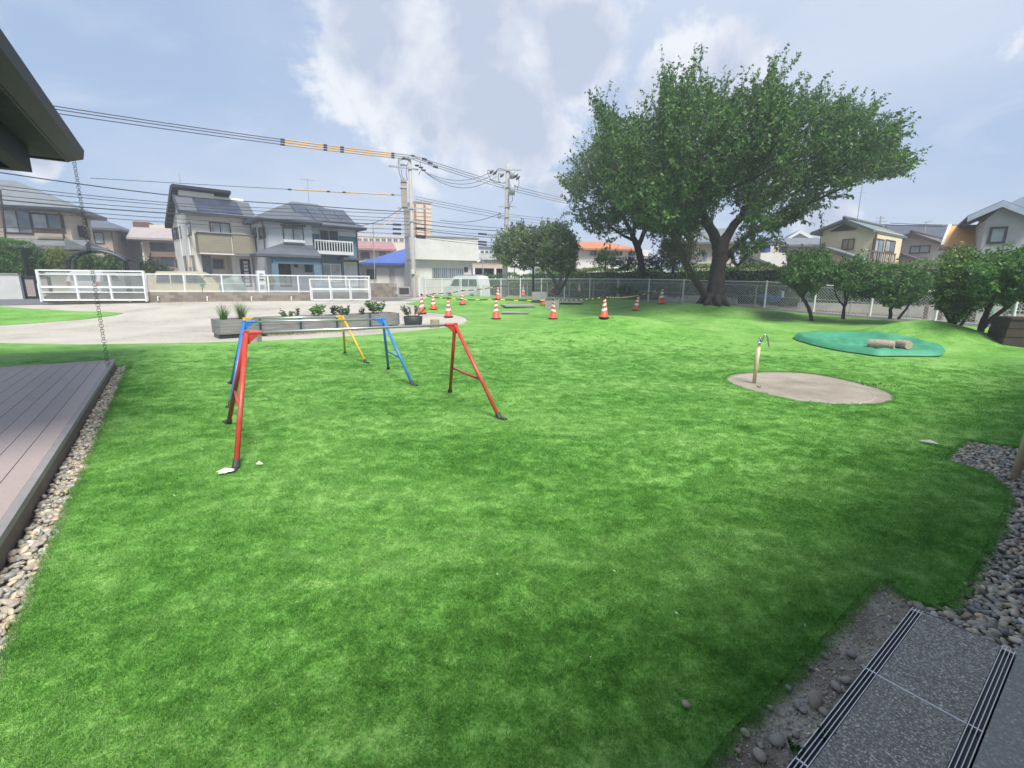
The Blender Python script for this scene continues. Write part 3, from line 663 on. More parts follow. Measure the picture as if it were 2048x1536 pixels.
# ------------------------------------------------------------------ deck, eave, rain chain
def deck():
    c = D_C; T = .13
    t = thing('deck', 'brown composite deck with pebble strip along its edge', 'deck', V(c.x,c.y,0))
    P = lambda a, b, z: V(c.x-DX2.x*a-DX1.x*b, c.y-DX2.y*a-DX1.y*b, z)   # a towards the camera, b away to the left
    wd = .147; gap = .006; TW = .055
    for k in range(2):
        m = MB(); a0 = k*wd; m.hexa([P(a,b,z) for z in (T-.03,T) for a,b in ((a0,TW),(a0+wd-gap,TW),(a0+wd-gap,9),(a0,9))]); part('border_plank', m, 'border_plank', t)
    a0 = 2*wd+.004
    r = random.Random(3)
    for i in range(26):
        b0 = TW+i*wd; cuts = [a0]+sorted([a0+1.0+((i*1.37) % 2.2), a0+4.2+((i*2.1) % 2.0)])+[13]
        for k in range(3):
            m = MB(); zt = T-.001*r.random()
            m.hexa([P(a,b,z) for z in (T-.03,zt) for a,b in ((cuts[k]+.003,b0),(cuts[k+1]-.003,b0),(cuts[k+1]-.003,b0+wd-gap),(cuts[k]+.003,b0+wd-gap))]); part('plank', m, 'plank', t)
    m = MB(); m.hexa([P(a,b,z) for z in (T-.04,T+.004) for a,b in ((0,0),(13,0),(13,TW-.004),(0,TW-.004))]); part('edge_trim', m, 'deck_trim', t)
    m = MB(); m.hexa([P(a,b,z) for z in (-.05,T-.042) for a,b in ((.01,.012),(13,.012),(13,.04),(.01,.04))]); m.hexa([P(a,b,z) for z in (-.05,T-.042) for a,b in ((.01,.045),(.035,.045),(.035,9),(.01,9))]); part('fascia_board', m, 'deck_fascia', t)
    m = MB(); m.hexa([P(a,b,z) for z in (-.05,T-.034) for a,b in ((.05,.06),(13,.06),(13,9),(.05,9))]); part('base', m, 'black_metal', t)
deck()
def eave():
    ZE = 3.62; c = atz(167,318,ZE); d2 = atz(0,92,ZE); A = (V(d2.x,d2.y,0)-V(c.x,c.y,0)).normalized(); B = V(A.y,-A.x,0)
    if B.x > 0: B = -B                                   # B: in under the roof
    P = lambda a, b, z: V(c.x+A.x*a+B.x*b, c.y+A.y*a+B.y*b, z)
    t = thing('pavilion', 'dark pavilion with deep eave, grey gutter and rain chain corner', 'building', V(c.x,c.y,0))
    Ln = 8.2; Dp = 4.0
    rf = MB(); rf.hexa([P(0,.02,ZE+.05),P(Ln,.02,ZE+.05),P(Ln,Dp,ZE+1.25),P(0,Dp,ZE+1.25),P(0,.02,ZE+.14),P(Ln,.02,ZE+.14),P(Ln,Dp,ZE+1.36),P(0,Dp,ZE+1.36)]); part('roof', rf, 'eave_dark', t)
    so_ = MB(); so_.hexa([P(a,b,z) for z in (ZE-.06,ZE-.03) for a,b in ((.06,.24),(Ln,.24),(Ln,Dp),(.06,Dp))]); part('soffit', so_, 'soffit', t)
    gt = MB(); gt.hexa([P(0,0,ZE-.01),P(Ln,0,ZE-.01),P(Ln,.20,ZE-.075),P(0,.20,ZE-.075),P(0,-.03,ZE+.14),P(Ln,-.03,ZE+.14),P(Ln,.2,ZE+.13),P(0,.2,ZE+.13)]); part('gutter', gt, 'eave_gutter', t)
    fb = MB(); fb.hexa([P(a,b,z) for z in (ZE-.085,ZE+.1) for a,b in ((0,.205),(Ln,.205),(Ln,.236),(0,.236))]); part('fascia_board', fb, 'eave_dark', t)
    vb = MB(); vb.hexa([P(-.03,.2,ZE-.08),P(.05,.2,ZE-.08),P(.05,Dp,ZE-.08),P(-.03,Dp,ZE-.08),P(-.03,.2,ZE+.16),P(.05,.2,ZE+.16),P(.05,Dp,ZE+1.4),P(-.03,Dp,ZE+1.4)]); part('verge_board', vb, 'eave_dark', t)
    q = atz(55,292,ZE-.062)-V(c.x,c.y,ZE-.062); a0 = q.dot(A); b0 = q.dot(B); zb = at(47,345,(V(c.x,c.y,0)+A*a0+B*b0).y).z
    bm_ = MB(); bm_.hexa([P(a,b,z) for z in (zb,ZE-.062) for a,b in ((a0,b0),(Ln,b0),(Ln,b0+.2),(a0,b0+.2))]); part('beam', bm_, 'beam_black', t)
    be = MB(); be.hexa([P(a,b,z) for z in (zb,ZE-.062) for a,b in ((a0,b0+.205),(a0+.2,b0+.205),(a0+.2,Dp),(a0,Dp))]); part('beam', be, 'beam_black', t)
    for a in (2.5, 6.5):
        ps = MB(); ps.hexa([P(x,y,z) for z in (.13,zb) for x,y in ((a,2.9),(a+.15,2.9),(a+.15,3.05),(a,3.05))]); part('post', ps, 'beam_black', t)
    # chain
    top = atz(148,321,ZE-.05); bot = gp(219,750); bot = V(bot.x,bot.y,bot.z+.01)
    rc = thing('rain_chain', 'rain chain of small dark rings hanging from the eave to the pebbles', 'rain chain', bot)
    me = None; n = 86; rr = .030
    for i in range(n):
        if me is None:
            mb = MB(); pts = [V(math.cos(6.2832*k/12)*rr,0,math.sin(6.2832*k/12)*rr) for k in range(13)]; mb.tube(pts, .0032, 5, False); me = mb.mesh('ring','wire_black')
        o = link('ring', me, rc); p = bot.lerp(top, (i+.5)/n); o.location = p-bot; o.rotation_euler = (0,0,.25+(1.57 if i % 2 else 0)+random.uniform(-.2,.2))
eave()

def offscreen_building():  # unseen building; roof edge placed to shade the near lawn
    t = thing('unseen_building','unseen building behind the paving, its roof edge set to shade the near turf','building',V(0,0,0))
    P = lambda a,b,z: V(AX1.x*a-AX2.x*b, AX1.y*a-AX2.y*b, z)      # a along the front, b back under the roof
    m = MB(); m.hexa([P(-9,.80,3.25),P(14,.80,3.25),P(14,7,4.4),P(-9,7,4.4),P(-9,.80,3.40),P(14,.80,3.40),P(14,7,4.56),P(-9,7,4.56)]); part('roof', m, 'eave_dark', t)
    m = MB(); m.hexa([P(a,b,z) for z in (-.1,3.3) for a,b in ((-9,3.0),(14,3.0),(14,3.2),(-9,3.2))]); part('wall', m, 'wall_beige', t)
    m = MB(); m.hexa([P(a,b,z) for z in (3.2,3.33) for a,b in ((-9,.68),(14,.68),(14,.795),(-9,.795))]); part('gutter', m, 'eave_gutter', t)
offscreen_building()

# ------------------------------------------------------------------ the three low bars
def low_bar(cname, label, feet, tops, dark=True):
    FL, RL, RR, FR = [gp(*f) if not isinstance(f, Vector) else f for f in feet]
    mL = (FL+RL)/2; mR = (FR+RR)/2
    pn = (mR-mL).cross(V(0,0,1)).normalized()
    def top_(px, py): r = Vector(ray(px,py)); k = (mL-V(0,0,EYE)).dot(pn)/r.dot(pn); return V(0,0,EYE)+r*k
    TL = top_(*tops[0]); TR = top_(*tops[1]); z = (TL.z+TR.z)/2; TL = V(TL.x,TL.y,TL.z*.5+z*.5); TR = V(TR.x,TR.y,TR.z*.5+z*.5)
    t = thing('low_bar', label, 'exercise bar', V(*xy((TL+TR)/2),0), 'low bars on the lawn')
    pm = cname+'_paint'
    dd = (TR-TL).normalized()
    b = MB(); b.tube([TL-dd*.01, TR+dd*.01], .0145, 12); part('rail', b, 'steel', t, True)
    for foot, top, sg in ((FL,TL,-1),(RL,TL,-1),(FR,TR,1),(RR,TR,1)):
        g = MB(); f2 = foot+(top-foot).normalized()*.03; g.tube([f2, top+dd*sg*.0], .0225, 12); part('leg', g, pm, t, True)
        c = MB(); ax = (top-foot).normalized(); c.tube([foot-ax*.02, foot+ax*.07], [.034,.028], 10); q = (foot-V(*xy(top),foot.z)).normalized(); c.box(foot+q*.04+V(0,0,.012), (.11,.05,.022), q); part('foot_cap', c, 'black_rubber', t)
    for a, bb, tp in ((FL,RL,TL),(FR,RR,TR)):
        g = MB(); g.tube([a.lerp(tp,.40), bb.lerp(tp,.40)], .014, 10); part('brace', g, pm, t, True)
    for tp, sg, a, bb in ((TL,1,FL,RL),(TR,-1,FR,RR)):
        g = MB(); g.tube([tp-dd*sg*.03, tp+dd*sg*.13], .0195, 12)
        side = (a-bb).normalized()*.016
        tri = [tp+dd*sg*.0+V(0,0,-.015), tp+dd*sg*.115+V(0,0,-.012), tp+V(0,0,-.11)]
        g.prism([p-side for p in tri], side*2); g.tube([tp+V(0,0,-.10), tp+V(0,0,.02)], .027, 12); part('bracket', g, pm, t)
    return FL, RL, RR, FR
low_bar('red', 'red framed low bar with steel rail, nearest to the camera', [(472,938),(457,848),(900,785),(1000,838)], [(492,664),(910,651)])
bF = low_bar('blue', 'blue framed low bar with steel rail in the middle', [(461,813),(463,768),(777,739),(826,771)], [(488,642),(766,640)])
yR, yF = gp(690,707), gp(732,726); off = bF[0]-bF[3]; 
low_bar('yellow', 'yellow framed low bar with steel rail, farthest and nearest the planters', [gp(473,741), gp(478,717), yR, yF], [(489,637),(685,633)])

# ------------------------------------------------------------------ standpipe, tarp, logs, posts, box
def standpipe():
    b = gp(1508,765); t = thing('standpipe', 'cream standpipe with chrome tap on the concrete pad', 'tap', b)
    top = at(1518,694,b.y)
    m = MB(); m.tube([b-V(0,0,.02), V(b.x+.012,b.y,top.z)], [.029,.027], 14); part('pipe', m, 'cream_pipe', t, True)
    h = V(b.x+.012,b.y,top.z); m = MB(); m.tube([h, h+V(0,0,.09)], .019, 12); m.lathe([(.0,.09),(.028,.09),(.028,.10),(.016,.12),(.016,.14),(0,.14)],12,h); part('tap_body', m, 'chrome', t, True)
    m = MB(); m.tube([h+V(-.03,0,.14),h+V(.03,0,.14)], .008, 8); m.tube([h+V(0,-.03,.14),h+V(0,.03,.14)], .008, 8); part('handle', m, 'chrome', t, True)
    pts = catmull([h+V(0,0,.07),h+V(.03,-.005,.09),h+V(.05,-.01,.17),h+V(.08,-.015,.185),h+V(.105,-.02,.15),h+V(.125,-.025,.06),h+V(.14,-.03,.0)],5)
    m = MB(); m.tube(pts, .0105, 10); part('spout', m, 'chrome', t, True)
standpipe()
def tarp():
    ed = [(1585,678),(1600,672),(1640,671),(1700,671),(1757,671),(1775,675),(1815,680),(1850,688),(1888,701),(1888,706),(1880,714),(1830,714),(1790,714),(1755,714),(1720,709),(1680,703),(1640,695),(1610,687)]
    P = [gp(*q) for q in ed]; P = [V(p.x,p.y,0) for p in catmull(P,2,True)]; c = sum(P, V(0,0,0))/len(P); n = len(P); vs = []; fs = []; rings = 22
    for k in range(rings+1):
        f = 1-k/rings
        for i, p in enumerate(P):
            q = c.lerp(p, f); fold = (.030*math.sin(i*1.1+k*.8)*math.sin(k*.9+i*.37)+.016*math.sin(i*2.3-k*1.7)+.028*abs(math.sin(i*.55+k*.9))+random.uniform(-.008,.008))
            lift = .085*math.exp(-((f-.86)/.12)**2)+.02
            vs.append((q.x,q.y,float(H(q.x,q.y))+.02+(lift+fold*(f>.03))*(0.12 if k == 0 else 1)))
    for k in range(rings):
        for i in range(n): a=k*n+i; b=k*n+(i+1)%n; fs.append((a,b,b+n,a+n))
    mb = MB(); mb.add(vs, fs); solid('tarp', mb, 'green_tarp', 'crumpled green mesh tarp spread over the sandpit', 'tarp', V(c.x,c.y,float(H(c.x,c.y))), None, True)
    lg = [((1735,697),(1787,699),.105,'larger pale log lying on the green tarp, the left one'),((1790,699),(1816,700),.10,'short thick log butted against the longer log on the tarp')]
    for a, b, r, lab in lg:
        y0 = 11.2; A = at(*a,y0); B = at(*b,y0-.35); zc = float(H((A.x+B.x)/2,(A.y+B.y)/2))+r+.06; A.z = B.z = zc
        t = thing('log', lab, 'log', (A+B)/2, 'logs weighing down the tarp'); d = (B-A).normalized()
        m = MB(); m.tube([A, A+d*.03, A.lerp(B,.5), B-d*.03, B], [r*.94,r,r*1.03,r*.98,r*.92], 14, False); part('bark', m, 'log_wood', t, True)
        for e, s in ((A,-1),(B,1)): m = MB(); m.tube([e-d*s*.01,e+d*s*.004], r*.93, 14); part('cut_end', m, 'log_end', t)
tarp()
def posts():
    for (px, py, lab, dx) in ((2030,953,'beige post standing in the pebbles at the right edge, nearer one',0),(2046,935,'beige post behind the nearer one at the right edge',0)):
        b = gp(px,py); t = thing('post', lab, 'post', b, 'beige posts in the pebbles'); m = MB(); m.tube([b-V(0,0,.05), b+V(.06,0,.95)], .028, 14); part('shaft', m, 'cream_pipe', t, True)
        m = MB(); m.lathe([(.030,.93),(.032,.95),(.025,.97),(0,.975)],14,b+V(.06,0,0)); part('cap', m, 'cream_pipe', t, True)
posts()
def dark_box():
    b = gp(2004,690); d = V(.93,-.36,0); n = V(.36,.93,0); t = thing('compost_box', 'dark weathered wooden box beside the trunks at the right edge', 'box', b)
    h = 0.62
    q = lambda u, w, z: b+d*u+n*w+V(0,0,z)
    for i, (z0, z1) in enumerate(((-.05,.19),(.2,.40),(.41,h))):
        m = MB(); k = .12*z0; k1 = .12*z1
        m.hexa([q(k,0,z0),q(1.3,0,z0),q(1.3,.8,z0),q(k,.8,z0),q(k1,.01,z1),q(1.3,.01,z1),q(1.3,.8,z1),q(k1,.8,z1)]); part('board', m, 'dark_brown', t)
    m = MB(); m.hexa([q(.06,-.02,h+.002),q(1.32,-.02,h+.002),q(1.32,.84,h+.002),q(.06,.84,h+.002),q(.06,-.02,h+.04),q(1.32,-.02,h+.04),q(1.32,.84,h+.04),q(.06,.84,h+.04)]); part('lid', m, 'dark_brown', t)
dark_box()

# ------------------------------------------------------------------ planters and pots
def planters():
    a = gp(437,677); b = gp(803,651); d = (b-a); d.z = 0; tot = d.length; d.normalize(); n = V(-d.y,d.x,0); L = tot/5-.075
    labs = ['weathered wood planter box with two tufts of tall grass, the one at the left end','weathered wood planter box with bare soil, second from the left','weathered wood planter box with low grey green plants, middle of the row','weathered wood planter box with bushy leafy plants, second from the right','weathered wood planter box with tall leafy plant, right end of the row']
    hs = .40; wdt = .8; tops = []
    for i in range(5):
        o = a+d*(i*(L+.075)); o.z = float(H(o.x,o.y))*.5+.0
        t = thing('planter_box', labs[i], 'planter', o, 'wooden planter boxes')
        q = lambda u, w_, z: o+d*u+n*w_+V(0,0,z)
        for k in range(2):
            z0 = .10+k*.2; z1 = z0+.192
            for (u0,u1,w0,w1) in ((0,L,0,.022),(0,L,wdt-.022,wdt),(0,.022,.024,wdt-.024),(L-.022,L,.024,wdt-.024)):
                m = MB(); m.hexa([q(u,w_,z) for z in (z0,z1) for u,w_ in ((u0,w0),(u1,w0),(u1,w1),(u0,w1))]); part('board', m, 'collar_wood', t)
        m = MB(); m.hexa([q(u,w_,z) for z in (-.04,.085) for u,w_ in ((.03,.03),(L-.03,.03),(L-.03,wdt-.03),(.03,wdt-.03))]); part('pallet', m, 'black_metal', t)
        m = MB(); m.hexa([q(u,w_,z) for z in (.088,.44) for u,w_ in ((.025,.027),(L-.025,.027),(L-.025,wdt-.027),(.025,wdt-.027))]); part('soil', m, 'soil', t)
        for u0 in (0,L):
            for k in range(2):
                m = MB(); z0 = .11+k*.2
                s_ = 1 if u0 == 0 else -1
                m.hexa([q(u,w_,z) for z in (z0,z0+.17) for u,w_ in ((u0-.004*s_,-.006),(u0+.07*s_,-.006),(u0+.07*s_,-.001),(u0-.004*s_,-.001))])
                m.hexa([q(u,w_,z) for z in (z0,z0+.17) for u,w_ in ((u0-.006*s_,-.006),(u0-.001*s_,-.006),(u0-.001*s_,.07),(u0-.006*s_,.07))])
                part('hinge', m, 'hinge_metal', t)
        tops.append((o, d, n, L))
    return tops
PL = planters()
def grow(name, label, cat, c, n, h, spread, mat, leafsz, wide=.45, group=None, stems=10, seed=0):
    """leafy pot plant: stems with leaves"""
    r = np.random.default_rng(seed); vs=[]; fs=[]; sb = MB()
    for s_ in range(stems):
        a = r.uniform(0,6.28); rad = spread*math.sqrt(r.uniform()); top = np.array([math.cos(a)*rad, math.sin(a)*rad, h*r.uniform(.55,1.0)]); base = top*[.35,.35,0]
        sb.tube([Vector(base)+c, Vector((base+top)/2+np.array([0,0,h*.06]))+c, Vector(top)+c], [.006,.005,.003], 4)
        for k in range(n//stems):
            f = r.uniform(.3,1); p = base+(top-base)*f; dd = r.normal(size=3); dd[2] = abs(dd[2])*.5+.1; dd /= np.linalg.norm(dd)
            leaf(vs, fs, p+np.array(c), dd, leafsz*r.uniform(.6,1.2), wide, r)
    t = thing(name, label, cat, c, group)
    m = MB(); m.add(vs, fs); part('foliage', m, mat, t); part('stem', sb, 'leaf_dark', t)
    return t
def leaf(vs, fs, p, d, s, wide, r):
    u = np.cross(d, r.normal(size=3)); u /= np.linalg.norm(u)+1e-9; nrm = np.cross(u, d); o = len(vs)
    vs += [tuple(p), tuple(p+d*s*.5+u*s*wide*.5-nrm*s*.05), tuple(p+d*s-nrm*s*.12), tuple(p+d*s*.5-u*s*wide*.5-nrm*s*.05)]
    fs.append((o,o+1,o+2,o+3))
def grass_clump(label, c, h, sp, seed, n=170):
    r = np.random.default_rng(seed); vs=[]; fs=[]
    for i in range(n):
        a = r.uniform(0,6.28); b = np.array([math.cos(a),math.sin(a),0])*r.uniform(0,.07); out = np.array([math.cos(a+r.normal(0,.4)),math.sin(a+r.normal(0,.4)),0]); hh = h*r.uniform(.6,1.05); k = sp*r.uniform(.2,1); wd = .006
        sd_ = np.cross(out,[0,0,1])*wd; o = len(vs)
        for f, dr in ((0,0),(.4,.0),(.75,.06),(1,.2)):
            p = np.array(c)+b+out*k*f**1.6+np.array([0,0,hh*f-dr*hh*k/sp]); w_ = 1-f*.85; vs += [tuple(p-sd_*w_), tuple(p+sd_*w_)]
        for j in range(3): q = o+2*j; fs.append((q,q+1,q+3,q+2))
    t = thing('grass_plant', label, 'plant', c, 'grass tufts in the first planter'); m = MB(); m.add(vs, fs); part('blades', m, 'leaf_fresh', t)
def pl_at(i, u, w_): o,d,n,L = PL[i]; return o+d*u*L+n*w_+V(0,0,.43)
grass_clump('left tuft of tall grass growing in the first planter box', pl_at(0,.22,.28), .52, .34, 1)
grass_clump('right tuft of tall grass growing in the first planter box', pl_at(0,.68,.42), .60, .38, 2)
grow('leafy_plant','low grey green plant in the second planter box','plant',pl_at(1,.82,.35),260,.28,.26,'leaf_evergreen',.07,seed=1)
grow('leafy_plant','small upright plant right of the low grey green one','plant',pl_at(2,.02,.45),120,.30,.10,'leaf_dark',.06,seed=2,stems=5)
grow('leafy_plant','pale broad leaved plant in the middle planter box','plant',pl_at(2,.60,.35),150,.42,.24,'leaf_fresh',.12,.6,seed=3,stems=8)
grow('leafy_plant','dark upright plant between the pale plant and the bushy ones','plant',pl_at(3,.05,.40),200,.36,.16,'leaf_dark',.08,seed=4)
grow('leafy_plant','bushy green plant in the fourth planter box','plant',pl_at(3,.42,.4),360,.33,.34,'leaf_citrus',.085,seed=5,stems=14)
grow('leafy_plant','sparse reddish green plant at the join of the last two planters','plant',pl_at(3,.95,.4),110,.26,.14,'leaf_dark',.07,seed=6,stems=6)
grow('leafy_plant','tallest leafy plant in the planter box at the right end','plant',pl_at(4,.42,.4),420,.52,.42,'leaf_citrus',.11,seed=7,stems=16)
def pot():
    c = gp(823,653); t = thing('plant_pot', 'black grow bag with straggly plants right of the planter boxes', 'plant pot', c)
    m = MB(); m.lathe([(.28,-.02),(.31,.12),(.33,.32),(.30,.33),(.29,.27),(0,.27)],14,c+V(0,.3,0)); part('bag', m, 'black_rubber', t, True)
    grow('leafy_plant','straggly dry looking plant in the black grow bag','plant',c+V(0,.3,.27),420,.46,.42,'leaf_evergreen',.08,seed=9,stems=12)
    b = gp(870,654); m = MB(); m.lathe([(.15,-.03),(.15,.24),(.13,.26),(0,.262)],12,b); solid('tree_stump', m, 'log_wood', 'small sawn wooden stump on the sand beside the grow bag', 'stump', b)
    b = gp(510,684); m = MB(); m.box(b+V(0,0,.11),(.24,.24,.26)); solid('concrete_block', m, 'concrete', 'grey concrete block in front of the first planter box', 'block', b)
pot()

# ------------------------------------------------------------------ fences
def wires(P0, P1, z00, z01, z10, z11, pitch, r=.008):
    """woven mesh between two uprights: both diagonals as thin round wires"""
    mb = MB(); L = (V(P1.x,P1.y,0)-V(P0.x,P0.y,0)).length; n = V(-(P1.y-P0.y),(P1.x-P0.x),0)/L; Hh = ((z01-z00)+(z11-z10))/2
    def pt(s, f, off): k = s/L; z = (z00+(z10-z00)*k)*(1-f)+(z01+(z11-z01)*k)*f; return V(P0.x+(P1.x-P0.x)*k+n.x*off, P0.y+(P1.y-P0.y)*k+n.y*off, z)
    s = -Hh
    while s < L:
        for sg in (0,1):
            f0, f1 = 0.0, 1.0
            a, b = (s, s+Hh) if sg == 0 else (s+Hh, s)
            # clip to [0,L]
            def clip(a, b, f0, f1):
                if a < 0: f0 = (0-a)/(b-a)
                if a > L: f0 = (L-a)/(b-a)
                if b < 0: f1 = (0-a)/(b-a)
                if b > L: f1 = (L-a)/(b-a)
                return f0, f1
            f0, f1 = clip(a, b, f0, f1)
            if f1-f0 > .02: mb.tube([pt(a+(b-a)*f0, f0, r*(1 if sg else -1)), pt(a+(b-a)*f1, f1, r*(1 if sg else -1))], r, 3, False)
        s += pitch
    return mb
def front_fence():
    A, B = FENCE_L0.copy(), FENCE_L1.copy(); L = (V(B.x,B.y,0)-V(A.x,A.y,0)).length; A.z = B.z = (A.z+B.z)/2
    g = lambda s, z, off=0: V(A.x+FLD.x*s+FLN.x*off, A.y+FLD.y*s+FLN.y*off, A.z+z)
    def s_of(px): 
        d = ray(px,560); k = (A.x*FLN.x+A.y*FLN.y)/(d[0]*FLN.x+d[1]*FLN.y); return (d[0]*k-A.x)*FLD.x+(d[1]*k-A.y)*FLD.y
    WH = .44
    wl = thing('block_wall', 'low brown block wall under the white mesh fence by the sand', 'wall', g(0,0))
    rows = 3; bh = WH/rows; bl = .39
    me = None; s1 = s_of(740)
    for rw in range(rows):
        s = (.0 if rw % 2 else -.195)
        while s < s1-.05:
            a = max(s,0)+.004; b = min(s+bl,s1)-.004
            m = MB(); o = random.uniform(-.004,.004); m.hexa([g(u,z,w_+o) for z in (rw*bh-(.1 if rw == 0 else 0)+.004,(rw+1)*bh-.004) for u,w_ in ((a,0),(b,0),(b,.1),(a,.1))]); part('block', m, 'block', wl)
            s += bl
    m = MB(); m.hexa([g(u,z,w_) for z in (-.1,WH-.006) for u,w_ in ((0,.008),(s1,.008),(s1,.095),(0,.095))]); part('mortar', m, 'wall_mauve', wl)
    for px in (312,411,500,580):
        s = s_of(px); m = MB(); m.tube([g(s,.20,-.10),g(s,.22,.02)], .03, 8); m.tube([g(s,.20,-.09),g(s,.02,-.10)], .025, 8); part('weep_pipe', m, 'white_paint', wl)
    f = thing('mesh_fence', 'white steel mesh fence standing on the low block wall', 'fence', g(s_of(290),WH))
    sA = s_of(292); posts_ = [s_of(p) for p in (367,443,517,535.5,596,658,692,738)]
    top = 1.28
    for s in [sA]+posts_: m = MB(); m.bar(g(s,.30,.05), g(s,top,.05), .055); part('post', m, 'white_paint', f)
    m = MB(); m.bar(g(.1,top,.05), g(s1,top,.05), .05); part('top_rail', m, 'white_paint', f)
    m = MB(); m.bar(g(sA,WH+.05,.05), g(s1,WH+.05,.05), .04); part('bottom_rail', m, 'white_paint', f)
    m = MB(); m.bar(g(sA,.86,.05), g(s1,.86,.05), .014); part('middle_rail', m, 'white_paint', f)
    part('wire_mesh', wires(g(.3,0,.05), g(s1,0,.05), A.z+WH+.06, A.z+top, A.z+WH+.06, A.z+top, .105), 'mesh_wire', f, kind='stuff')
    # sliding gate, left
    gt = thing('sliding_gate', 'long white sliding mesh gate at the left end of the fence', 'gate', g(0,0))
    a, b = -.05, s_of(293); mid = [a+(b-a)*k for k in (.34,.66)]; off = -.22
    for s in (a,b): m = MB(); m.bar(g(s,.05,off), g(s,1.42,off), .085); part('frame_post', m, 'white_paint', gt)
    for s in (a,b): m = MB(); m.bar(g(s,.0,off-.08), g(s,.80,off-.08), .06); part('guide_post', m, 'white_paint', gt)
    for z, th in ((1.40,.06),(1.22,.035),(.66,.085),(.43,.04),(.08,.07)): m = MB(); m.bar(g(a,z,off), g(b,z,off), .05, th); part('rail', m, 'white_paint', gt)
    for s in mid: m = MB(); m.bar(g(s,.08,off), g(s,1.22,off), .075); part('upright', m, 'white_paint', gt)
    m = MB(); m.bar(g(a,.0,off), g(b,.0,off), .06, .05); part('track', m, 'black_metal', gt)
    for s in (a+.7,b-.7): 
        m = MB(); m.tube([g(s,.02,off-.03),g(s,.02,off+.03)], .05, 10); part('wheel', m, 'galv', gt)
    part('wire_mesh', wires(g(a,0,off+.02), g(b,0,off+.02), A.z+.1, A.z+1.4, A.z+.1, A.z+1.4, .115), 'mesh_wire', gt, kind='stuff')
    # second gate, in three bays, parked before the fence
    g2 = thing('sliding_gate', 'short white sliding gate in three bays before the right end of the fence', 'gate', g(s_of(622),0))
    a, b = s_of(621), s_of(737); off = -.25; n3 = [a, a+(b-a)/3, a+(b-a)*2/3, b]
    for i, s in enumerate(n3):
        m = MB(); m.bar(g(s,.05,off), g(s,1.12,off), .05); part('upright', m, 'white_paint', g2)
        m = MB(); m.tube(catmull([g(s+.07,.05,off-.06),g(s+.07,.60,off-.06),g(s+.05,.70,off-.05),g(s-.01,.73,off-.03)],4), .022, 8); part('brace', m, 'white_paint', g2)
    for z, th in ((1.11,.05),(.62,.07),(.56,.02),(.07,.06)): m = MB(); m.bar(g(a,z,off), g(b,z,off), .045, th); part('rail', m, 'white_paint', g2)
    for s in (a+.5,b-.5): m = MB(); m.tube([g(s,.015,off-.03),g(s,.015,off+.03)], .045, 10); part('wheel', m, 'galv', g2)
    part('wire_mesh', wires(g(a,0,off+.015), g(b,0,off+.015), A.z+.1, A.z+1.1, A.z+.1, A.z+1.1, .115), 'mesh_wire', g2, kind='stuff')
front_fence()
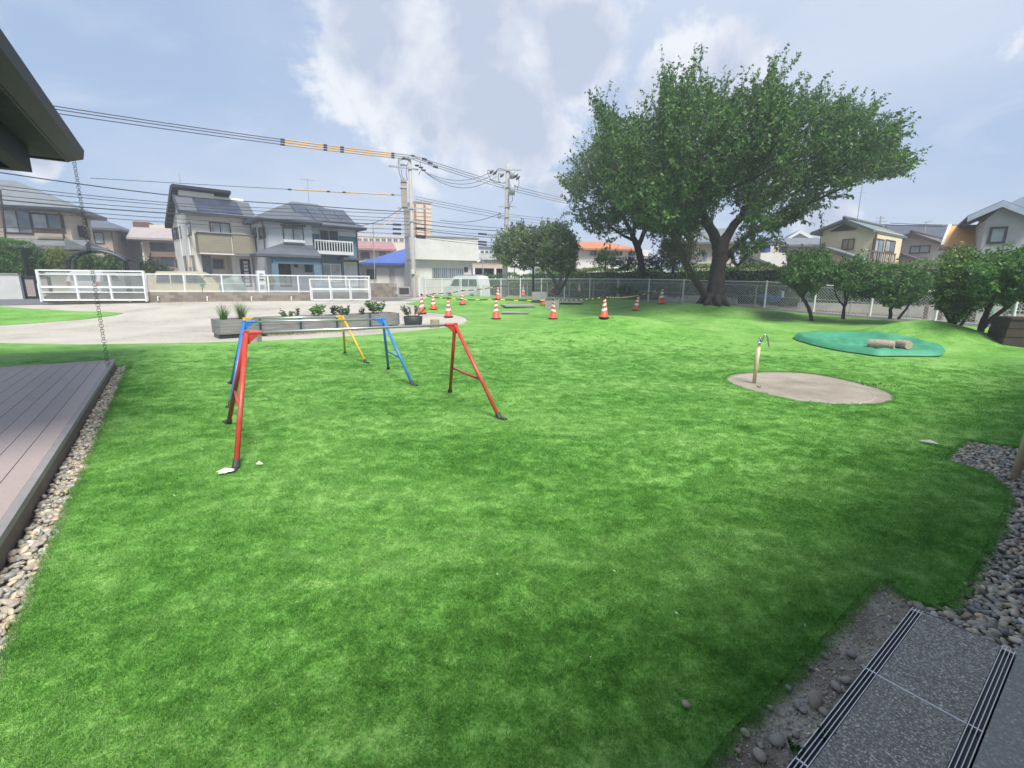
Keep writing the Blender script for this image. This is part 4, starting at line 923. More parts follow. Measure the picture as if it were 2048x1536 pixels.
def back_fence():
    t = thing('mesh_fence', 'long white mesh fence behind the big tree and the fruit trees', 'fence', FENCE_A)
    P = [FENCE_A+FENCE_D*s for s in np.arange(0,34.1,2.0)]; f0 = at(846,590,36.4); P0 = [V(f0.x,f0.y,0).lerp(FENCE_A,k) for k in (0,.25,.5,.75)]
    P = P0+P
    gr = [float(H(p.x,p.y)) for p in P]; hts = [1.3 if i < 14 else 1.3-.03*(i-13) for i in range(len(P))]
    gr = [g_-.03 for g_ in gr]
    for p, z, h in zip(P, gr, hts):
        m = MB(); m.tube([V(p.x,p.y,z-.1), V(p.x,p.y,z+h)], .042, 10); m.lathe([(.044,h),(.03,h+.025),(0,h+.03)],10,V(p.x,p.y,z)); part('post', m, 'white_paint', t)
    tr = MB(); br = MB(); mr_ = MB(); cur = MB()
    for i in range(len(P)-1):
        a, b = P[i], P[i+1]
        tr.tube([V(a.x,a.y,gr[i]+hts[i]-.03),V(b.x,b.y,gr[i+1]+hts[i+1]-.03)], .026, 6)
        br.tube([V(a.x,a.y,gr[i]+.10),V(b.x,b.y,gr[i+1]+.10)], .014, 5); mr_.tube([V(a.x,a.y,gr[i]+.62),V(b.x,b.y,gr[i+1]+.62)], .012, 5)
        if i > 12: cur.hexa([V(p.x+dx,p.y+dx,z+dz) for dz in (-.2,.09) for p,z,dx in ((a,gr[i],-.09),(b,gr[i+1],-.09),(b,gr[i+1],.09),(a,gr[i],.09))])
    part('top_rail', tr, 'white_paint', t); part('bottom_rail', br, 'galv', t); part('middle_rail', mr_, 'galv', t); part('kerb', cur, 'concrete', t)
    w_ = MB()
    for i in range(len(P)-1):
        a, b = P[i], P[i+1]; x = wires(a, b, gr[i]+.1, gr[i]+hts[i]-.04, gr[i+1]+.1, gr[i+1]+hts[i+1]-.04, .115, .008); w_.add(x.v, x.f)
    part('wire_mesh', w_, 'mesh_wire', t, kind='stuff')
    # second, thinner fence across the path
    nB = V(.72,.695,0)*1.7; t2 = thing('mesh_fence', 'thin grey fence just behind the long white mesh fence', 'fence', FENCE_A+nB); Q = [FENCE_A+FENCE_D*s+nB for s in np.arange(-1,34,2.0)]
    tr = MB()
    for i, p in enumerate(Q):
        z = float(H(p.x,p.y))-.05; m = MB(); m.tube([V(p.x,p.y,z-.1),V(p.x,p.y,z+1.12)], .03, 8); part('post', m, 'galv', t2)
        if i: q = Q[i-1]; zq = float(H(q.x,q.y))-.05; tr.tube([V(q.x,q.y,zq+1.1),V(p.x,p.y,z+1.1)], .018, 5)
    part('top_rail', tr, 'galv', t2)
    # gate posts at the drive
    gb = at(840,594,35); g2 = thing('gate_frame', 'white gate frame beside the drive entrance, left of the white van', 'gate', gb)
    m = MB(); m.bar(gb, V(gb.x,gb.y,gb.z+1.45), .11); part('post', m, 'white_paint', g2)
    for px in (846,852): p = at(px,592,36.2); m = MB(); m.bar(p, V(p.x,p.y,p.z+1.35), .07); part('upright', m, 'white_paint', g2)
    p0 = at(846,592,36.2); p1 = at(852,592,36.2); m = MB(); m.bar(p0+V(0,0,1.35), p1+V(0,0,1.35), .07); part('rail', m, 'white_paint', g2)
    sb = at(835,591,35.5); m = MB(); m.bar(sb, sb+V(0,0,1.5), .05); m.box(sb+V(0,-.05,1.35), (.42,.03,.3)); solid('notice_board', m, 'wall_cream', 'small cream notice board on a post beside the drive gate', 'sign', sb)
back_fence()

# ------------------------------------------------------------------ cones, bars between them and the slabs they guard
CONES = [(844,627,37,'leftmost orange cone, half hidden by the grow bag plants'),(867,619,31,'orange cone at the back left, second from the left'),(897,634,37,'orange cone standing beside the sand tip with the small stump'),(925,609,27,'orange cone behind the white van, fourth from the left'),
 (992,638,39,'orange cone at the front with a round reflector, before the flat slabs'),(996,599,26,'orange cone at the back beside a fence post, above the front cone with reflector'),(1046,592,24,'orange cone at the back, left of the dark lamp post'),(1106,638,38,'orange cone at the front before the grey concrete block'),
 (1107,585,22,'far orange cone beside the small white box'),(1158,584,18,'tiny far orange cone right of the multi stemmed tree'),(1208,636,39,'upright orange cone at the front, right of the one before the concrete block'),(1229,585,18,'tiny far orange cone between the lamp and the big tree'),
 (1287,592,19,'far orange cone left of the cluster of three'),(1271,621,30,'leaning orange cone on the slope left of the cluster of three'),(1318,598,24,'left rear orange cone of the cluster of three'),(1323,608,31,'front orange cone of the cluster of three'),(1337,597,29,'right rear orange cone of the cluster of three')]
def cones():
    proto = None; tops = []
    for i, (px, py, hp, lab) in enumerate(CONES):
        b = gp(px,py)
        if hp < 23: b = at(px,py,.70*FPX/hp*.92); b.z = max(b.z-.02, 0)
        sc = min(1.25, max(.8, hp*b.y/FPX/.70))
        if proto is None:
            t = thing('traffic_cone', lab, 'traffic cone', b, 'traffic cones round the work area'); o = b
            m = MB(); c8 = [V(.178*math.cos(a)+o.x,.178*math.sin(a)*1.0+o.y,o.z) for a in [k*math.pi/4+.39 for k in range(8)]]; m.prism(c8, V(0,0,.028)); part('base', m, 'black_rubber', t)
            m = MB(); m.lathe([(.165,.036),(.15,.055),(.135,.06),(.085,.34),(.03,.66),(.026,.70),(.012,.705),(0,.705)],18,o); part('body', m, 'cone_orange', t, True)
            for z0, z1 in ((.26,.345),(.43,.505),(.575,.625)):
                rr = lambda z: .1355+(.03-.1355)*(z-.06)/.60-(.006 if .2<z<.5 else .002)+.006
                m = MB(); n = 18; vs = []; fs = []
                for k in range(n):
                    a = 2*math.pi*k/n; tl = .028*math.cos(a-.9); 
                    for z in (z0+tl, z1+tl): vs.append((o.x+rr(z)*math.cos(a), o.y+rr(z)*math.sin(a), o.z+z))
                for k in range(n): q=2*k; q2=2*((k+1)%n); fs.append((q,q2,q2+1,q+1))
                m.add(vs, fs); part('reflective_band', m, 'cone_white', t, True)
            m = MB(); m.tube([o+V(0,0,.70),o+V(0,0,.735)], .017, 8); part('tip', m, 'cone_orange', t)
            proto = t; c = t; c.scale = (sc,)*3
        else: c = dup(proto, b, random.uniform(0,6.28), lab, sc)
        if i == 13: c.rotation_euler = (0,.16,c.rotation_euler[2]*0)
        tops.append(b+V(0.10 if i == 13 else 0,0,.70*sc))
    BARL = {'front':['striped bar from the leftmost cone to the cone beside the sand tip','striped bar from the cone beside the sand tip to the front cone with reflector','striped bar passing in front of the flat slabs to the cone before the concrete block','striped bar from the cone before the concrete block to the upright cone right of it','striped bar rising to the leaning cone on the slope','striped bar from the leaning cone to the front cone of the cluster','short striped bar inside the cluster of three cones'],
     'rear':['striped bar between the two leftmost cones','striped bar behind the second cone from the left, rising to the right','striped bar crossing before the white van','striped bar between the two rear cones before the fence','striped bar behind the dark lamp post','far striped bar beside the small white box','far striped bar right of the multi stemmed tree','far striped bar between the lamp and the cone cluster','far striped bar ending at the left rear cone of the cluster']}
    front = [0,2,4,7,10,13,15,16]; back = [0,1,3,5,6,8,9,11,12,14]
    for seq, nm in ((front,'front'),(back,'rear')):
        for j in range(len(seq)-1):
            a, b = tops[seq[j]], tops[seq[j+1]]; mb = MB(); L = (b-a).length; d = (b-a)/L; n = max(3,int(L/.16)); 
            for k in range(n):
                p = a+d*(L*k/n); q = a+d*(L*(k+1)/n); sag = lambda u: V(0,0,-.05*4*u*(1-u))
                mb.tube([p+sag(k/n),q+sag((k+1)/n)], .019, 8, True, 1 if k % 3 == 1 else 0)
            mb.tube([a+V(0,0,-.02),a+V(0,0,.02)], .045, 8); mb.tube([b+V(0,0,-.02),b+V(0,0,.02)], .045, 8)
            solid('cone_bar', mb, ['black_rubber','hazard_yellow'], BARL[nm][j], 'barrier bar', a, 'striped bars between the cones')
    def blk(name, px, py, Y, size, mat, lab, cat, rot=0, dz=0):
        c = at(px,py,Y); c.z = float(H(c.x,c.y))+size[2]/2+dz; m = MB(); m.box(c, size, V(math.cos(rot),math.sin(rot),0)); solid(name, m, mat, lab, cat, c)
    blk('concrete_block',1079,592,24.0,(.72,.5,.42),'concrete','grey concrete block on the mound under the dark lamp post','block',-.1,.1)
    blk('concrete_block',1105,604,21.0,(.60,.5,.42),'concrete','grey concrete block behind the front cone, nearest of the slabs','block',-.15,-.02)
    for px, py, Y, sz, r_, lab in ((1036,601,22.5,(1.5,.9,.07),.3,'flat grey slab on the turf between two cones'),(1030,612,19.5,(1.1,.5,.05),-.1,'small flat grey slab nearest the front cone with reflector'),(1128,597,23.5,(1.9,.9,.07),-.25,'long flat grey slab reaching right from the concrete block'),(1215,588,27,(1.6,.8,.07),.1,'flat grey slab far behind on the right mound')):
        blk('slab',px,py,Y,sz,'concrete',lab,'slab',r_,.02)
    blk('white_box',1114,584,27,(.24,.2,.26),'offwhite','small white box at the foot of the multi stemmed tree','box',0,.2)
    c = gp(1088,611); c.z += .06; mb = MB()
    for k in range(4): mb.tube([c+V(math.cos(a)*(.2-.02*k),math.sin(a)*(.16-.02*k),.025*k+random.uniform(0,.02)) for a in [i*.5236 for i in range(13)]], .02, 6)
    solid('hose_coil', mb, 'cone_orange', 'orange coiled hose on the turf left of the concrete block', 'hose', c)
cones()

# ------------------------------------------------------------------ trees and shrubs
def poly_dist(p, poly):
    n = len(poly); best = 1e9; p = np.array(p)
    for i in range(n):
        a = np.array(poly[i]); b = np.array(poly[(i+1)%n]); t = np.clip(((p-a)@(b-a))/max(1e-9,(b-a)@(b-a)),0,1); best = min(best, np.hypot(*(a+(b-a)*t-p)))
    return best
def crown(poly, Y, thick, nclump, per, spread_px, shoot, nleaf, lsize, wide, seed, heart, up=.45, droop=.5, edge=60, gaps=(), twig_r=.008, outw=.9):
    """leafy shoots grouped in clumps through the volume of a crown; the outline comes from the photograph, the depth from the species"""
    r = np.random.default_rng(seed); xs = [p[0] for p in poly]; ys = [p[1] for p in poly]; vs=[]; fs=[]; tw = MB()
    hp = np.array(at(*heart, Y)); k = 0; tries = 0
    while k < nclump and tries < nclump*40:
        tries += 1
        c = np.array([r.uniform(min(xs),max(xs)), r.uniform(min(ys),max(ys))])
        if not inpoly(c[0],c[1],poly): continue
        if any((c[0]-g[0])**2/g[2]**2+(c[1]-g[1])**2/g[3]**2 < 1 for g in gaps): continue
        k += 1; e = min(1, poly_dist(c, poly)/edge); th = thick*math.sqrt(max(.02, 1-(1-e)**2)); dy0 = r.uniform(-1,1)*th
        for j in range(per):
            q = c+r.normal(0,spread_px,2)
            if not inpoly(q[0],q[1],poly): continue
            if any((q[0]-g[0])**2/(g[2]*.85)**2+(q[1]-g[1])**2/(g[3]*.85)**2 < 1 for g in gaps): continue
            p = np.array(at(q[0],q[1],Y+dy0+r.normal(0,spread_px*Y/FPX*.8)))
            d = p-hp; d /= np.linalg.norm(d)+1e-6; d = d*outw+r.normal(0,.45,3); d[2] += up; d /= np.linalg.norm(d)
            L = shoot*r.uniform(.55,1.25); bend = r.normal(0,.18,3); end = p+d*L+bend*L*.4
            pe = CM.T @ (end-np.array([0,0,EYE])); ex, ey = 1024+FPX*pe[0]/pe[2], 768+FPX*pe[1]/pe[2]
            if not inpoly(ex, ey, poly) and r.uniform() > .12: continue
            tw.tube([Vector(p-d*.15*L), Vector(p+d*L*.5+bend*L*.1), Vector(end)], [twig_r,twig_r*.7,twig_r*.3], 3, False)
            for i in range(nleaf):
                f = (i+r.uniform(0,1))/nleaf; b = p+d*L*f+bend*L*.4*f*f
                ld = d*.45+r.normal(0,.75,3); ld[2] -= droop; ld /= np.linalg.norm(ld)+1e-6
                leaf(vs, fs, b, ld, lsize*r.uniform(.65,1.2), wide, r)
    m = MB(); m.add(vs, fs); return m, tw
def limb(mb, pts, n=10, wob=0.0):
    """pts: (px, py, Y, radius_px)"""
    P = [at(p[0],p[1],p[2]) for p in pts]; rs = [p[3]*p[2]/FPX*.67 for p in pts]
    C = catmull(P, 5); rr = []
    for i in range(len(C)): f = i/5; a = min(int(f), len(rs)-2); rr.append(rs[a]+(rs[a+1]-rs[a])*(f-a))
    mb.tube([c+V(random.gauss(0,wob),random.gauss(0,wob),0) for c in C], [x*random.uniform(.94,1.06) for x in rr], n)
TY = 20.3
def big_tree():
    b = at(1424,613,TY); g_ = float(H(b.x,b.y)); t = thing('cherry_tree', 'big spreading cherry tree with thick dark trunk on the turf mound', 'tree', V(b.x,b.y,g_))
    m = MB()
    P = [(1423,618,TY,33),(1425,606,TY,29),(1429,592,TY,25.5),(1432,570,TY,22),(1436,540,TY,20.5),(1440,510,TY,21.5),(1441,490,TY,23)]
    limb(m, P, 14, .012)
    for k in range(7):
        a = k*.9+.3; q = at(1424,600,TY); m.tube([q+V(math.cos(a)*.30,math.sin(a)*.30,.15), V(b.x+math.cos(a)*.50,b.y+math.sin(a)*.48,g_+.08), V(b.x+math.cos(a)*.72,b.y+math.sin(a)*.65,g_-.06)], [.2,.12,.05], 7)
    part('trunk', m, 'bark', t, True)
    L = [[(1440,496,TY,17),(1424,462,TY-.3,13.5),(1408,435,TY-.5,12),(1402,400,TY-.8,10.5),(1398,350,TY-1,8),(1390,290,TY-1.2,5.5),(1372,220,TY-1.4,3),(1358,170,TY-1.5,1.2)],
         [(1442,494,TY,16),(1460,462,TY+.3,12.5),(1480,436,TY+.6,11),(1512,410,TY+.8,9),(1550,382,TY+1,7.5),(1610,345,TY+1.3,5.5),(1690,310,TY+1.6,3.5),(1770,285,TY+1.8,1.5)],
         [(1448,520,TY,10),(1474,492,TY-.4,8.5),(1506,462,TY-.8,7.5),(1560,436,TY-1.2,6),(1620,405,TY-1.8,4),(1690,375,TY-2,2)],
         [(1416,597,TY-.2,11),(1398,572,TY-.4,10),(1378,540,TY-.6,9),(1362,505,TY-.9,8.5),(1340,460,TY-1.4,7.5),(1310,415,TY-1.9,6),(1270,370,TY-2.4,4),(1220,330,TY-2.8,2)],
         [(1406,425,TY-.5,9),(1372,385,TY,7.5),(1330,345,TY+.4,6),(1270,310,TY+.8,4),(1215,270,TY+1,2)],
         [(1482,434,TY+.6,8),(1500,380,TY+.2,7),(1520,320,TY-.2,5.5),(1545,250,TY-.5,3.5),(1560,170,TY-.6,1.3)],
         [(1401,385,TY-.8,7),(1432,330,TY-1.2,6),(1460,270,TY-1.5,4.5),(1480,210,TY-1.6,2)],
         [(1512,410,TY+.8,6),(1570,395,TY+2,5),(1640,365,TY+2.6,3.5),(1740,350,TY+3,1.5)],
         [(1402,400,TY-.8,7),(1440,385,TY-2.2,6),(1500,360,TY-3,4),(1570,320,TY-3.4,2)],
         [(1460,505,TY,6),(1475,530,TY-.6,4),(1500,500,TY-1.2,3),(1530,480,TY-1.6,1.5)]]
    for l in L: m = MB(); limb(m, l, 9, .01); part('limb', m, 'bark', t, True)
    out = [(1190,330),(1200,265),(1188,215),(1186,185),(1205,205),(1240,228),(1290,225),(1318,205),(1320,160),(1335,140),(1350,165),(1372,150),(1392,120),(1402,96),(1415,130),(1412,165),(1440,185),(1490,160),(1498,185),(1530,165),(1548,122),(1565,150),(1585,185),(1612,180),(1625,195),(1645,168),(1662,205),(1700,185),(1712,200),(1740,215),(1755,205),(1760,240),(1790,245),(1806,225),(1808,260),(1795,300),(1822,292),(1845,325),(1825,345),(1790,358),(1740,362),(1700,365),(1715,395),(1680,395),(1665,390),(1660,410),(1630,412),(1620,455),(1590,440),(1560,462),(1545,492),(1505,505),(1480,545),(1465,520),(1462,490),(1478,450),(1455,430),(1430,440),(1418,462),(1400,475),(1370,470),(1330,470),(1290,455),(1240,420),(1200,380)]
    gaps = [(1455,448,26,24),(1500,300,10,8),(1600,415,16,10),(1560,405,14,8),(1530,430,18,9),(1640,385,14,8),(1350,235,9,12),(1262,250,10,8),(1690,240,12,9),(1780,270,10,12),(1720,330,14,7),(1410,215,8,10),(1575,210,9,9),(1470,225,9,9)]
    cr, tw = crown(out, TY, 4.3, 560, 12, 14, .95, 20, .15, .48, 5, (1435,440), .40, .55, 95, gaps)
    # long shoots that break the outline
    rr = np.random.default_rng(9)
    for (px, py, a, b) in ((1186,215,1180,178),(1320,170,1316,140),(1345,165,1340,136),(1395,140,1408,92),(1380,150,1388,118),(1548,160,1550,120),(1600,195,1612,170),(1650,190,1650,152),(1700,200,1712,178),(1745,225,1758,198),(1795,250,1806,222),(1800,275,1812,240),(1815,325,1846,322),(1800,345,1830,352),(1195,240,1184,200),(1220,235,1232,205),(1130,370,1114,352),(1420,180,1428,150),(1585,200,1590,168),(1760,255,1778,225),(1640,425,1645,452),(1555,480,1550,505)):
        p = np.array(at(px,py,TY-.5)); e = np.array(at(a,b,TY-.6)); d = e-p; L = np.linalg.norm(d); d /= L
        tw.tube([Vector(p-d*.4),Vector(p+d*L*.5),Vector(e)],[.012,.008,.003],3,False); vs=[]; fs=[]
        for i in range(26):
            f = i/26; ld = d*.5+rr.normal(0,.6,3); ld[2] -= .35; ld /= np.linalg.norm(ld); leaf(vs, fs, p+d*L*f*1.0+rr.normal(0,.05,3), ld, .16*rr.uniform(.7,1.1), .44, rr)
        cr.add(vs, fs)
    part('crown', cr, 'leaf_cherry', t); part('twigs', tw, 'bark', t, kind='stuff')
    # low leafy sprouts on the trunk
    sp, tw2 = crown([(1375,490),(1420,485),(1425,545),(1400,560),(1372,545)], TY-.5, .6, 9, 6, 9, .5, 9, .15, .44, 6, (1425,540), .1, .4, 20); part('sprouts', sp, 'leaf_cherry', t, kind='stuff')
big_tree()
CIT = 'small fruit trees along the back fence'
def tree(name, label, Y, base, limbs, poly, mat, bark, prm, group=None, gaps=(), cat='tree', heart=None):
    b = at(*base, Y); g_ = float(H(b.x,b.y)); t = thing(name, label, cat, V(b.x,b.y,min(b.z,g_+.05)), group)
    m = MB()
    for i, l in enumerate(limbs): limb(m, [(p[0],p[1],Y+(p[3] if len(p) > 3 else 0),p[2]) for p in l], 8, .006)
    part('trunk', m, bark, t, True)
    if group == CIT: cx_ = sum(p[0] for p in poly)/len(poly); cy_ = sum(p[1] for p in poly)/len(poly); poly = [(cx_+(p[0]-cx_)*.94, cy_+(p[1]-cy_)*.94) for p in poly]
    hx = heart or (sum(p[0] for p in poly)/len(poly), max(p[1] for p in poly))
    cr, tw = crown(poly, Y, prm['thick'], prm['n'], prm['per'], prm['sp'], prm['shoot'], prm['nl'], prm['ls'], prm.get('wide',.5), prm['seed'], hx, prm.get('up',.3), prm.get('droop',.2), prm.get('edge',40), gaps, prm.get('tr',.006))
    part('crown', cr, mat, t); part('twigs', tw, bark, t, kind='stuff'); return t
tree('cherry_tree','second dark tree behind the fence and hedge, left of the big cherry',26.5,(1284,548),[[(1284,552,11),(1282,525,10),(1277,500,10),(1268,478,8),(1255,450,6),(1230,410,4),(1195,370,2)],[(1276,495,7),(1290,460,6,.5),(1310,420,4.5,1),(1340,380,3,1.5)],[(1270,482,5),(1245,470,4,-.5),(1215,450,3,-1)],[(1268,470,5),(1270,430,4.5,-1),(1280,380,3,-1.5),(1270,330,1.5,-1.5)]],
  [(1113,352),(1150,340),(1142,315),(1165,300),(1190,275),(1230,260),(1290,270),(1340,300),(1400,330),(1420,380),(1405,440),(1390,478),(1350,478),(1320,462),(1300,480),(1285,455),(1262,462),(1235,478),(1205,492),(1190,470),(1170,462),(1150,440),(1135,415),(1142,385),(1120,372)],'leaf_cherry_far','bark',dict(thick=4.2,n=340,per=11,sp=14,shoot=.95,nl=16,ls=.175,wide=.46,seed=21,up=.25,droop=.55,edge=70),heart=(1275,440),gaps=[(1255,445,12,10),(1185,400,9,8),(1225,470,12,7)])
tree('evergreen_tree','round grey green evergreen with pale forked trunks before the fence',25.5,(1108,585),[[(1112,590,5),(1108,560,4.5),(1090,535,4),(1075,510,3)],[(1114,590,5),(1122,555,4.5),(1130,525,4),(1128,495,2.5)],[(1116,588,4.5),(1130,565,4,.4),(1138,540,3,.6)],[(1090,535,3),(1060,528,2.2,-.6),(1030,520,1.4,-.8)],[(1085,528,3),(1050,505,2,-.9),(1020,500,1.2,-1)]],
  [(986,492),(992,470),(1005,468),(1022,455),(1040,450),(1046,443),(1052,462),(1075,455),(1092,446),(1118,446),(1138,455),(1152,472),(1160,495),(1155,520),(1148,545),(1130,548),(1105,542),(1075,532),(1050,540),(1020,535),(1000,525),(988,510)],'leaf_evergreen','bark_pale',dict(thick=2.0,n=330,per=11,sp=9,shoot=.38,nl=14,ls=.14,wide=.4,seed=22,up=.35,droop=0,edge=35),heart=(1085,520),gaps=[(1040,524,16,6),(1075,524,10,6)])
CIT = 'small fruit trees along the back fence'
tree('fruit_tree','dark green fruit tree with single curved trunk right of the big cherry',17.8,(1622,645),[[(1624,648,6),(1620,625,5),(1611,604,5),(1600,588,4.5),(1588,572,3)],[(1606,592,4),(1622,570,3,.3),(1640,545,2,.5)],[(1603,590,3.5),(1595,560,3,-.4),(1600,530,2,-.5)]],
  [(1556,560),(1560,540),(1575,530),(1570,512),(1592,505),(1605,495),(1625,498),(1650,492),(1662,505),(1672,535),(1678,555),(1662,572),(1640,580),(1632,598),(1610,592),(1590,588),(1575,575)],'leaf_citrus','bark',dict(thick=1.3,n=150,per=9,sp=9,shoot=.30,nl=12,ls=.11,seed=31,up=.3,edge=35),CIT,gaps=[(1645,575,8,6),(1600,545,5,6)])
tree('fruit_tree','slim fruit tree with upright forked stems, second right of the big cherry',17.2,(1688,634),[[(1686,638,5),(1688,618,4),(1690,596,3),(1685,565,2)],[(1690,612,3.5),(1698,585,2.5,.3),(1705,555,1.8,.4)],[(1688,612,3),(1672,590,2,-.3),(1668,560,1.5,-.3)]],
  [(1660,560),(1672,530),(1690,515),(1720,508),(1745,525),(1758,545),(1760,575),(1748,600),(1725,598),(1705,605),(1690,590),(1670,585)],'leaf_citrus','bark',dict(thick=1.1,n=125,per=9,sp=9,shoot=.30,nl=11,ls=.105,seed=32,up=.3,edge=32),CIT,gaps=[(1718,585,9,6),(1690,575,7,6),(1735,570,7,6)])
tree('fruit_tree','fruit tree on two thin leaning stems, third right of the big cherry',16.6,(1790,634),[[(1780,637,5),(1781,615,4),(1778,590,3),(1770,560,2)],[(1797,637,4),(1812,618,3,.2),(1824,598,2.5,.3),(1830,570,1.6,.4)],[(1781,610,3),(1795,580,2.2,-.3),(1805,550,1.5,-.4)]],
  [(1738,585),(1742,550),(1752,530),(1790,522),(1820,530),(1852,532),(1872,545),(1868,572),(1852,592),(1840,615),(1815,612),(1795,622),(1775,618),(1752,606)],'leaf_citrus','bark',dict(thick=1.2,n=170,per=9,sp=10,shoot=.30,nl=11,ls=.10,seed=33,up=.3,edge=36),CIT,gaps=[(1850,555,7,6),(1800,595,7,6)])
tree('fruit_tree','bushy yellow green fruit tree on many low stems before the orange panel',14.2,(1900,652),[[(1905,660,6),(1898,640,5),(1885,615,3.5),(1878,590,2)],[(1908,660,6),(1912,635,5),(1920,605,3.5),(1930,570,2)],[(1910,660,5),(1930,640,4,.3),(1945,615,3,.4)],[(1903,655,5),(1905,620,3.5,-.4),(1900,580,2,-.5)]],
  [(1862,600),(1870,570),(1868,545),(1885,520),(1900,492),(1915,505),(1930,495),(1950,490),(1965,505),(1972,535),(1980,570),(1978,605),(1965,630),(1945,628),(1925,650),(1900,645),(1885,628),(1868,620)],'leaf_citrus_yellow','bark',dict(thick=1.1,n=190,per=9,sp=11,shoot=.34,nl=11,ls=.10,seed=34,up=.3,edge=36),CIT,gaps=[(1880,560,8,9),(1950,620,8,7)])
tree('fruit_tree','dense fruit tree with two bent dark trunks at the right edge',12.6,(1958,668),[[(1956,680,9),(1962,655,8),(1972,628,7),(1985,600,5),(1990,570,3)],[(1965,655,7.5),(1990,632,6.5,.2),(2020,610,5,.3),(2050,580,3,.4)],[(1975,622,5),(1960,590,3.5,-.3),(1955,560,2,-.4)]],
  [(1925,560),(1935,530),(1955,510),(1990,500),(2020,498),(2048,488),(2090,495),(2120,540),(2110,590),(2070,612),(2040,602),(2010,618),(1985,612),(1960,625),(1938,600)],'leaf_citrus','bark',dict(thick=1.1,n=210,per=9,sp=13,shoot=.32,nl=12,ls=.10,seed=35,up=.3,edge=40),CIT,gaps=[(1950,560,8,7),(2040,575,9,8)])
tree('maple_tree','yellow green maple between the second tree and the big cherry trunk',27.5,(1345,545),[[(1345,548,4),(1348,520,3),(1350,490,2)],[(1348,525,2.5),(1370,500,2,.4)]],[(1318,480),(1345,462),(1370,468),(1392,462),(1398,490),(1392,520),(1375,540),(1345,542),(1322,530),(1312,505)],'leaf_yellow','bark',dict(thick=1.4,n=80,per=9,sp=9,shoot=.5,nl=10,ls=.13,seed=41,edge=30))
tree('shrub','light green feathery shrub behind the hedge, before the orange roof',29,(1210,535),[[(1210,540,3),(1212,515,2)]],[(1185,525),(1192,502),(1212,492),(1228,500),(1240,515),(1245,535),(1190,540)],'leaf_fresh','bark',dict(thick=.9,n=45,per=8,sp=8,shoot=.45,nl=9,ls=.13,seed=42,edge=25),cat='shrub')
tree('shrub','dark shrub between the second tree trunk and the light green shrub',28.5,(1255,540),[[(1255,542,3),(1256,520,2)]],[(1228,540),(1235,518),(1255,510),(1282,518),(1310,505),(1325,515),(1330,540)],'leaf_dark','bark',dict(thick=1,n=60,per=8,sp=8,shoot=.45,nl=9,ls=.13,seed=43,edge=25),cat='shrub')

def hedge(name, label, P0, P1, z0, z1, wd, n, mat, mat_top, ls, seed, cat='hedge'):
    """clipped hedge: dark twiggy core and leaves standing on it"""
    r = np.random.default_rng(seed); t = thing(name, label, cat, V(P0.x,P0.y,z0)); d = V(P1.x-P0.x,P1.y-P0.y,0); L = d.length; d.normalize(); nn = V(-d.y,d.x,0)
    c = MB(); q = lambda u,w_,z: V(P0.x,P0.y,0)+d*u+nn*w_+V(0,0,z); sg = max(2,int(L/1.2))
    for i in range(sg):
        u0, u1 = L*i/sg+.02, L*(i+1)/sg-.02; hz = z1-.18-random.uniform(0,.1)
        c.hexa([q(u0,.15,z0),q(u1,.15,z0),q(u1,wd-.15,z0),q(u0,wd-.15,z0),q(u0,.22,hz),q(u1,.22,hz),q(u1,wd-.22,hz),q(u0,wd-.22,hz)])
    part('core', c, 'hedge_core', t); vs=[]; fs=[]; v2=[]; f2=[]
    hN = np.array(nn); dN = np.array(d)
    for i in range(n):
        u = r.uniform(0,L); top = r.uniform() < wd/(wd+2*(z1-z0)) + .12
        wave = .10*math.sin(u*2.3+seed)+.07*math.sin(u*5.1+1)
        if top: w_ = r.uniform(0,wd); z = z1+wave+r.normal(0,.05)-.05; out = np.array([0,0,1.])
        else: w_ = r.normal(.06,.07); w_ = w_ if r.uniform() < .75 else wd-w_; z = z0+(z1-z0)*r.uniform()**.8+wave*.3; out = -hN if w_ < wd/2 else hN
        p = np.array(q(u,w_,z)); dd = out*.6+r.normal(0,.6,3)+np.array([0,0,.2]); dd /= np.linalg.norm(dd)
        if top and mat_top: leaf(v2, f2, p, dd, ls*r.uniform(.6,1.3), .5, r)
        else: leaf(vs, fs, p, dd, ls*r.uniform(.6,1.3), .5, r)
    m = MB(); m.add(vs, fs); part('foliage', m, mat, t)
    if v2: m = MB(); m.add(v2, f2); part('top_leaves', m, mat_top, t)  # top leaves kept apart so a paler material can paint them lit
HB = V(.72,.695,0)
def hp(s, off): p = FENCE_A+FENCE_D*s+HB*off; return p
hedge('hedge','long clipped hedge behind the white mesh fence and the big tree',hp(-1,4.2),hp(17.5,4.2),.45,2.55,1.3,15000,'leaf_hedge','leaf_hedge_lit',.14,51)
hedge('hedge','lower dark hedge behind the fruit trees on the right',hp(17.8,4.0),hp(31,4.0),.45,2.45,1.2,10000,'leaf_hedge','leaf_hedge',.14,52)
hedge('hedge','dark hedge on the left behind the round evergreen tree',at(962,560,40),at(1150,562,37),.6,2.2,1.2,4200,'leaf_hedge',None,.17,53)
hl0 = at(-60,560,25); hl1 = at(52,560,25.8)
hedge('hedge','square clipped hedge on top of the grey wall at the left edge',hl0,hl1,1.45,3.5,1.4,6000,'leaf_fresh','leaf_fresh',.11,54)
SHR = 'garden shrubs of the left house'
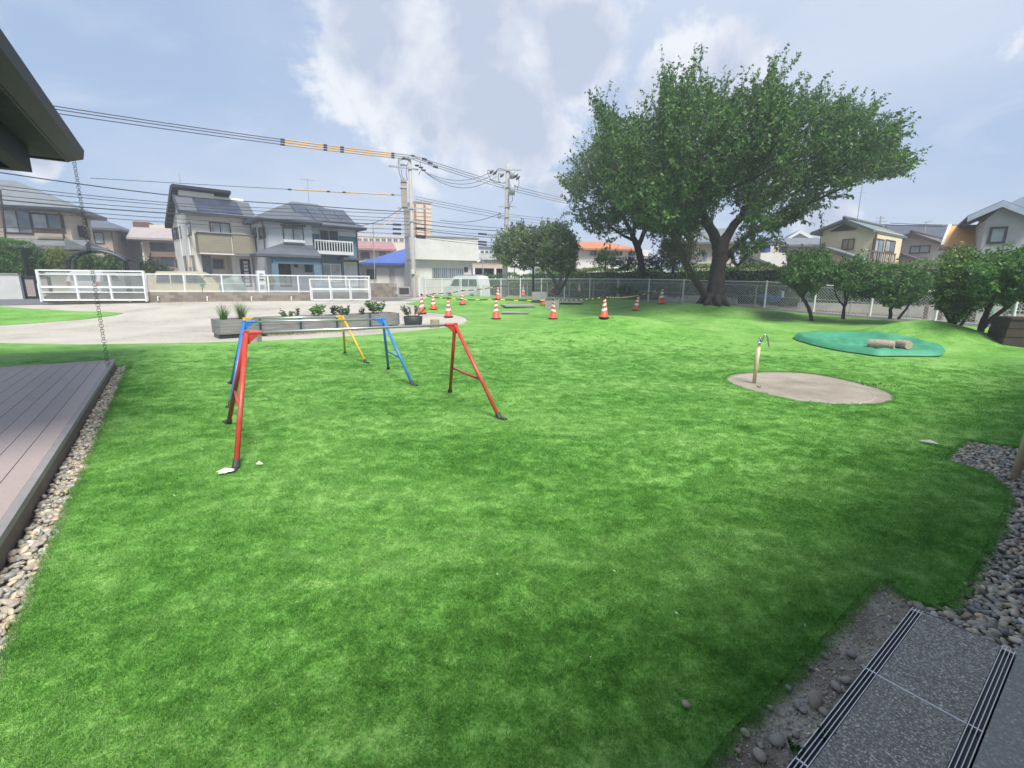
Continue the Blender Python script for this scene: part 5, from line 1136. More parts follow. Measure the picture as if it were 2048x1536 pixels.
for i, (bx, by, poly, mat, n, sd, lab) in enumerate((
  (75,555,[(48,545),(50,505),(65,490),(85,500),(98,520),(100,548),(75,556)],'leaf_citrus',85,61,'dark rounded shrub right of the square hedge'),
  (118,545,[(88,545),(92,505),(110,490),(130,505),(150,508),(150,540),(120,552)],'leaf_yellow',75,62,'yellowish feathery shrub behind the left sliding gate'),
  (165,545,[(140,545),(145,515),(160,500),(185,505),(200,512),(200,545)],'leaf_citrus_yellow',70,63,'light green shrub under the left end of the carport arch'),
  (215,545,[(185,548),(190,515),(215,505),(240,512),(248,535),(240,550)],'leaf_citrus',85,64,'dark round shrub under the middle of the carport arch'),
  (304,545,[(288,548),(290,532),(300,525),(312,530),(316,548)],'leaf_yellow',35,65,'small yellow green shrub at the right foot of the carport'),
  (300,525,[(278,540),(280,522),(300,518),(318,524),(345,535),(345,548),(300,545)],'leaf_dark',45,66,'dark low shrub before the house with mauve roof'))):
    tree('shrub',lab,27.5,(bx,by),[[(bx,by+4,3),(bx+1,by-20,2)]],poly,mat,'bark',dict(thick=1.0,n=n,per=8,sp=8,shoot=.35,nl=10,ls=.12,seed=sd,edge=25),SHR,cat='shrub')
tree('shrub','thin pale green sapling growing against the mesh fence before the beige van',25.0,(405,583),[[(405,586,1.6),(404,565,1.2),(400,548,.8)]],[(382,552),(395,546),(408,546),(410,560),(412,580),(402,582),(398,562)],'leaf_fresh','bark',dict(thick=.3,n=14,per=5,sp=5,shoot=.25,nl=7,ls=.11,seed=71,edge=12),cat='shrub')
tree('shrub','yellow green shrub at the corner of the blue grey house, behind the fence',27,(540,580),[[(540,584,2),(540,562,1.2)]],[(530,552),(538,548),(548,552),(552,570),(548,582),(532,582)],'leaf_yellow','bark',dict(thick=.4,n=22,per=6,sp=6,shoot=.25,nl=8,ls=.10,seed=72,edge=14),cat='shrub')
# low planting seen through the fence on the right
for i, (px, py, w_, h_, mat) in enumerate(((1480,592,26,16,'leaf_dark'),(1585,602,26,18,'leaf_hedge'),(1655,612,30,18,'leaf_dark'),(1730,618,30,20,'leaf_hedge'),(1350,588,30,14,'leaf_dark'),(1250,582,32,12,'leaf_hedge'),(1930,630,36,22,'leaf_dark'))):
    Y = 22.5-(px-1480)*.008
    tree('shrub',['low dark shrub behind the fence right of the cherry trunk','low shrub behind the fence beside the blue scooter','low dark shrub seen through the fence left of the slim fruit tree','low shrub seen through the fence between the slim and the two stemmed fruit tree','low dark shrub behind the fence left of the cherry trunk','low shrub behind the fence below the second tree','low dark shrub behind the fence near the right edge'][i],Y+3.0,(px,py),[[(px,py+3,1.5),(px,py-8,1)]],[(px-w_,py+6),(px-w_*.8,py-h_*.6),(px-w_*.2,py-h_),(px+w_*.4,py-h_*.8),(px+w_,py-h_*.2),(px+w_,py+8)],mat,'bark',dict(thick=.5,n=40,per=7,sp=7,shoot=.3,nl=8,ls=.11,seed=80+i,edge=18),'low shrubs beyond the fence',cat='shrub')

# ------------------------------------------------------------------ houses
class House:
    def __init__(s, name, label, px, Y, ang, z0=.55, cat='house'):
        o = at(px,560,Y); s.O = V(o.x,o.y,0); a = R(ang); s.U = V(math.sin(a),math.cos(a),0); s.B = V(-math.cos(a),math.sin(a),0); s.z0 = z0
        s.t = thing(name, label, cat, V(o.x,o.y,z0))
    def w(s,u,d,z): return s.O+s.U*u+s.B*d+V(0,0,z)
    def hit(s,px,py,d=0):
        r = Vector(ray(px,py)); p0 = s.O+s.B*d; k = (p0.dot(s.B))/r.dot(s.B); q = r*k+V(0,0,EYE); return (q-s.O).dot(s.U), q.z
    def hits(s,px,py,u=0):
        r = Vector(ray(px,py)); p0 = s.O+s.U*u; k = (p0.dot(s.U))/r.dot(s.U); q = r*k+V(0,0,EYE); return (q-s.O).dot(s.B), q.z
    def box(s,name,mat,u0,u1,d0,d1,z0,z1,parent=None):
        m = MB(); m.hexa([s.w(u,d,z) for z in (z0,z1) for u,d in ((u0,d0),(u1,d0),(u1,d1),(u0,d1))]); return part(name, m, mat, parent or s.t)
    def poly(s,name,mat,pts,th=.12,parent=None,ext=None):
        m = MB(); m.prism([s.w(*p) for p in pts], ext or V(0,0,-th)); return part(name, m, mat, parent or s.t)
    def extr(s,name,mat,prof,d0,d1,parent=None):       # profile in (u,z), pushed back from d0 to d1
        m = MB(); m.prism([s.w(u,d0,z) for u,z in prof], s.B*(d1-d0)); return part(name, m, mat, parent or s.t)
    def extu(s,name,mat,prof,u0,u1,parent=None):       # profile in (d,z), along the front
        m = MB(); m.prism([s.w(u0,d,z) for d,z in prof], s.U*(u1-u0)); return part(name, m, mat, parent or s.t)
    def gable(s,name,mat,le,ap,re,d0,d1,th=.14):
        """roof over the front gable: left eave, apex, right eave as (u,z)"""
        (a,az),(b,bz),(c,cz) = le,ap,re; s.extr(name,mat,[(a,az),(b,bz),(c,cz),(c,cz-th),(b,bz-th*1.1),(a,az-th)],d0,d1)
    def hip(s,name,mat,u0,u1,d0,d1,ze,ur0,ur1,dr,zr,th=.16):
        m = MB(); e = [(u0,d0),(u1,d0),(u1,d1),(u0,d1)]; vs = [s.w(u,d,ze) for u,d in e]+[s.w(u,d,ze-th) for u,d in e]+[s.w(ur0,dr,zr),s.w(ur1,dr,zr)]
        m.add(vs, [(0,1,9,8),(1,2,9),(2,3,8,9),(3,0,8),(4,7,6,5),(0,4,5,1),(1,5,6,2),(2,6,7,3),(3,7,4,0)]); return part(name, m, mat, s.t)
    def win(s,x0,y0,x1,y1,d=0,gl='glass_mid',fr='frame_alu',n=2,u=None,name='window',fw=.06,proud=.05,sign=-1):
        ym = (y0+y1)/2; xm = (x0+x1)/2
        if u is None:
            a, _ = s.hit(x0,ym,d); b, _ = s.hit(x1,ym,d); _, z1 = s.hit(xm,y0,d); _, z0 = s.hit(xm,y1,d); f = lambda t,z,o: s.w(t,d-o,z)
        else:
            a, _ = s.hits(x0,ym,u); b, _ = s.hits(x1,ym,u); _, z1 = s.hits(xm,y0,u); _, z0 = s.hits(xm,y1,u); f = lambda t,z,o: s.w(u+sign*o,t,z)
        if a > b: a, b = b, a
        m = MB(); bx = lambda t0,t1,q0,q1,o0=.0,o1=proud: m.hexa([f(t,z,o) for z in (q0,q1) for t,o in ((t0,o1),(t1,o1),(t1,o0),(t0,o0))])
        bx(a,b,z0-fw,z0); bx(a,b,z1,z1+fw); bx(a-fw,a,z0-fw,z1+fw); bx(b,b+fw,z0-fw,z1+fw)
        for k in range(1,n): c = a+(b-a)*k/n; bx(c-fw*.5,c+fw*.5,z0,z1,.012,proud*.8)
        o = part(name, m, fr, s.t)
        for k in range(n):
            t0 = a+(b-a)*k/n+(fw*.5 if k else 0); t1 = a+(b-a)*(k+1)/n-(fw*.5 if k < n-1 else 0); m = MB(); m.hexa([f(t,z,oo) for z in (z0,z1) for t,oo in ((t0,.018+.01*(k%2)),(t1,.018+.01*(k%2)),(t1,.004),(t0,.004))])
            part('pane', m, 'glass_curtain' if (gl == 'glass_mid' and n == 2 and k == 0) else gl, o)
        return a, b, z0, z1
def pipe(h, pts, r=.05, mat='gutter_grey', name='downpipe'):
    m = MB(); m.tube([h.w(*p) for p in pts], r, 6); part(name, m, mat, h.t)
def antenna(h, p, ht=1.8):
    m = MB(); b = h.w(*p); m.tube([b, b+V(0,0,ht)], .025, 5); m.tube([b+V(-.5,0,ht-.1), b+V(.5,.2,ht-.1)], .014, 4)
    for k in range(5): q = b+V(-.45+.2*k,.08*k-.1,ht-.1); m.tube([q+V(.05,-.25,0), q+V(-.05,.25,0)], .01, 4)
    m.tube([b+V(-.3,0,ht-.7), b+V(.3,0,ht-.7)], .012, 4); part('antenna', m, 'galv', h.t)

def house_white():
    h = House('house','white two storey house with steep dark solar roof and olive balcony',388,30.0,47)
    W, _ = h.hit(503,480); db, zb = h.hits(343,452); D = db
    _, zE = h.hit(388,428); zE += .1
    uL, _ = h.hit(403,520); uR, _ = h.hit(466,520); _, z1 = h.hit(450,507,-.8)
    # profile of the side wall: front eave, peak, rear eave
    dp, zp = h.hits(349,390,-.3); d2, z2 = h.hits(346,376,-.3); d3, z3 = h.hits(334,449,-.3); D = max(D, d3-.3)
    prof = [(0,z1),(0,zE),(dp,zp-.12),(d2,z2-.2),(D,z3+.3),(D,z1)]; h.extu('wall','wall_white',prof,0,W)
    h.box('wall','wall_white',0,uL,0,D,h.z0-.6,z1-.003); h.box('wall','wall_white',uR,W,.35,D,h.z0-.6,z1-.003); h.box('wall','wall_white',uL+.003,uR-.003,1.5,D-.1,h.z0-.6,z1-.003)
    # roofs
    h.extu('roof','roof_slate',[(-.55,zE-.18),(-.55,zE-.02),(dp,zp+.02),(dp,zp-.14)],-.35,W+.25)
    h.extu('roof','eave_dark',[(dp-.35,z2+.0),(dp-.3,z2+.17),(d2+.3,z2+.17),(d3+.3,z3+.05),(d3+.3,z3-.22),(d2,z2-.12)],-.4,h.hit(458,388,d2)[0])
    h.box('clerestory','wall_white',-.05,h.hit(446,391,dp)[0]-.5,dp+.05,d2+.2,zp-.4,z2-.0)
    m = MB(); m.bar(h.w(-.35,-.58,zE-.10), h.w(W+.25,-.58,zE-.10), .12, .14); part('gutter', m, 'trim_dark', h.t)
    # side verge boards
    m = MB(); m.hexa([h.w(-.42,-.5,zE-.26),h.w(-.34,-.5,zE-.26),h.w(-.34,dp,zp-.28),h.w(-.42,dp,zp-.28),h.w(-.42,-.5,zE+.02),h.w(-.34,-.5,zE+.02),h.w(-.34,dp,zp+.06),h.w(-.42,dp,zp+.06)]); part('verge_board', m, 'trim_dark', h.t)
    def onroof(u, f): return (u, -.55+(dp+.55)*f, zE-.02+(zp+.04-zE)*f+.02)
    for i in range(2):
        for j in range(3):
            a = .55+i*(W-1.0)/2; b = a+(W-1.0)/2-.04; f0 = .06+j*.27; f1 = f0+.262; h.poly('solar_panel','solar',[onroof(a,f0),onroof(b,f0),onroof(b,f1),onroof(a,f1)],-.06)
    h.win(421.5,447,459,468,.0,'glass_curtain','frame_dark',2)
    # balcony
    uB0, zt = h.hit(394,464,-.9); uB1, _ = h.hit(508,469,-.9); _, zb_ = h.hit(450,506,-.9); us, _ = h.hit(465,490,-.9)
    h.box('balcony','balcony_olive',uB0,us-.03,-.9,-.75,zb_,zt); h.box('balcony','balcony_olive',us+.03,uB1,-.95,-.8,zb_,zt); h.box('balcony_end','balcony_olive',uB0,uB0+.12,-.745,0-.005,zb_,zt); h.box('balcony_end','balcony_olive',uB1-.12,uB1,-.795,.0-.005,zb_,zt)
    h.box('balcony_floor','wall_white',uB0+.02,uB1-.02,-.88,-.006,zb_-.1,zb_-.005); h.box('coping','frame_alu',uB0-.04,uB1+.04,-.99,-.72,zt+.002,zt+.05)
    h.win(426,519,446,537,1.5,'glass_dark','frame_alu',1); h.win(405,512,421,550,1.5,'glass_mid','frame_alu',1)
    # front door with seven lights
    a,b,q0,q1 = h.win(481,518,502,574,.35,'door_brown','white_paint',1,name='door',fw=.1)
    for k in range(7): z = q1-.22-(q1-q0-.4)*k/6; u = a+(b-a)*.55; h.box('light','door_white',u-.13,u+.13,.29,.325,z-.09,z+.09)
    for r_ in ((346,458,353,478),(355,455,362,476),(375,447,382,470)): h.win(*r_,gl='glass_mid',fr='frame_dark',n=1,u=0)
    for r_ in ((351,519,356,536),(368,513,375,545),(383,512,391,545)): h.win(*r_,gl='glass_dark',fr='frame_alu',n=1,u=0)
    d0,zq = h.hits(387,515); h.box('meter_box','cone_bar_tan' if False else 'wall_cream',-.16,-.01,.25,.75,zq-.55,zq)
    pipe(h,[(.0,-.06,zE-.2),(.0,-.06,h.z0)],.05,'white_paint'); pipe(h,[(W,.28,zE-.2),(W,.28,z1)],.05,'white_paint'); pipe(h,[(-.05,D*.45,zE+.6),(-.05,D*.45,h.z0)],.04,'white_paint')
    pipe(h,[(.1,.9,zE+.3),(.1,.9,zE+2.4)],.02,'galv','antenna_mast')
house_white()
def house_blue():
    h = House('house','grey and blue two storey house with hipped slate roof and white balcony',537,30.4,48)
    W1,_ = h.hit(625,480); W2,_ = h.hit(713,480,.9); D = 6.5; z0 = h.z0-.6
    _,zE = h.hit(580,440,-.5); dL,_ = h.hits(500,460); dL = max(3,min(7,dL))
    _,zp = h.hit(590,503,-1.5)
    h.box('wall','wall_grey',0,W1,0,D,z0,zE-.05); h.box('wall','wall_blue',W1+.003,W2,.9,D,z0,zE-.6); h.box('wall','wall_grey',W1+.003,W2,.9,D,zE-.597,zE-.05)
    ua,za = h.hit(583,403,3.2); ub,_ = h.hit(636,418,3.2)
    h.hip('roof','roof_slate',-.45,W2+.55,.35,D+.6,zE+.02,ua,ub,3.2,za)
    uc,zc = h.hit(561,411,1.4); h.hip('roof','roof_slate',-.5,W1+.5,-.55,5.0,zE,uc,uc+.05,1.9,zc)
    m = MB(); m.bar(h.w(-.5,-.58,zE-.07),h.w(W1+.5,-.58,zE-.07),.1,.11); m.bar(h.w(W1+.5,.32,zE-.05),h.w(W2+.55,.32,zE-.05),.1,.11); part('gutter', m, 'trim_dark', h.t)
    # solar panels on the front slope of the main roof
    def sl(u,f): return (u, .35+(3.2-.35)*f, zE+.05+(za-zE)*f)
    for i in range(4):
        a = W1+.15+(i-.6)*.95; b = a+.9
        for j in range(2):
            f0 = .10+j*.34; f1 = f0+.32; k0, k1 = (b-.0), b
            h.poly('solar_panel','solar',[sl(a-.0,f0),sl(b,f0),sl(b-.25*0,f1),sl(a,f1)],-.05)
    h.win(567.5,457,605,480,0,'glass_curtain','frame_dark',2); a,_ = h.hit(561,452); b,q = h.hit(608,455); h.box('window_hood','frame_dark',a,b,-.35,-.003,q,q+.1)
    a,_ = h.hit(565,483); b,q = h.hit(607.5,484); h.box('window_sill','white_paint',a,b,-.25,-.003,q-.08,q+.08)
    h.win(640,461,675,484,.9,'glass_dark','frame_alu',2)
    # balcony with vertical bars
    b0,zt = h.hit(629,480,-.1); b1,_ = h.hit(706,484,-.1); _,zb = h.hit(668,509,-.1)
    h.box('balcony_floor','white_paint',b0,b1,-.1,.895,zb,zb+.22); m = MB(); m.bar(h.w(b0,-.08,zt),h.w(b1,-.08,zt),.06,.09); part('handrail', m, 'white_paint', h.t)
    n = 15
    for i in range(n): u = b0+.03+(b1-b0-.06)*i/(n-1); h.box('bar','white_paint',u-.025,u+.025,-.1,-.06,zb+.221,zt-.046)
    h.box('balcony_screen','beam_black',b0+.06,b1-.06,-.04,-.02,zb+.23,zt-.15)
    # porch roof
    pe0,ze = h.hit(512,506,-1.5); pe1,_ = h.hit(642,508,-1.5); t0,zt2 = h.hit(562,487,0); t1,_ = h.hit(627,489,0)
    m = MB(); m.add([h.w(pe0,-1.5,ze),h.w(pe1,-1.5,ze),h.w(W1+.35,0-.003,ze),h.w(pe0,0,ze),h.w(t0,-.003,zt2),h.w(t1,-.003,zt2)]+[h.w(pe0,-1.5,ze-.16),h.w(pe1,-1.5,ze-.16),h.w(W1+.35,-.003,ze-.16),h.w(pe0,-.003,ze-.16)],[(0,1,5,4),(1,2,5),(3,0,4),(6,7,1,0),(7,8,2,1),(9,6,0,3),(6,9,8,7)]); part('porch_roof', m, 'roof_slate', h.t)
    h.box('porch_beam','wall_blue',0,W1,-1.3,-1.05,ze-.55,ze-.17)
    for pa,pb in ((543,556),(627,640)): a,_ = h.hit(pa,540,-1.2); b,_ = h.hit(pb,540,-1.2); h.box('porch_column','wall_blue',a,b,-1.32,-1.0,z0,ze-.555)
    a,b,q0,q1 = h.win(557,521,580,572,0,'door_brown','frame_dark',2,name='door')
    for k in range(2):
        for j in range(2): u = a+(b-a)*(.25+.5*k); h.box('door_panel','frame_alu',u-.12,u+.12,-.055,-.035,q0+.15+j*.0,q0+.65)
    u,z = h.hit(591,530); h.box('wall_lamp','frame_dark',u-.1,u+.1,-.16,-.002,z-.15,z+.15); h.win(611,526,628,543,0,'glass_dark','frame_brown',2)
    h.win(643,529,680,562,.9,'glass_curtain','white_paint',2); a,_ = h.hit(681,519,.4); b,q = h.hit(722,521,.4); h.box('door_hood','roof_slate',a,b,-.2,.895,q,q+.12)
    h.win(691,527,712,570,.9,'door_white','white_paint',2,name='door',fw=.1)
    for r_ in ((507,458,513,474),(519,456,531,476)): h.win(*r_,gl='glass_dark',fr='frame_dark',n=1,u=0)
    pipe(h,[(-.04,-.05,zE-.1),(-.04,-.05,ze+.2)],.045,'frame_brown'); pipe(h,[(W2+.02,.85,zE-.1),(W2+.02,.85,z0)],.045,'trim_dark'); pipe(h,[(W1,-1.35,ze-.1),(W1,-1.35,z0)],.04,'trim_dark')
    antenna(h,(ub-.6,3.2,za),1.7)
    # gate pillar
    b = at(524,580,27.6); t = thing('gate_pillar','white gate pillar with letter slots before the grey and blue house','gate pillar',V(b.x,b.y,h.z0-.1)); m = MB(); m.box(V(b.x,b.y,h.z0+.75),(.42,.3,1.7),h.U); part('pillar', m, 'white_paint', t)
    for z,sz in ((1.35,.14),(1.1,.1),(.7,.22)): m = MB(); m.box(V(b.x,b.y,h.z0+z)-h.B*.16,(.22,.03,sz),h.U); part('slot', m, 'frame_alu' if z < 1 else 'frame_dark', t)
house_blue()
def house_left():
    h = House('house','tan two storey house with grey hipped roof and pent roof at the left edge',160,31.5,67); z0 = h.z0-.6
    L,_ = h.hit(-160,450); _,zE = h.hit(80,413,-.6); dR,_ = h.hits(186,450,0); dR = max(2,min(3.4,dR)); D = dR
    h.box('wall','wall_tan',L,0,0,D,z0,zE-.1)
    ua,za = h.hit(32,362,D/2); h.hip('roof','roof_slate_pale',L-.6,.75,-.75,D+.7,zE,L+2,ua,D/2,za,.22)
    m = MB(); m.bar(h.w(L,-.8,zE-.1),h.w(.75,-.8,zE-.1),.12,.14); part('gutter', m, 'trim_dark', h.t)
    h.win(10,420,61,466,0,'glass_mid','frame_dark',2); h.win(66,430,124,458,0,'glass_mid','frame_dark',2,fw=.1)
    a,z1 = h.hit(66,456,-.4); b,zq = h.hit(131,466,-.4)
    m = MB(); m.bar(h.w(a,-.4,z1),h.w(b,-.4,z1),.06,.08); m.bar(h.w(a,-.4,zq),h.w(b,-.4,zq),.3,.1); part('window_rail', m, 'frame_dark', h.t)
    for k in range(9): u = a+(b-a)*k/8; h.box('bar','frame_dark',u-.02,u+.02,-.42,-.38,zq+.05,z1-.04)
    a,z1 = h.hit(-30,453,-.3); b,zq = h.hit(64,466,-.3); m = MB(); m.bar(h.w(a,-.3,z1),h.w(b,-.3,z1),.04); m.bar(h.w(a,-.3,zq),h.w(b,-.3,zq),.04); part('window_rail', m, 'frame_dark', h.t)
    _,zp = h.hit(100,478); _,zq = h.hit(100,491,-1.3); h.extu('pent_roof','roof_slate_pale',[(-.003,zp),(-1.3,zq),(-1.3,zq-.2),(-.003,zq-.2)],L,.9); h.extr('pent_roof','roof_slate_pale',[(.003,zp-.02),(1.0,zq),(1.0,zq-.2),(.003,zq-.2)],-1.25,D)
    pipe(h,[(-.4,-.06,zE-.15),(-.4,-.06,zp)],.045,'frame_brown'); pipe(h,[(.05,dR*.75,zE-.1),(.05,dR*.75,zp)],.045,'frame_brown'); h.box('wall_vent','frame_dark',.01,.3,dR*.3,dR*.62,zE-1.6,zE-.9)
    m = MB(); b = at(12,520,26); m.tube([at(0,380,26.9), at(14,500,26.9)], .05, 6); part('downpipe', m, 'frame_dark', h.t)
    # boundary wall and gate
    a = at(-70,598,24.2); b = at(46,596,25.0); t = thing('garden_wall','grey rendered garden wall under the square hedge','wall',V(a.x,a.y,.3)); zt = at(20,549,24.6).z; d = (b-a); d.z = 0; n = V(-d.y,d.x,0).normalized()*.2
    m = MB(); m.hexa([V(p.x,p.y,z)+o for z in (.2,zt) for p,o in ((a,V(0,0,0)),(b,V(0,0,0)),(b,n),(a,n))]); part('wall', m, 'wall_right', t); m = MB(); m.hexa([V(p.x,p.y,z)+o for z in (zt+.002,zt+.06) for p,o in ((a,-n*.2),(b,-n*.2),(b,n*1.2),(a,n*1.2))]); part('coping', m, 'concrete', t)
    a = at(52,594,25.3); b = at(104,592,25.9); g_ = thing('entrance_gate','black entrance gate with two pale panels beside the grey garden wall','gate',V(a.x,a.y,.4)); d = (b-a); d.z = 0; zt = at(75,553,25.6).z
    w_ = lambda f,z,o=0: V(a.x,a.y,0)+d*f+V(0,0,z)+V(-d.y,d.x,0).normalized()*o
    for f in (0,.5,1): m = MB(); m.bar(w_(f,.45),w_(f,zt),.22 if f == .5 else .12,.1); part('stile', m, 'black_metal', g_)
    for z in (.62,zt-.05): m = MB(); m.bar(w_(0,z,.01),w_(1,z,.01),.08,.14); part('rail', m, 'black_metal', g_)
    for f in (.07,.60): m = MB(); m.hexa([w_(x,z,o) for z in (.72,zt-.14) for x,o in ((f,.0),(f+.33,.0),(f+.33,.03),(f,.03))]); part('panel', m, 'wall_mauve', g_)
house_left()
def house_behind_left():
    h = House('house','brown tan house with grey hipped roof between left house and mauve roofed house',187,39.5,67); W,_ = h.hit(231,500); _,zE = h.hit(205,456,-.4); D = 7; z0 = h.z0-.6
    h.box('wall','wall_tan_dark',-4,W,0,D,z0,zE-.05); ua,za = h.hit(208,440,2.5); h.hip('roof','roof_slate',-4.6,W+.7,-.6,D+.6,zE,-3,ua,2.8,za)
    h.win(190.5,466,206,486,0,'glass_green','frame_dark',1); h.win(244,471,249,491,gl='glass_mid',fr='frame_dark',n=2,u=W,sign=1); pipe(h,[(W-.05,-.06,zE),(W-.05,-.06,z0)],.05,'frame_brown')
    h = House('house','small pale house with slate roof far behind the carport',264,50,67); W,_ = h.hit(304,500); _,zE = h.hit(282,487); h.box('wall','wall_pale',-1,W,0,6,0,zE); ua,za = h.hit(282,468,3); h.hip('roof','roof_slate_pale',-1.5,W+.3,-.6,6.5,zE,ua,ua+2.5,3,za)
    h.win(268,494,283,505,0,'glass_dark','frame_alu',2); a,z1 = h.hit(264,507,-.6); b,q = h.hit(297,512,-.6); h.box('balcony','wall_pale',a,b,-.9,-.006,q-1.0,z1)
    h = House('house','cream house with flat mauve roof band left of the white solar house',289,42,67); W,_ = h.hit(372,500); _,zt = h.hit(318,449); _,zb = h.hit(318,478,-.7); D = 7
    h.box('wall','wall_cream',.25,W,0,D,h.z0-.6,zb+.02); h.extu('roof','wall_mauve',[(-.9,zb-.1),(-.9,zb+.06),(1.1,zt+.05-.25),(D,zt-.25),(D,zb-.1)],-.6,W); a,z2 = h.hit(297,452,1.2); h.box('parapet','wall_cream',a,W,1.4,D-.3,zt-.3,z2+.15); h.box('ridge_box','frame_brown',-.6,a-.02,1.4,3,zt-.3,z2+.35)
    h.win(302,487,347,501,0,'glass_dark','frame_dark',3); _,q = h.hit(320,508,-1.2); h.box('porch_roof','brown_wood',.7,W,-1.4,-.006,q-.25,q+.15); a,_ = h.hit(314,530,-.6); h.box('porch_wall','wall_mauve',a,a+1.9,-.9,-.006,h.z0-.5,q-.253); h.win(325,516,349,531,-.9,'glass_mid','frame_dark',1)
house_behind_left()
def carport():
    P = [at(137,546,26.2),at(139,522,26.2),at(146,512,26.2),at(165,504,26.3),(at(190,501,26.4)),at(215,505,26.6),at(238,514,26.8),at(250,522,26.9)]
    b = P[0]; t = thing('carport','black curved carport frame behind the left sliding gate','carport',V(b.x,b.y,.5)); bk = FLN*.5
    P2 = [at(240,514,27.0),at(262,520,27.4),at(276,527,27.6),at(283,540,27.7)]
    for arc in (P, P2):
        C = catmull(arc,4); m = MB(); m.tube(C, .07, 6); m.tube([c+bk for c in C], .06, 6); part('arch', m, 'black_metal', t)
    C = catmull(P[2:],4); vs = [c+V(0,0,.06) for c in C]+[c+bk+V(0,0,.06) for c in C]; n = len(C); m = MB(); m.add(vs,[(i,i+1,i+1+n,i+n) for i in range(n-1)]); part('roof_sheet', m, 'trim_dark', t)
    for p in (P[0],at(249,530,26.9),at(253,530,27.0)): m = MB(); m.bar(V(p.x,p.y,.4),V(p.x,p.y,at(250,522,26.9).z),.13); part('post', m, 'black_metal', t)
carport()
def town():
    h = House('shop_building','white flat roofed building with blank upper storey behind the utility pole',822,37,66,cat='building'); W,_ = h.hit(957,500); _,zt = h.hit(822,472); _,zb = h.hit(822,518); W0,_ = h.hit(943,545,.5); D = 9
    h.box('upper_storey','wall_pale',0,W,0,1.6,zb,zt); h.box('wall','wall_pale',.1,W0,.5,D-.2,0,zb-.004); h.box('coping','frame_alu',-.05,W+.05,-.05,1.65,zt+.002,zt+.1)
    h.win(866,538,926,556,.5,'glass_mid','frame_alu',4); h.win(929.5,536,934,542,.5,'glass_dark','frame_dark',1)
    for k in range(16): u = h.hit(866+60*k/15,545,.5)[0]; h.box('window_bar','galv',u-.02,u+.02,.38,.41,h.hit(890,556,.5)[1],h.hit(890,538,.5)[1])
    h = House('tower_block','tall tan tower with two brown pipes far behind the white building',829,72,66,cat='building'); W,_ = h.hit(863,440); _,zt = h.hit(829,405); h.box('wall','tower_wall',0,W,0,6,0,zt)
    for px in (830.5,849.5): u,_ = h.hit(px,440); h.box('pipe','tower_pipe',u-.12,u+.12,-.25,-.003,0,zt-.2)
    for k in range(8): _,z = h.hit(840,415+8*k); h.box('ledge','wall_tan',0.02,W-.02,-.06,-.002,z-.1,z)
    h.box('roof_cap','wall_tan_dark',-.1,W+.1,-.1,6.1,zt+.003,zt+.25)
    h = House('house','low house with blue tiled roof left of the white building',728,38.8,66); W,_ = h.hit(835,545); _,zE = h.hit(750,527,-.5); D = 7
    h.box('wall','wall_beige',0,W,0,D,0,zE-.02); a,_ = h.hit(719,525,-.6); b,zr = h.hit(815,496,3.4); h.hip('roof','roof_blue',a,W+2.5,-.7,D+.6,zE+.05,b,b+2.5,3.4,zr)
    h.win(757,538,768,556,0,'glass_mid','frame_alu',1); h.win(735,540,750,556,0,'glass_dark','frame_dark',1)
    for px in (775,800): u,_ = h.hit(px,545); h.box('panel','wall_pale',u-.9,u+.6,-.06,-.003,.6,zE-.3)
    m = MB(); b = at(749,560,35); m.tube([V(b.x,b.y,.5), at(746,450,35)], .035, 6); solid('antenna_mast', m, 'galv', 'thin metal mast in front of the blue tiled house', 'mast', b)
    h = House('building','pink red roofed building behind the blue grey house',705,50,66); W,_ = h.hit(790,490); _,zt = h.hit(720,481,1); _,zb = h.hit(720,500,-.5); h.box('wall','wall_cream',0,W-.5,0,7,0,zb); h.extu('roof','roof_red',[(-.7,zb),(-.7,zb+.2),(1.5,zt),(6,zt),(7,zb)],-.8,W); h.win(722,505,738,516,0,'glass_dark','frame_brown',2); h.win(760,505,770,516,0,'glass_mid','frame_brown',1)
    h = House('apartment_block','long pale apartment block far beyond the pink red roof',706,85,66,cat='building'); W,_ = h.hit(830,480); _,zt = h.hit(720,472.5); h.box('wall','wall_beige',0,W,0,9,0,zt); h.box('parapet','wall_tan',-.1,W+.1,-.1,9.1,zt+.003,zt+.35)
    for k in range(9): h.win(716+12*k,477.5,722+12*k,482.5,0,'glass_dark','frame_alu',2,fw=.12)
    h = House('apartment_block','far apartment block seen between white building and evergreen tree',955,90,66,cat='building'); W,_ = h.hit(1060,503); _,zt = h.hit(960,498); h.box('wall','wall_pale',0,W,0,9,0,zt)
    for k in range(6): h.win(962+9*k,502,967+9*k,506,0,'glass_dark','frame_alu',1,fw=.12)
    h.box('parapet','roof_slate',-.1,W+.1,-.1,9.1,zt+.003,zt+.5)
    h = House('garage','grey flat roofed garage with a black panel for the shade in its bays right of the white building',946,46,66,cat='garage'); W,_ = h.hit(1010,540); _,zt = h.hit(960,507); _,zm = h.hit(960,519); _,z2 = h.hit(960,536); h.box('upper_wall','wall_right',0,W,0,7,zm,zt); h.box('wall','wall_tan',0.05,W,.25,7,z2,zm-.003); h.box('bay_shade','beam_black',.1,W,.6,.8,0,z2-.003)  # black panel stands for the shade inside the open bays
    for k in range(3): h.box('column','wall_pale',.1+k*2.2,.3+k*2.2,.25,.55,0,z2-.003)
    # block wall and grille beside the drive
    h = House('block_wall','grey block wall beside the drive under the blue tiled house',741,32.5,64,cat='wall'); W,_ = h.hit(794,580); _,zt = h.hit(760,566); 
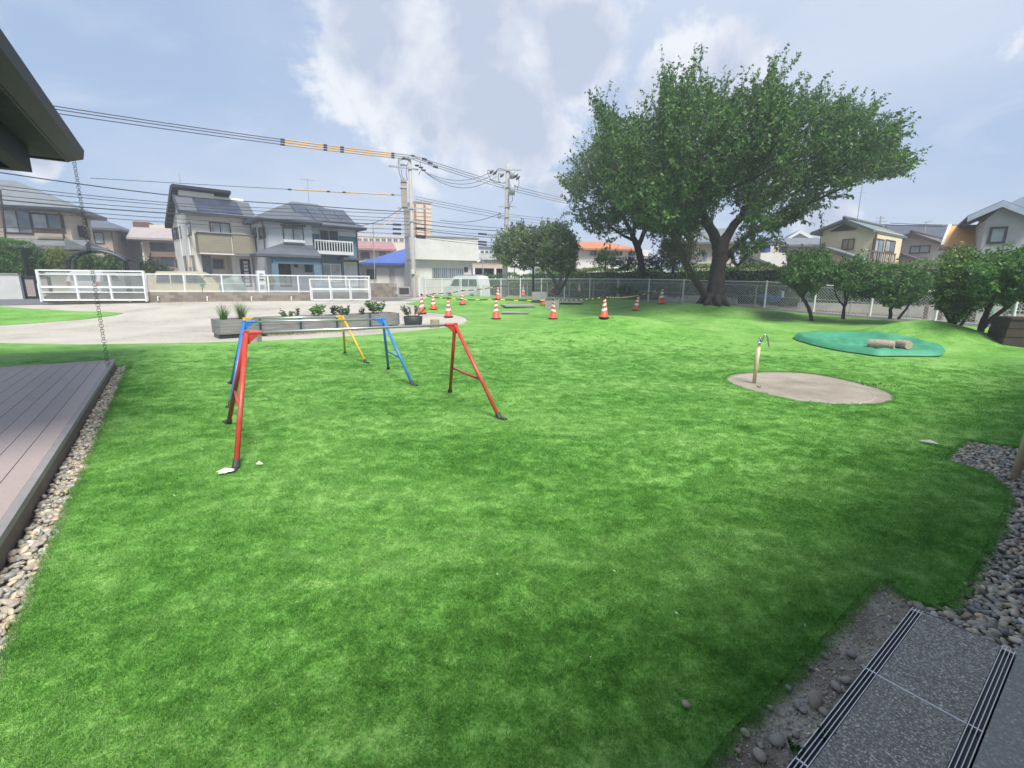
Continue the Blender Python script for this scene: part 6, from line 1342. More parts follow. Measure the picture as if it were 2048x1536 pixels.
    for rw in range(5):
        n = 9
        for k in range(n):
            u0 = W*k/n+(.0 if rw%2 else -.18); h.box('block','block',max(0,u0)+.004,min(W,u0+W/n)-.004,random.uniform(-.004,.004),.15,.3+(zt-.3)*rw/5,.3+(zt-.3)*(rw+1)/5-.008)
    h.box('mortar','wall_mauve',0,W,.01,.14,.2,zt-.015); _,z = h.hit(770,567)
    g_ = House('grille_gate','black barred gate in a grey frame beside the drive',796,33.5,66,cat='gate'); W,_ = g_.hit(819,580); _,zt = g_.hit(805,573); _,zb = g_.hit(805,592)
    for u in (0,W): g_.box('frame','galv',u-.04,u+.04,-.04,.04,zb,zt)
    for z in (zb+.06,zt-.05): g_.box('frame','galv',.045,W-.045,-.03,.03,z-.04,z+.04)
    g_.box('panel','frame_dark',.05,W-.05,-.01,.01,zb+.11,zt-.1)
town()
def right_town():
    A = 143
    h = House('house','yellow two storey house with grey green tiled gable roof and brown balcony',1736,29.5,A); z0 = 0; uL,_ = h.hit(1641,500); _,zl = h.hit(1641,462); D = 5.2
    le = h.hit(1621,465,-.5); ap = h.hit(1690,437,-.5); re = h.hit(1748,459,-.5); _,zw = h.hit(1736,458)
    apw = h.hit(1690,441); h.extr('wall','wall_yellow',[(uL,z0),(0,z0),(0,zw-.05),(apw[0],apw[1]-.1),(uL,zl-.02)],0,D)
    h.gable('roof','roof_tile_green',le,ap,re,-.55,D+.9); m = MB(); m.tube([h.w(ap[0],-.6,ap[1]+.05),h.w(ap[0],D+.9,ap[1]+.05)],.12,8); part('ridge', m, 'roof_tile_green', h.t, True)
    m = MB(); m.prism([h.w(*h.hit(1676,449),0) if False else h.w(apw[0]-.75,-.02,apw[1]-.62),h.w(apw[0]+.75,-.02,apw[1]-.62),h.w(apw[0],-.02,apw[1]-.22)],-h.B*.05); part('gable_vent', m, 'frame_dark', h.t)
    h.win(1686,480,1706.5,498,0,'glass_warm','frame_brown',2)
    h.win(1744,479,1764,521,gl='glass_mid',fr='frame_dark',n=2,u=0,sign=1); h.win(1770,482,1788,503,gl='glass_mid',fr='frame_dark',n=2,u=0,sign=1)
    d0,zt = h.hits(1738,500,.9); d1,_ = h.hits(1791,503,.9); _,zb = h.hits(1765,523,.9)
    h.box('balcony_floor','brown_wood',.006,.95,d0,d1,zb-.15,zb); h.box('handrail','brown_wood',.88,.96,d0,d1,zt-.08,zt)
    for k in range(14): q = d0+.04+(d1-d0-.08)*k/13; h.box('bar','brown_wood' if k % 3 else 'frame_alu',.9,.94,q-.05,q+.05,zb+.002,zt-.083)
    pipe(h,[(.06,.0,zw-.2),(.06,.0,zb-.4)],.05,'frame_brown'); pipe(h,[(uL-.05,-.05,zl),(uL-.05,-.05,1)],.04,'gutter_grey')
    l0 = h.hit(1612,508,-2); l1 = h.hit(1650,493,-2); l2 = h.hit(1738,521,-2); h.gable('porch_roof','roof_tile_green',l0,l1,l2,-2.2,-.006,.16); h.extr('porch_wall','wall_yellow',[(l0[0]+.3,0),(l2[0]-.3,0),(l2[0]-.3,l2[1]-.1),(l1[0],l1[1]-.25),(l0[0]+.3,l0[1]-.1)],-1.8,-.01)
    antenna(h,(ap[0]+.3,.6,ap[1]),2.3)
    h = House('house','beige house with brown tiled gable roof between yellow house and orange panel',1864,33,A); uL,_ = h.hit(1791,500); le = h.hit(1783,480,-.5); ap = h.hit(1824,464,-.5); re = h.hit(1884,485,-.5); h.extr('wall','wall_beige',[(uL,0),(0,0),(0,re[1]-.05),(ap[0],ap[1]-.15),(uL,le[1]-.05)],0,5); h.gable('roof','roof_tile_brown',le,ap,re,-.55,5.5,.2)
    m = MB(); m.tube([h.w(ap[0],-.6,ap[1]+.05),h.w(ap[0],5.5,ap[1]+.05)],.12,8); part('ridge', m, 'roof_tile_brown', h.t, True)
    h.win(1822,493,1858,505,0,'glass_curtain','frame_dark',2); h.box('shutter_wall','brown_wood',.01,.12,.2,3,1,re[1]-.1)
    l0 = h.hit(1786,516,-1.8); l1 = h.hit(1802,506,-1.8); l2 = h.hit(1872,529,-1.8); h.gable('porch_roof','roof_tile_brown',l0,l1,l2,-2,-.006,.2); h.extr('porch_wall','wall_beige',[(l0[0]+.2,0),(l2[0]-.3,0),(l2[0]-.3,l2[1]-.1),(l1[0],l1[1]-.25),(l0[0]+.2,l0[1]-.1)],-1.6,-.01)
    h = House('house','house with long navy roof behind the beige house',1780,45,100); W,_ = h.hit(1930,470); _,zt = h.hit(1840,456,2); _,zb = h.hit(1840,476); h.box('wall','wall_pale',0,W,0,6,0,zb); h.hip('roof','roof_navy',-.5,W+.5,-.5,6.5,zb,.4,W-.4,3,zt+.4)
    # orange panel
    h = House('orange_roofed_shed','shed with bright orange sloping roof in a pale frame beside the grey house',1884,25,118,cat='shed'); 
    bl = h.hit(1884,493); br = h.hit(1955,488); tl = h.hit(1900,452,1.8); trr = h.hit(1968,449,1.8)
    pts = [(bl[0],0,bl[1]),(br[0],0,br[1]),(trr[0],1.8,trr[1]),(tl[0],1.8,tl[1])]; h.poly('roof','orange_panel',pts,.08)
    for a,b in ((pts[0],pts[3]),(pts[1],pts[2])): m = MB(); m.bar(h.w(*a)+V(0,0,.04),h.w(*b)+V(0,0,.04),.13,.12); part('verge_board', m, 'offwhite', h.t)
    h.box('wall','wall_right',bl[0]+.15,br[0]-.1,.25,1.7,0,bl[1]-.15); u,_ = h.hit(1886,510); h.box('wall_panel','tower_pipe',u+.05,u+.75,.1,.24,bl[1]-1.2,bl[1]-.2); h.poly('back_wall','wall_right',[(bl[0]+.15,1.72,bl[1]-.3),(br[0],1.72,bl[1]-.3),(trr[0]-.1,1.78,trr[1]-.15),(tl[0]+.1,1.78,tl[1]-.15)],0,None,h.B*.1)
    h = House('house','grey rendered house with pale blue gable trim at the right edge',1948,23.0,128); W,_ = h.hit(2085,480); le = h.hit(1936,431,-.4); ap = h.hit(2007,400,-.4); re = h.hit(2090,432,-.4); _,zl = h.hit(1948,436)
    apw = h.hit(2007,406); h.extr('wall','wall_right',[(0,0),(W,0),(W,re[1]-.2),(apw[0],apw[1]-.1),(0,zl-.1)],0,7); h.gable('roof','roof_navy',le,ap,re,-.42,7.5,.10)
    h.extr('verge_board','trim_blue',[(le[0],le[1]-.03),(ap[0],ap[1]-.03),(re[0],re[1]-.03),(re[0],re[1]-.30),(ap[0],ap[1]-.30),(le[0],le[1]-.30)],-.5,-.425)
    h.win(1983,458,2007,483,0,'glass_green','frame_dark',1,fw=.1)
    l0 = h.hit(2015,408,2.2); l1 = h.hit(2075,380,2.2); h.extr('upper_roof','trim_blue',[(l0[0],l0[1]),(l1[0],l1[1]),(l1[0]+3,l1[1]-.8),(l1[0]+3,l1[1]-1.8),(l0[0],l0[1]-.3)],2.1,2.3); h.extr('upper_wall','roof_navy',[(l0[0]+.2,l0[1]-.4),(l1[0],l1[1]-.3),(l1[0]+3,l1[1]-1),(l1[0]+3,l1[1]-2.5),(l0[0]+.2,l0[1]-2)],2.32,6)
    # houses seen past the big trunk
    h = House('house','beige house with slate roof seen between the limbs of the big cherry tree',1392,36,100); W,_ = h.hit(1470,500); _,zE = h.hit(1420,484,-.4); h.box('wall','wall_beige',0,W,0,6,0,zE); ua,za = h.hit(1432,457,3); h.hip('roof','roof_slate_pale',-.7,W+.6,-.6,6.6,zE,ua-1.2,ua+1.2,3,za); h.win(1398,505,1412,520,0,'glass_mid','frame_alu',2); h.box('band','offwhite',.1,W-.1,-.05,-.003,zE-1.5,zE-1.4)
    h = House('house','low beige house with grey roof and walled balcony right of the big trunk',1546,37,100); W,_ = h.hit(1650,500); _,zE = h.hit(1600,491,-.4); _,zt = h.hit(1600,477,1.5); h.box('wall','wall_beige',-1,W,0,6,0,zE); h.extu('roof','roof_slate_pale',[(-.6,zE-.1),(-.6,zE+.06),(2.2,zt+.1),(6.4,zE),(6.4,zE-.1)],.6,W+.4)
    a,z1 = h.hit(1521,506,-1.2); b,z2 = h.hit(1574,523,-1.2); h.box('balcony','wall_pale',a,b,-1.3,-1.1,z2-.4,z1); h.box('balcony_end','wall_pale',b-.2,b-.01,-1.09,-.006,z2-.4,z1); h.win(1574,506,1588,518,0,'glass_green','frame_alu',1); h.win(1560,494,1572,503,0,'glass_dark','frame_dark',1); h.win(1523,486,1534,503,0,'glass_dark','frame_dark',1)
    a,z = h.hit(1530,494,-.8); b,zz = h.hit(1540,504,-.8); h.box('laundry','roof_blue',a,b,-.85,-.8,zz,z)
    l0 = h.hit(1486,530,-2.5); l1 = h.hit(1505,513,-2.5); l2 = h.hit(1556,533,-2.5); h.gable('porch_roof','roof_tile',l0,l1,l2,-2.7,-.5,.16); h.extr('porch_wall','wall_beige',[(l0[0]+.2,0),(l2[0]-.2,0),(l2[0]-.2,l2[1]-.1),(l1[0],l1[1]-.2),(l0[0]+.2,l0[1]-.1)],-2.4,-.6)
    h = House('house','white gabled dormer house with navy roof behind the low beige house',1572,48,110); W,_ = h.hit(1612,475); ap = h.hit(1600,459,-.3); le = h.hit(1570,478,-.3); re = h.hit(1634,478,-.3); h.extr('wall','white_paint',[(0,0),(re[0]-.4,0),(re[0]-.4,re[1]-.1),(ap[0],ap[1]-.2),(0.1,le[1]-.1)],0,5); h.gable('roof','roof_navy',le,ap,re,-.4,6,.15); h.extr('verge_board','white_paint',[(le[0],le[1]-.02),(ap[0],ap[1]-.02),(re[0],re[1]-.02),(re[0],re[1]-.3),(ap[0],ap[1]-.35),(le[0],le[1]-.3)],-.45,-.405)
    h = House('house','low white house with orange tiled roof behind the light green shrub',1150,46,80); W,_ = h.hit(1302,510); _,zE = h.hit(1200,497,-.4); _,zt = h.hit(1200,484,3); h.box('wall','wall_pale',0,W,0,6,0,zE); h.hip('roof','roof_orange',-.5,W-1.2,-.6,6.6,zE,1.5,W-3.5,3,zt); 
    for k in range(4): h.win(1180+26*k,503,1192+26*k,511,0,'glass_dark','frame_alu',2)
right_town()

# ------------------------------------------------------------------ poles and wires
def poles():
    b = at(829,601,34); b.z = .4; tp = at(819,314,34); t = thing('utility_pole','concrete utility pole with tan cabinet before the white flat roofed building','utility pole',b); ax = (tp-b).normalized(); P = lambda py: b+(tp-b)*((601-py)/(601-314))
    m = MB(); m.tube([b-ax*.3,b,tp],[.185,.18,.105],12); part('shaft', m, 'pole_concrete', t, True)
    U = FLD; 
    def arm(py, l0, l1, wd=.09, nm='crossarm', ang=0):
        d = U if not ang else Matrix.Rotation(ang,3,'Z') @ U; p = P(py)+V(0,-.12,0); m = MB(); m.bar(p-d*l0, p+d*l1, wd); part(nm, m, 'galv', t); return p, d
    arm(337,1.4,.6,ang=.25); arm(318,.8,.8,ang=-.6); arm(414,.9,1.0,ang=-.1); arm(440,.2,.7,ang=.2)
    m = MB(); c = P(386)-U*.42+V(0,-.1,0); m.box(c,(.36,.42,1.75),U); part('cabinet', m, 'cabinet_tan', t)
    m = MB(); c2 = P(365)-U*.42+V(0,-.1,0); m.box(c2,(.40,.46,.05),U); m.tube([P(363)-U*.42+V(0,-.1,.0),P(360)-U*.42+V(0,-.1,0)],[.2,.04],6); part('cabinet_cap', m, 'frame_dark', t)
    m = MB(); m.box(P(375)-U*.46+V(0,-.12,0),(.42,.48,.07),U); part('cabinet_band', m, 'transformer_grey', t)
    m = MB(); c = P(329)-U*.32; m.tube([c-U*.3,c+U*.15],.11,8); m.tube(catmull([c-U*.3,c-U*.34+V(0,0,.25),c-U*.2+V(0,0,.33),c+U*.2+V(0,0,.3)],4),.04,5); part('switch', m, 'transformer_grey', t)
    for k, (py, o) in enumerate(((330,.5),(333,.75),(312,.25),(315,.55),(318,-.35),(338,.95))): c = P(py)+U*o+V(0,-.12,0); m = MB(); m.tube([c-U*.14,c,c+U*.14],[.05,.075,.04],7); part('insulator', m, 'insulator', t)
    for k,(x0,y0,x1,y1) in enumerate(((797,318,806,365),(815,325,816,362),(803,340,812,362),(840,325,852,345),(846,335,838,350))): m = MB(); m.tube(catmull([at(x0,y0,33.8),at((x0+x1)/2-3,(y0+y1)/2+3,33.7),at(x1,y1,33.8)],5),.018,4); part('jumper_wire', m, 'wire_black', t)
    for k in range(10): q = P(590-22*k); m = MB(); m.bar(q-U*.26,q+U*.26,.03); part('step_bolt', m, 'galv', t)
    m = MB(); m.tube([P(548)-V(0,.19,0),P(538)-V(0,.19,0)],.12,8); part('pole_label', m, 'offwhite', t)
    # second pole
    b = at(1009,580,37); b.z = .5; tp = at(1016,328,37); t = thing('utility_pole','concrete utility pole with transformer above the round evergreen tree','utility pole',b); P = lambda py: b+(tp-b)*((580-py)/(580-328))
    m = MB(); m.tube([b-V(0,0,.3),tp],[.20,.14],12); part('shaft', m, 'pole_concrete', t, True)
    for py,l0,l1,an in ((340,.55,.7,-.35),(370,.3,.6,-.2),(406,.45,.5,-.2),(425,.5,.65,-.15)): d = Matrix.Rotation(an,3,'Z') @ U; q = P(py)+V(0,-.16,0); m = MB(); m.bar(q-d*l0*1.4,q+d*l1*1.4,.09); part('crossarm', m, 'galv', t)
    for px,py,r_,h_ in ((1024,381,.21,.62),(1024,350,.18,.5)): c = at(px,py,36.6); m = MB(); m.lathe([(0,-h_/2),(r_,-h_/2),(r_,h_/2-.06),(r_*.9,h_/2),(0,h_/2+.02)],12,c); part('transformer', m, 'transformer_grey', t, True)
    for k,(px,py) in enumerate(((983,344),(990,346),(1004,351),(1032,352),(1036,356),(1027,374))): c = at(px,py,36.6); m = MB(); m.tube([c+V(-.14,0,-.12),c,c+V(.14,0,.12)],[.05,.10,.04],7); part('insulator', m, 'insulator', t)
    for k,pts in enumerate(([(983,344),(976,340),(977,350),(985,362),(1000,366)],[(990,346),(996,338),(1004,338),(1012,342)],[(1004,351),(998,347),(997,358),(1003,366),(1012,364)],[(1032,352),(1038,362),(1036,374),(1034,382)],[(1024,392),(1025,400),(1020,408),(1018,420)],[(1000,425),(996,431),(998,437),(1002,432),(1000,426)])): m = MB(); m.tube(catmull([at(x,y,36.5) for x,y in pts],5),.02,4); part('jumper_wire', m, 'wire_black', t)
    # lamp in the yard and street light
    b = gp(1066,588); b = at(1066,588,25.0); b.z = float(H(b.x,b.y)); tp = at(1067,458,25.0); t = thing('lamp_post','slim black lamp post rising through the round evergreen tree','lamp post',b); m = MB(); m.tube([b,tp],[.055,.04],8); part('pole', m, 'black_metal', t); m = MB(); q = at(1062,455,25); m.box(q,(.48,.18,.07)); part('lamp_head', m, 'frame_dark', t)
    b = at(966,575,44); tp = at(966,521,44); t = thing('street_lamp','small street lamp beside the white van','street lamp',b); m = MB(); m.tube([V(b.x,b.y,.5),tp],[.07,.05],6); m.tube(catmull([tp,tp+V(-.2,0,.25),at(958,521,44)],4),.035,5); part('pole', m, 'galv', t); m = MB(); m.tube([at(961,521,44),at(955,524,44)],[.1,.13],8); part('lamp_head', m, 'white_paint', t)
poles()
def cable(label, pts, r=.022, sag=.0, sleeves=(), cases=(), mat='wire_black', name='overhead_wire', grp='overhead wires'):
    """pts: (px, py, Y); sleeves: (from, to) fractions of the first span covered in yellow; cases: fractions with a splice case"""
    P = [at(*p) for p in pts]; C = []
    for i in range(len(P)-1):
        for k in range(10):
            f = k/10; C.append(P[i].lerp(P[i+1],f)-V(0,0,sag*4*f*(1-f)))
    C.append(P[-1]); t = thing(name, label, 'power line', P[0], grp); m = MB(); m.tube(C, r, 4); part('conductor', m, mat, t)
    pos = lambda f, i=0: P[i].lerp(P[i+1],f)-V(0,0,sag*4*f*(1-f))
    for f0, f1 in sleeves:
        m = MB(); n = 8; m.tube([pos(f0+(f1-f0)*k/n) for k in range(n+1)], .036, 6); part('cover_sleeve', m, 'wire_cover', t)
        for f in (f0,(f0+f1)/2,f1,f0*.65+f1*.35): m = MB(); m.tube([pos(f-.006),pos(f+.006)], .055, 6); part('sleeve_band', m, 'insulator', t)
    for f, i, w_ in cases: a = pos(f,i); d = (P[i+1]-P[i]).normalized(); m = MB(); m.bar(a-d*w_, a+d*w_, .10, .13); part('splice_case', m, 'insulator', t)
    return t
N_ = ['highest','middle','lowest']
for i,(yl,ys,yp,yq,ye) in enumerate(((210,291,311,368,399),(216,296,315,373,404),(224,303,319,378,408))):
    cable('%s of the top three wires left of the cabinet pole, with yellow cover' % N_[i], [(95,yl,22),(822,yp,34)], .02, .10, [(.537,.923)])
    cable('%s of the top three wires falling right from the cabinet pole' % N_[i], [(826,yp,34),(1012,yq,43),(1140,ye,52)], .02, .04, cases=[(.10+.05*i,0,.2)])
for i,(y0,ym,y1,d) in enumerate(((345,391,424,.1),(371,406,428,.15),(378,411,437,.15),(391,419,443,.12),(399,427,450,.12),(409,437,459,.1),(418,445,468,.1))):
    cable(['wavy top wire of the lower bundle crossing the white house roof','thin second wire of the lower bundle left of the cabinet pole','third wire of the lower bundle left of the cabinet pole','fourth wire of the lower bundle passing the solar roof','fifth and thick wire of the lower bundle before the white house','sixth wire of the lower bundle with a splice near the cabinet pole','lowest wire of the bundle passing below the eave of the white house'][i], [(0,y0,22),(345,ym,27),(600,(ym*.45+y1*.55),30.5),(822,y1,34)], .026 if i in (0,4) else .016, .04, cases=[(.86,2,.28)] if i > 3 else ())
for i,(y0,y1,y2) in enumerate(((438,456,470),(446,462,478),(455,470,486),(458,476,492),(470,486,502),(473,492,508))):
    cable(['top wire of the low bundle right of the cabinet pole','second wire of the low bundle right of the cabinet pole','third wire of the low bundle with a black case over the tower','fourth wire of the low bundle right of the cabinet pole','fifth wire of the low bundle crossing the white building','lowest wire of the bundle drooping before the white building'][i], [(826,y0,34),(1000,y1,38),(1150,y2,46)], .024 if i in (1,3) else .016, .06, cases=[(.08,0,.34),(.78,0,.36)] if i in (2,4,5) else ())
for i,(y0,y1,y2) in enumerate(((393,428,441),(398,432,447),(403,438,453))):
    cable('%s of three thin wires above the tan tower, between the two poles' % ['upper','middle','lower'][i], [(830,y0,34),(1012,y1,42),(1140,y2,52)], .014, .03)
for i,(dy,sg) in enumerate(((0,.55),(3,.7),(6,.85))):
    cable('%s slack wire sagging between the two utility poles' % ['upper','middle','lower'][i], [(846+4*i,342+dy,34),(978+8*i,346+dy,36.5)], .016, sg)
cable('thin high wire with a long yellow cover above the blue grey house', [(180,356,25),(812,391,34)], .014, .02, [(.556,.943)])
cable('drop wire from the cabinet pole to the corner of the blue grey house', [(714,452,30.8),(806,414,34)], .018, .25)
cable('orange brown drop wire below the cabinet pole', [(730,455,31),(770,448,32.4),(803,417,34)], .02, .12, mat='wire_cover')
cable('slack wire reaching the right hand pole with a coil', [(880,440,36),(1000,427,37)], .018, .35)
cable('thin wire over the roofs of the beige house on the right', [(1762,449,36),(1950,452,28)], .03, .05)
cable('second thin wire over the roofs of the beige house on the right', [(1780,446,36),(1960,450,28)], .02, .05)
def roof_mast():
    b = at(1760,470,36); tp = at(1762,432,36); t = thing('roof_antenna','metal antenna mast behind the ridge of the yellow house','antenna',b); m = MB(); m.tube([V(b.x,b.y,3),tp],.05,6)
    for k,py in enumerate((436,443,449)): q = at(1762,py,36); m.bar(q-V(.3+.12*k,0,0),q+V(.3+.1*k,0,0),.05)
    part('mast', m, 'galv', t)
    b = at(1851,470,40); tp = at(1853,444,40); t = thing('roof_antenna','thin antenna on the navy roof right of the yellow house','antenna',b); m = MB(); m.tube([V(b.x,b.y,3),tp],.03,5); m.tube([at(1846,447,40),at(1862,442,40)],.025,4)
    for k in range(4): q = at(1848+4*k,446-1.2*k,40); m.tube([q-V(0,.3,0),q+V(0.1,.3,.05)],.015,4)
    part('mast', m, 'galv', t)
roof_mast()

# ------------------------------------------------------------------ vehicles and bits in the street
def vehicle(name, label, cat, pos, yaw, L, Wd, prof, wins, wheels, mat, wr=.27, extras=()):
    """prof and wins in (along, height) from the rear; body pushed across its width with a narrower roof"""
    t = thing(name, label, cat, pos); U = V(math.cos(yaw),math.sin(yaw),0); S = V(-math.sin(yaw),math.cos(yaw),0)
    P = lambda a, s_, z: pos+U*(a-L/2)+S*s_+V(0,0,z)
    hw = lambda z: Wd/2*(1-.11*max(0,(z-.85))/.9)
    m = MB(); n = len(prof); vs = [P(a,-hw(z),z) for a,z in prof]+[P(a,hw(z),z) for a,z in prof]
    m.add(vs, [tuple(range(n))[::-1], tuple(range(n,2*n))]+[(i,(i+1)%n,(i+1)%n+n,i+n) for i in range(n)]); part('body', m, mat, t)
    for w_ in wins:
        for sg in (-1,1):
            m = MB(); q = [P(a,sg*(hw(z)+.006),z) for a,z in w_]; m.prism(q, S*(-sg*.02)); part('window', m, 'glass_dark', t)
    for wx in wheels:
        for sg in (-1,1):
            c = P(wx,sg*(Wd/2-.07),wr); m = MB(); m.tube([c-S*.08,c+S*.085],wr,18); o = part('wheel', m, 'tyre', t, True); m = MB(); m.tube([c+S*sg*.07,c+S*sg*.094],wr*.62,12); part('rim', m, 'galv', o)
    for nm, mt, pts in extras:
        m = MB(); m.hexa([P(*p) for p in pts]); part(nm, m, mt, t)
    return P
yw = math.atan2(FLD.y,FLD.x)
def street_things():
    c = at(388,585,27.3); L = 3.3; z0 = .30
    pr = [(.02,.3),(0,.9),(.06,1.5),(.18,1.74),(2.1,1.76),(2.35,1.66),(2.72,1.06),(3.2,.92),(3.3,.66),(3.3,.3),(2.95,.3),(2.86,.5),(2.66,.6),(2.46,.5),(2.38,.3),(.95,.3),(.86,.5),(.66,.6),(.46,.5),(.38,.3)]
    wn_ = [[(.12,1.08),(.2,1.56),(.78,1.58),(.78,1.08)],[(.86,1.08),(.86,1.58),(1.5,1.58),(1.5,1.08)],[(1.58,1.08),(1.58,1.58),(2.12,1.58),(2.28,1.5),(2.58,1.08)]]
    box = lambda a0,a1,s0,s1,q0,q1: [(a,s_,z) for z in (q0,q1) for a,s_ in ((a0,s0),(a1,s0),(a1,s1),(a0,s1))]
    vehicle('minivan','pale beige boxy minivan parked behind the white mesh fence','car',V(c.x,c.y,z0),yw,L,1.45,pr,wn_,(.66,2.66),'car_beige',.28,[('tail_lamp','red_lamp',box(-.01,.02,-.68,-.5,.75,1.2)),('headlight','glass_curtain',box(3.22,3.31,-.66,-.4,.68,.85)),('windscreen','glass_dark',[(2.38,-.6,1.62),(2.40,-.6,1.62),(2.40,.6,1.62),(2.38,.6,1.62),(2.71,-.64,1.10),(2.73,-.64,1.10),(2.73,.64,1.10),(2.71,.64,1.10)] if False else box(2.44,2.46,-.58,.58,1.14,1.6)),('bumper','car_beige',box(3.29,3.36,-.7,.7,.32,.55)),('door_handle','frame_alu',box(1.62,1.75,-.745,-.735,.98,1.02))])
    c = at(934,588,37.3); K = .78; pr = [(0,.35),(0,1.3),(.15,1.9),(.5,1.98),(2.9,1.96),(3.2,1.86),(3.75,1.2),(4.25,1.05),(4.35,.8),(4.35,.35),(3.95,.35),(3.85,.58),(3.6,.68),(3.35,.58),(3.25,.35),(1.15,.35),(1.05,.58),(.8,.68),(.55,.58),(.45,.35)]
    wn_ = [[(.2,1.2),(.3,1.74),(1.2,1.76),(1.2,1.2)],[(1.3,1.2),(1.3,1.76),(2.3,1.76),(2.3,1.2)],[(2.42,1.2),(2.42,1.76),(2.9,1.74),(3.12,1.68),(3.5,1.2)]]
    vehicle('van','white delivery van with light bar rack behind the back fence gate','van',V(c.x,c.y,.12),yw+math.pi-.85,4.35*K,1.5,[(a*K,z) for a,z in pr],[[(a*K,z) for a,z in q] for q in wn_],(.8*K,3.6*K),'car_white',.27,[('headlight','glass_curtain',box(4.26*K,4.36*K,.5,.7,.8,1.0)),('roof_rack','galv',box(.6*K,2.8*K,-.5,.5,2.0,2.06)),('bumper','frame_alu',box(4.33*K,4.4*K,-.7,.7,.38,.6))])
    c = at(208,585,26.6); pr = [(.0,.3),(0,.95),(.25,1.4),(.55,1.5),(1.7,1.5),(2.0,1.4),(2.5,.98),(3.3,.85),(3.5,.65),(3.5,.3),(3.1,.3),(2.95,.55),(2.65,.55),(2.5,.3),(1.0,.3),(.85,.55),(.55,.55),(.4,.3)]
    vehicle('hatchback','pale silver hatchback parked under the carport behind the left gate','car',V(c.x,c.y,.5),yw+math.pi/2,3.5,1.5,pr,[[(.35,1.0),(.5,1.38),(1.1,1.4),(1.1,1.0)],[(1.2,1.0),(1.2,1.4),(1.7,1.38),(2.2,1.0)]],(.7,2.8),'car_silver',.27,[('tail_lamp','red_lamp',box(-.02,.02,-.72,-.55,.75,.98)),('tail_lamp','red_lamp',box(-.02,.02,.55,.72,.75,.98)),('rear_window','glass_mid',box(.02,.20,-.55,.55,1.0,1.32)),('number_plate','offwhite',box(-.02,.01,-.17,.17,.6,.76))])
    # covered motorcycle
    c = at(466,582,27.2); c.z = .5; t = thing('covered_motorcycle','motorcycle under a greyish green cover beside the door of the white house','motorcycle',c); r = np.random.default_rng(4); vs=[]; fs=[]; nu=20; nv=9
    for j in range(nv):
        f = j/(nv-1); z = 1.28*math.sin(f*1.5708)**.8; k = max(0.0,math.cos(f*1.5708))**.45
        for i in range(nu): a = 6.2832*i/nu; x = math.cos(a); y = math.sin(a); rad = k*(1+.07*math.sin(3*a+j*.9)+.05*math.sin(7*a+j)); vs.append(tuple(c+FLD*(x*.68*rad)+FLN*(y*.42*rad)+V(0,0,z+ (.12*x*f if f>.5 else 0))))
    for j in range(nv-1):
        for i in range(nu): a=j*nu+i; b=j*nu+(i+1)%nu; fs.append((a,b,b+nu,a+nu))
    fs.append(tuple((nv-1)*nu+i for i in range(nu)))
    m = MB(); m.add(vs,fs); part('cover', m, 'cover_green', t)
    for sx in (-.55,.55): m = MB(); q = c+FLD*sx+V(0,0,.22); m.tube([q-FLN*.05,q+FLN*.05],.24,14); part('wheel', m, 'tyre', t, True)
    # scooter behind the back fence
    c = at(1543,606,24.2); c.z = float(H(c.x,c.y)); t = thing('scooter','small blue and white motor scooter behind the mesh fence right of the cherry trunk','scooter',c); U = FENCE_D; S = HB
    for sx in (-.42,.45): m = MB(); q = c+U*sx+V(0,0,.2); m.tube([q-S*.05,q+S*.05],.2,14); part('wheel', m, 'tyre', t, True)
    m = MB(); pr2 = [(-.55,.35),(-.5,.6),(-.1,.62),(.05,.4),(.25,.38),(.35,.8),(.45,.78),(.42,.3),(.1,.22),(-.35,.25)]; m.prism([c+U*a+S*.14+V(0,0,z) for a,z in pr2], S*-.28); part('body', m, 'scooter_blue', t)
    m = MB(); m.box(c+U*-.3+V(0,0,.68),(.55,.22,.09),U); part('seat', m, 'black_rubber', t); m = MB(); m.tube([c+U*.38+S*.28+V(0,0,.95),c+U*.4+V(0,0,.9),c+U*.38-S*.28+V(0,0,.95)],.02,6); part('handlebar', m, 'black_metal', t)
    m = MB(); m.box(c+U*.47+V(0,0,.62),(.05,.24,.3),U); part('front_shield', m, 'white_paint', t); m = MB(); m.box(c+U*-.6+V(0,0,.55),(.06,.2,.1),U); part('tail_lamp', m, 'red_lamp', t)
    # slatted red and white board and pale kerb behind the right part of the back fence
    b = FENCE_A+FENCE_D*23.6+HB*1.1; z = float(H(b.x,b.y)); t = thing('picket_barrier','low barrier of red brown and white upright boards behind the fence on the right','barrier',V(b.x,b.y,z))
    for k in range(11): p = b+FENCE_D*k*.22; m = MB(); m.box(V(p.x,p.y,z+.28),(.13 if k%2==0 else .2,.03,.62),FENCE_D); part('board', m, 'brown_wood' if k % 2 == 0 else 'offwhite', t)
    b = FENCE_A+FENCE_D*19+HB*2.4; z = float(H(b.x,b.y)); m = MB(); m.box(V(b.x,b.y,z+.12)+FENCE_D*3,(6.5,.25,.35),FENCE_D); solid('kerb_wall', m, 'offwhite', 'low pale kerb wall behind the back fence near the fruit trees', 'wall', V(b.x,b.y,z))
    b = FENCE_A+FENCE_D*12+HB*2.6; z = float(H(b.x,b.y)); m = MB(); m.box(V(b.x,b.y,z+.15)+FENCE_D*1.5,(4.5,.25,.4),FENCE_D); solid('kerb_wall', m, 'offwhite', 'low pale kerb wall behind the fence right of the cherry trunk', 'wall', V(b.x,b.y,z))
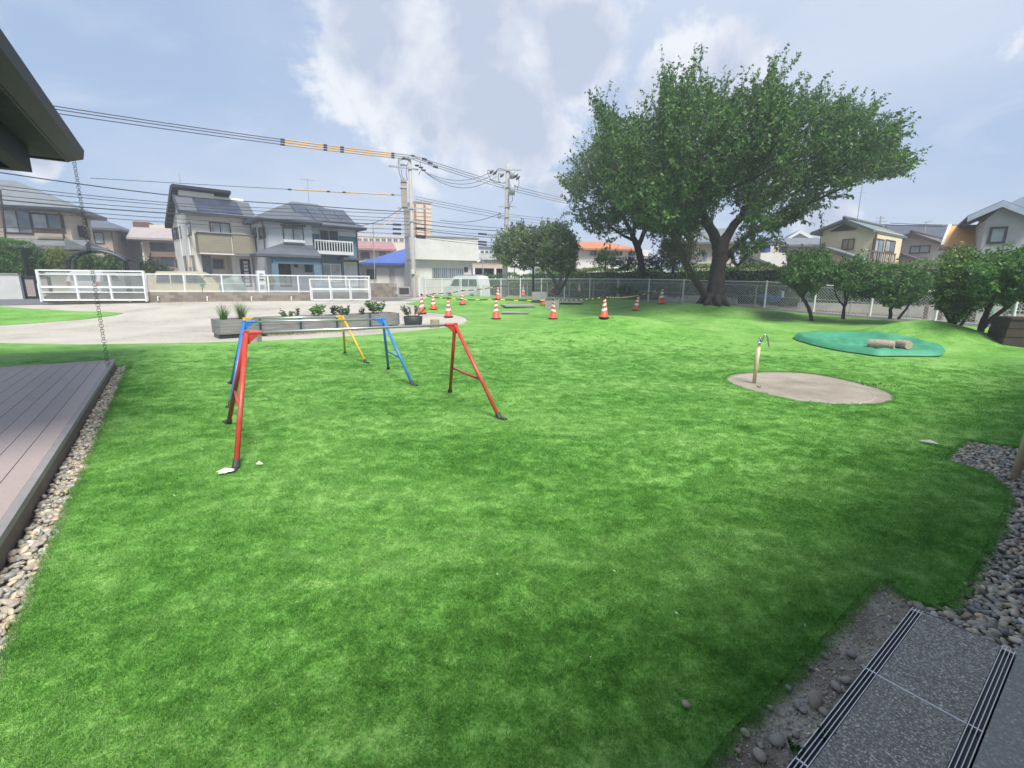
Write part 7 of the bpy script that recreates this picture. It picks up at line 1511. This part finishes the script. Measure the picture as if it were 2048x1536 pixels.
    b = FENCE_A+FENCE_D*25.2+HB*1.6; z = float(H(b.x,b.y)); t = thing('recycling_bin','green bin behind the fence between the two right hand fruit trees','bin',V(b.x,b.y,z)); m = MB(); m.hexa([V(b.x+dx*k,b.y+dy*k,zz) for zz,k in ((z,.8),(z+.8,1)) for dx,dy in ((-.3,-.25),(.3,-.25),(.3,.25),(-.3,.25))]); part('body', m, 'green_tarp', t); m = MB(); m.box(V(b.x,b.y,z+.84),(.66,.56,.07)); part('lid', m, 'leaf_dark' if False else 'black_rubber', t)
street_things()

# ------------------------------------------------------------------ small litter on the turf, weeds
def litter():
    spots = [(930,1000,'brown'),(995,1160,'w'),(1228,1152,'w'),(1640,1010,'w'),(1245,640,'w'),(1560,723,'brown'),(1722,793,'w'),(1580,722,'brown'),(466,875,'w'),(1110,835,'w'),(540,955,'w'),(1890,704,'w'),(1352,1240,'w'),(1608,1262,'w'),(350,1000,'w'),(405,905,'w'),(1180,1330,'w'),(1655,735,'w')]
    for i,(px,py,k) in enumerate(spots):
        c = gp(px,py)+V(0,0,.028); s_ = .006+.004*random.random(); a = random.uniform(0,6.28); d = V(math.cos(a),math.sin(a),.1)*s_; n = V(-math.sin(a),math.cos(a),.2)*s_*.45
        m = MB(); m.add([c-d,c+n,c+d+V(0,0,.006),c-n,c+V(0,0,.004)],[(0,1,4),(1,2,4),(2,3,4),(3,0,4)]); solid('fallen_leaf', m, 'brown_wood' if k == 'brown' else 'offwhite', 'small dry brown leaf lying on the turf' if k == 'brown' else 'tiny pale fallen leaf lying on the turf', 'leaf', c, 'brown fallen leaves' if k == 'brown' else 'pale fallen leaves')
    for i,(px,py,h_,n) in enumerate(((1604,1330,.07,2),(1655,1475,.05,40),(1590,1500,.05,40),(1755,772,.07,40),(1520,775,.06,10))):
        c = gp(px,py)+V(0,0,-.015); 
        if i in (1,2): grow('weed',['','small round leaved weed against the drain','small round leaved weed at the bottom of the soil'][i],'weed',c,40,.025,.035,'leaf_fresh',.011,.8,seed=200+i,stems=8)
        else:
            r = np.random.default_rng(300+i); vs=[]; fs=[]
            for k in range(n):
                a = r.uniform(0,6.28); out = np.array([math.cos(a),math.sin(a),0]); sp_ = .25 if i == 3 else .03; b = np.array(c)+np.array([r.normal(0,sp_*.6),-.0+r.normal(0,sp_*.25),0]); hh = h_*r.uniform(.5,1.1); sd_ = np.cross(out,[0,0,1])*.002; o = len(vs); vs += [tuple(b-sd_),tuple(b+sd_),tuple(b+out*hh*.3+[0,0,hh*.6]),tuple(b+out*hh*.8+[0,0,hh*.9])]; fs += [(o,o+1,o+2),(o,o+2,o+3)]
            m = MB(); m.add(vs,fs); solid('weed', m, 'leaf_fresh' if i != 3 else 'leaf_dark', {0:'single upright grass blade at the edge of the soil',3:'ragged dark grass at the back edge of the concrete pad',4:'dry wisps of grass at the left edge of the concrete pad'}[i], 'weed', c)
    # dry grass below the planters and along the block wall
    r = np.random.default_rng(77); vs=[]; fs=[]
    o0,d,n_,L = PL[0]
    for k in range(1800):
        if k < 900: p = o0+d*r.uniform(1.2,6.2)-n_*abs(r.normal(0,.10)); 
        else: s_ = r.uniform(4,14); p = V(FENCE_L0.x,FENCE_L0.y,0)+FLD*s_-FLN*abs(r.normal(0,.12))
        z = float(H(p.x,p.y))-.02; a = r.uniform(0,6.28); hh = r.uniform(.03,.10); o = len(vs); w_=.006; vs += [(p.x-w_,p.y,z),(p.x+w_,p.y,z),(p.x+math.cos(a)*hh*.6,p.y+math.sin(a)*hh*.6,z+hh)]; fs.append((o,o+1,o+2))
    me = bpy.data.meshes.new('dry_grass'); me.from_pydata(vs,[],fs); me.materials.append(M['dry_grass']); o = link('dry_grass',me,None,'stuff'); o['label'] = 'short dry grass along the planter boxes and the block wall'
litter()

# ------------------------------------------------------------------ air volume added for the pale veil of lens flare
def lens_veil():
    m = bpy.data.materials.new('lens_veil'); m.use_nodes = True; N, L = m.node_tree.nodes, m.node_tree.links; N.clear()
    o = N.new('ShaderNodeOutputMaterial'); v = N.new('ShaderNodeVolumePrincipled'); v.inputs['Color'].default_value = (.82,.89,1,1); v.inputs['Density'].default_value = VEIL_DENSITY; v.inputs['Anisotropy'].default_value = .0
    L.new(v.outputs[0], o.inputs['Volume']); M['lens_veil'] = m
    b = MB(); b.hexa([V(x,y,z) for z in (-1.6,14.5) for x,y in ((-720,-310),(720,-310),(720,1220),(-720,1220))]); link('lens_veil', b.mesh('lens_veil','lens_veil'), None, 'stuff')
VEIL_DENSITY = .0028
lens_veil()
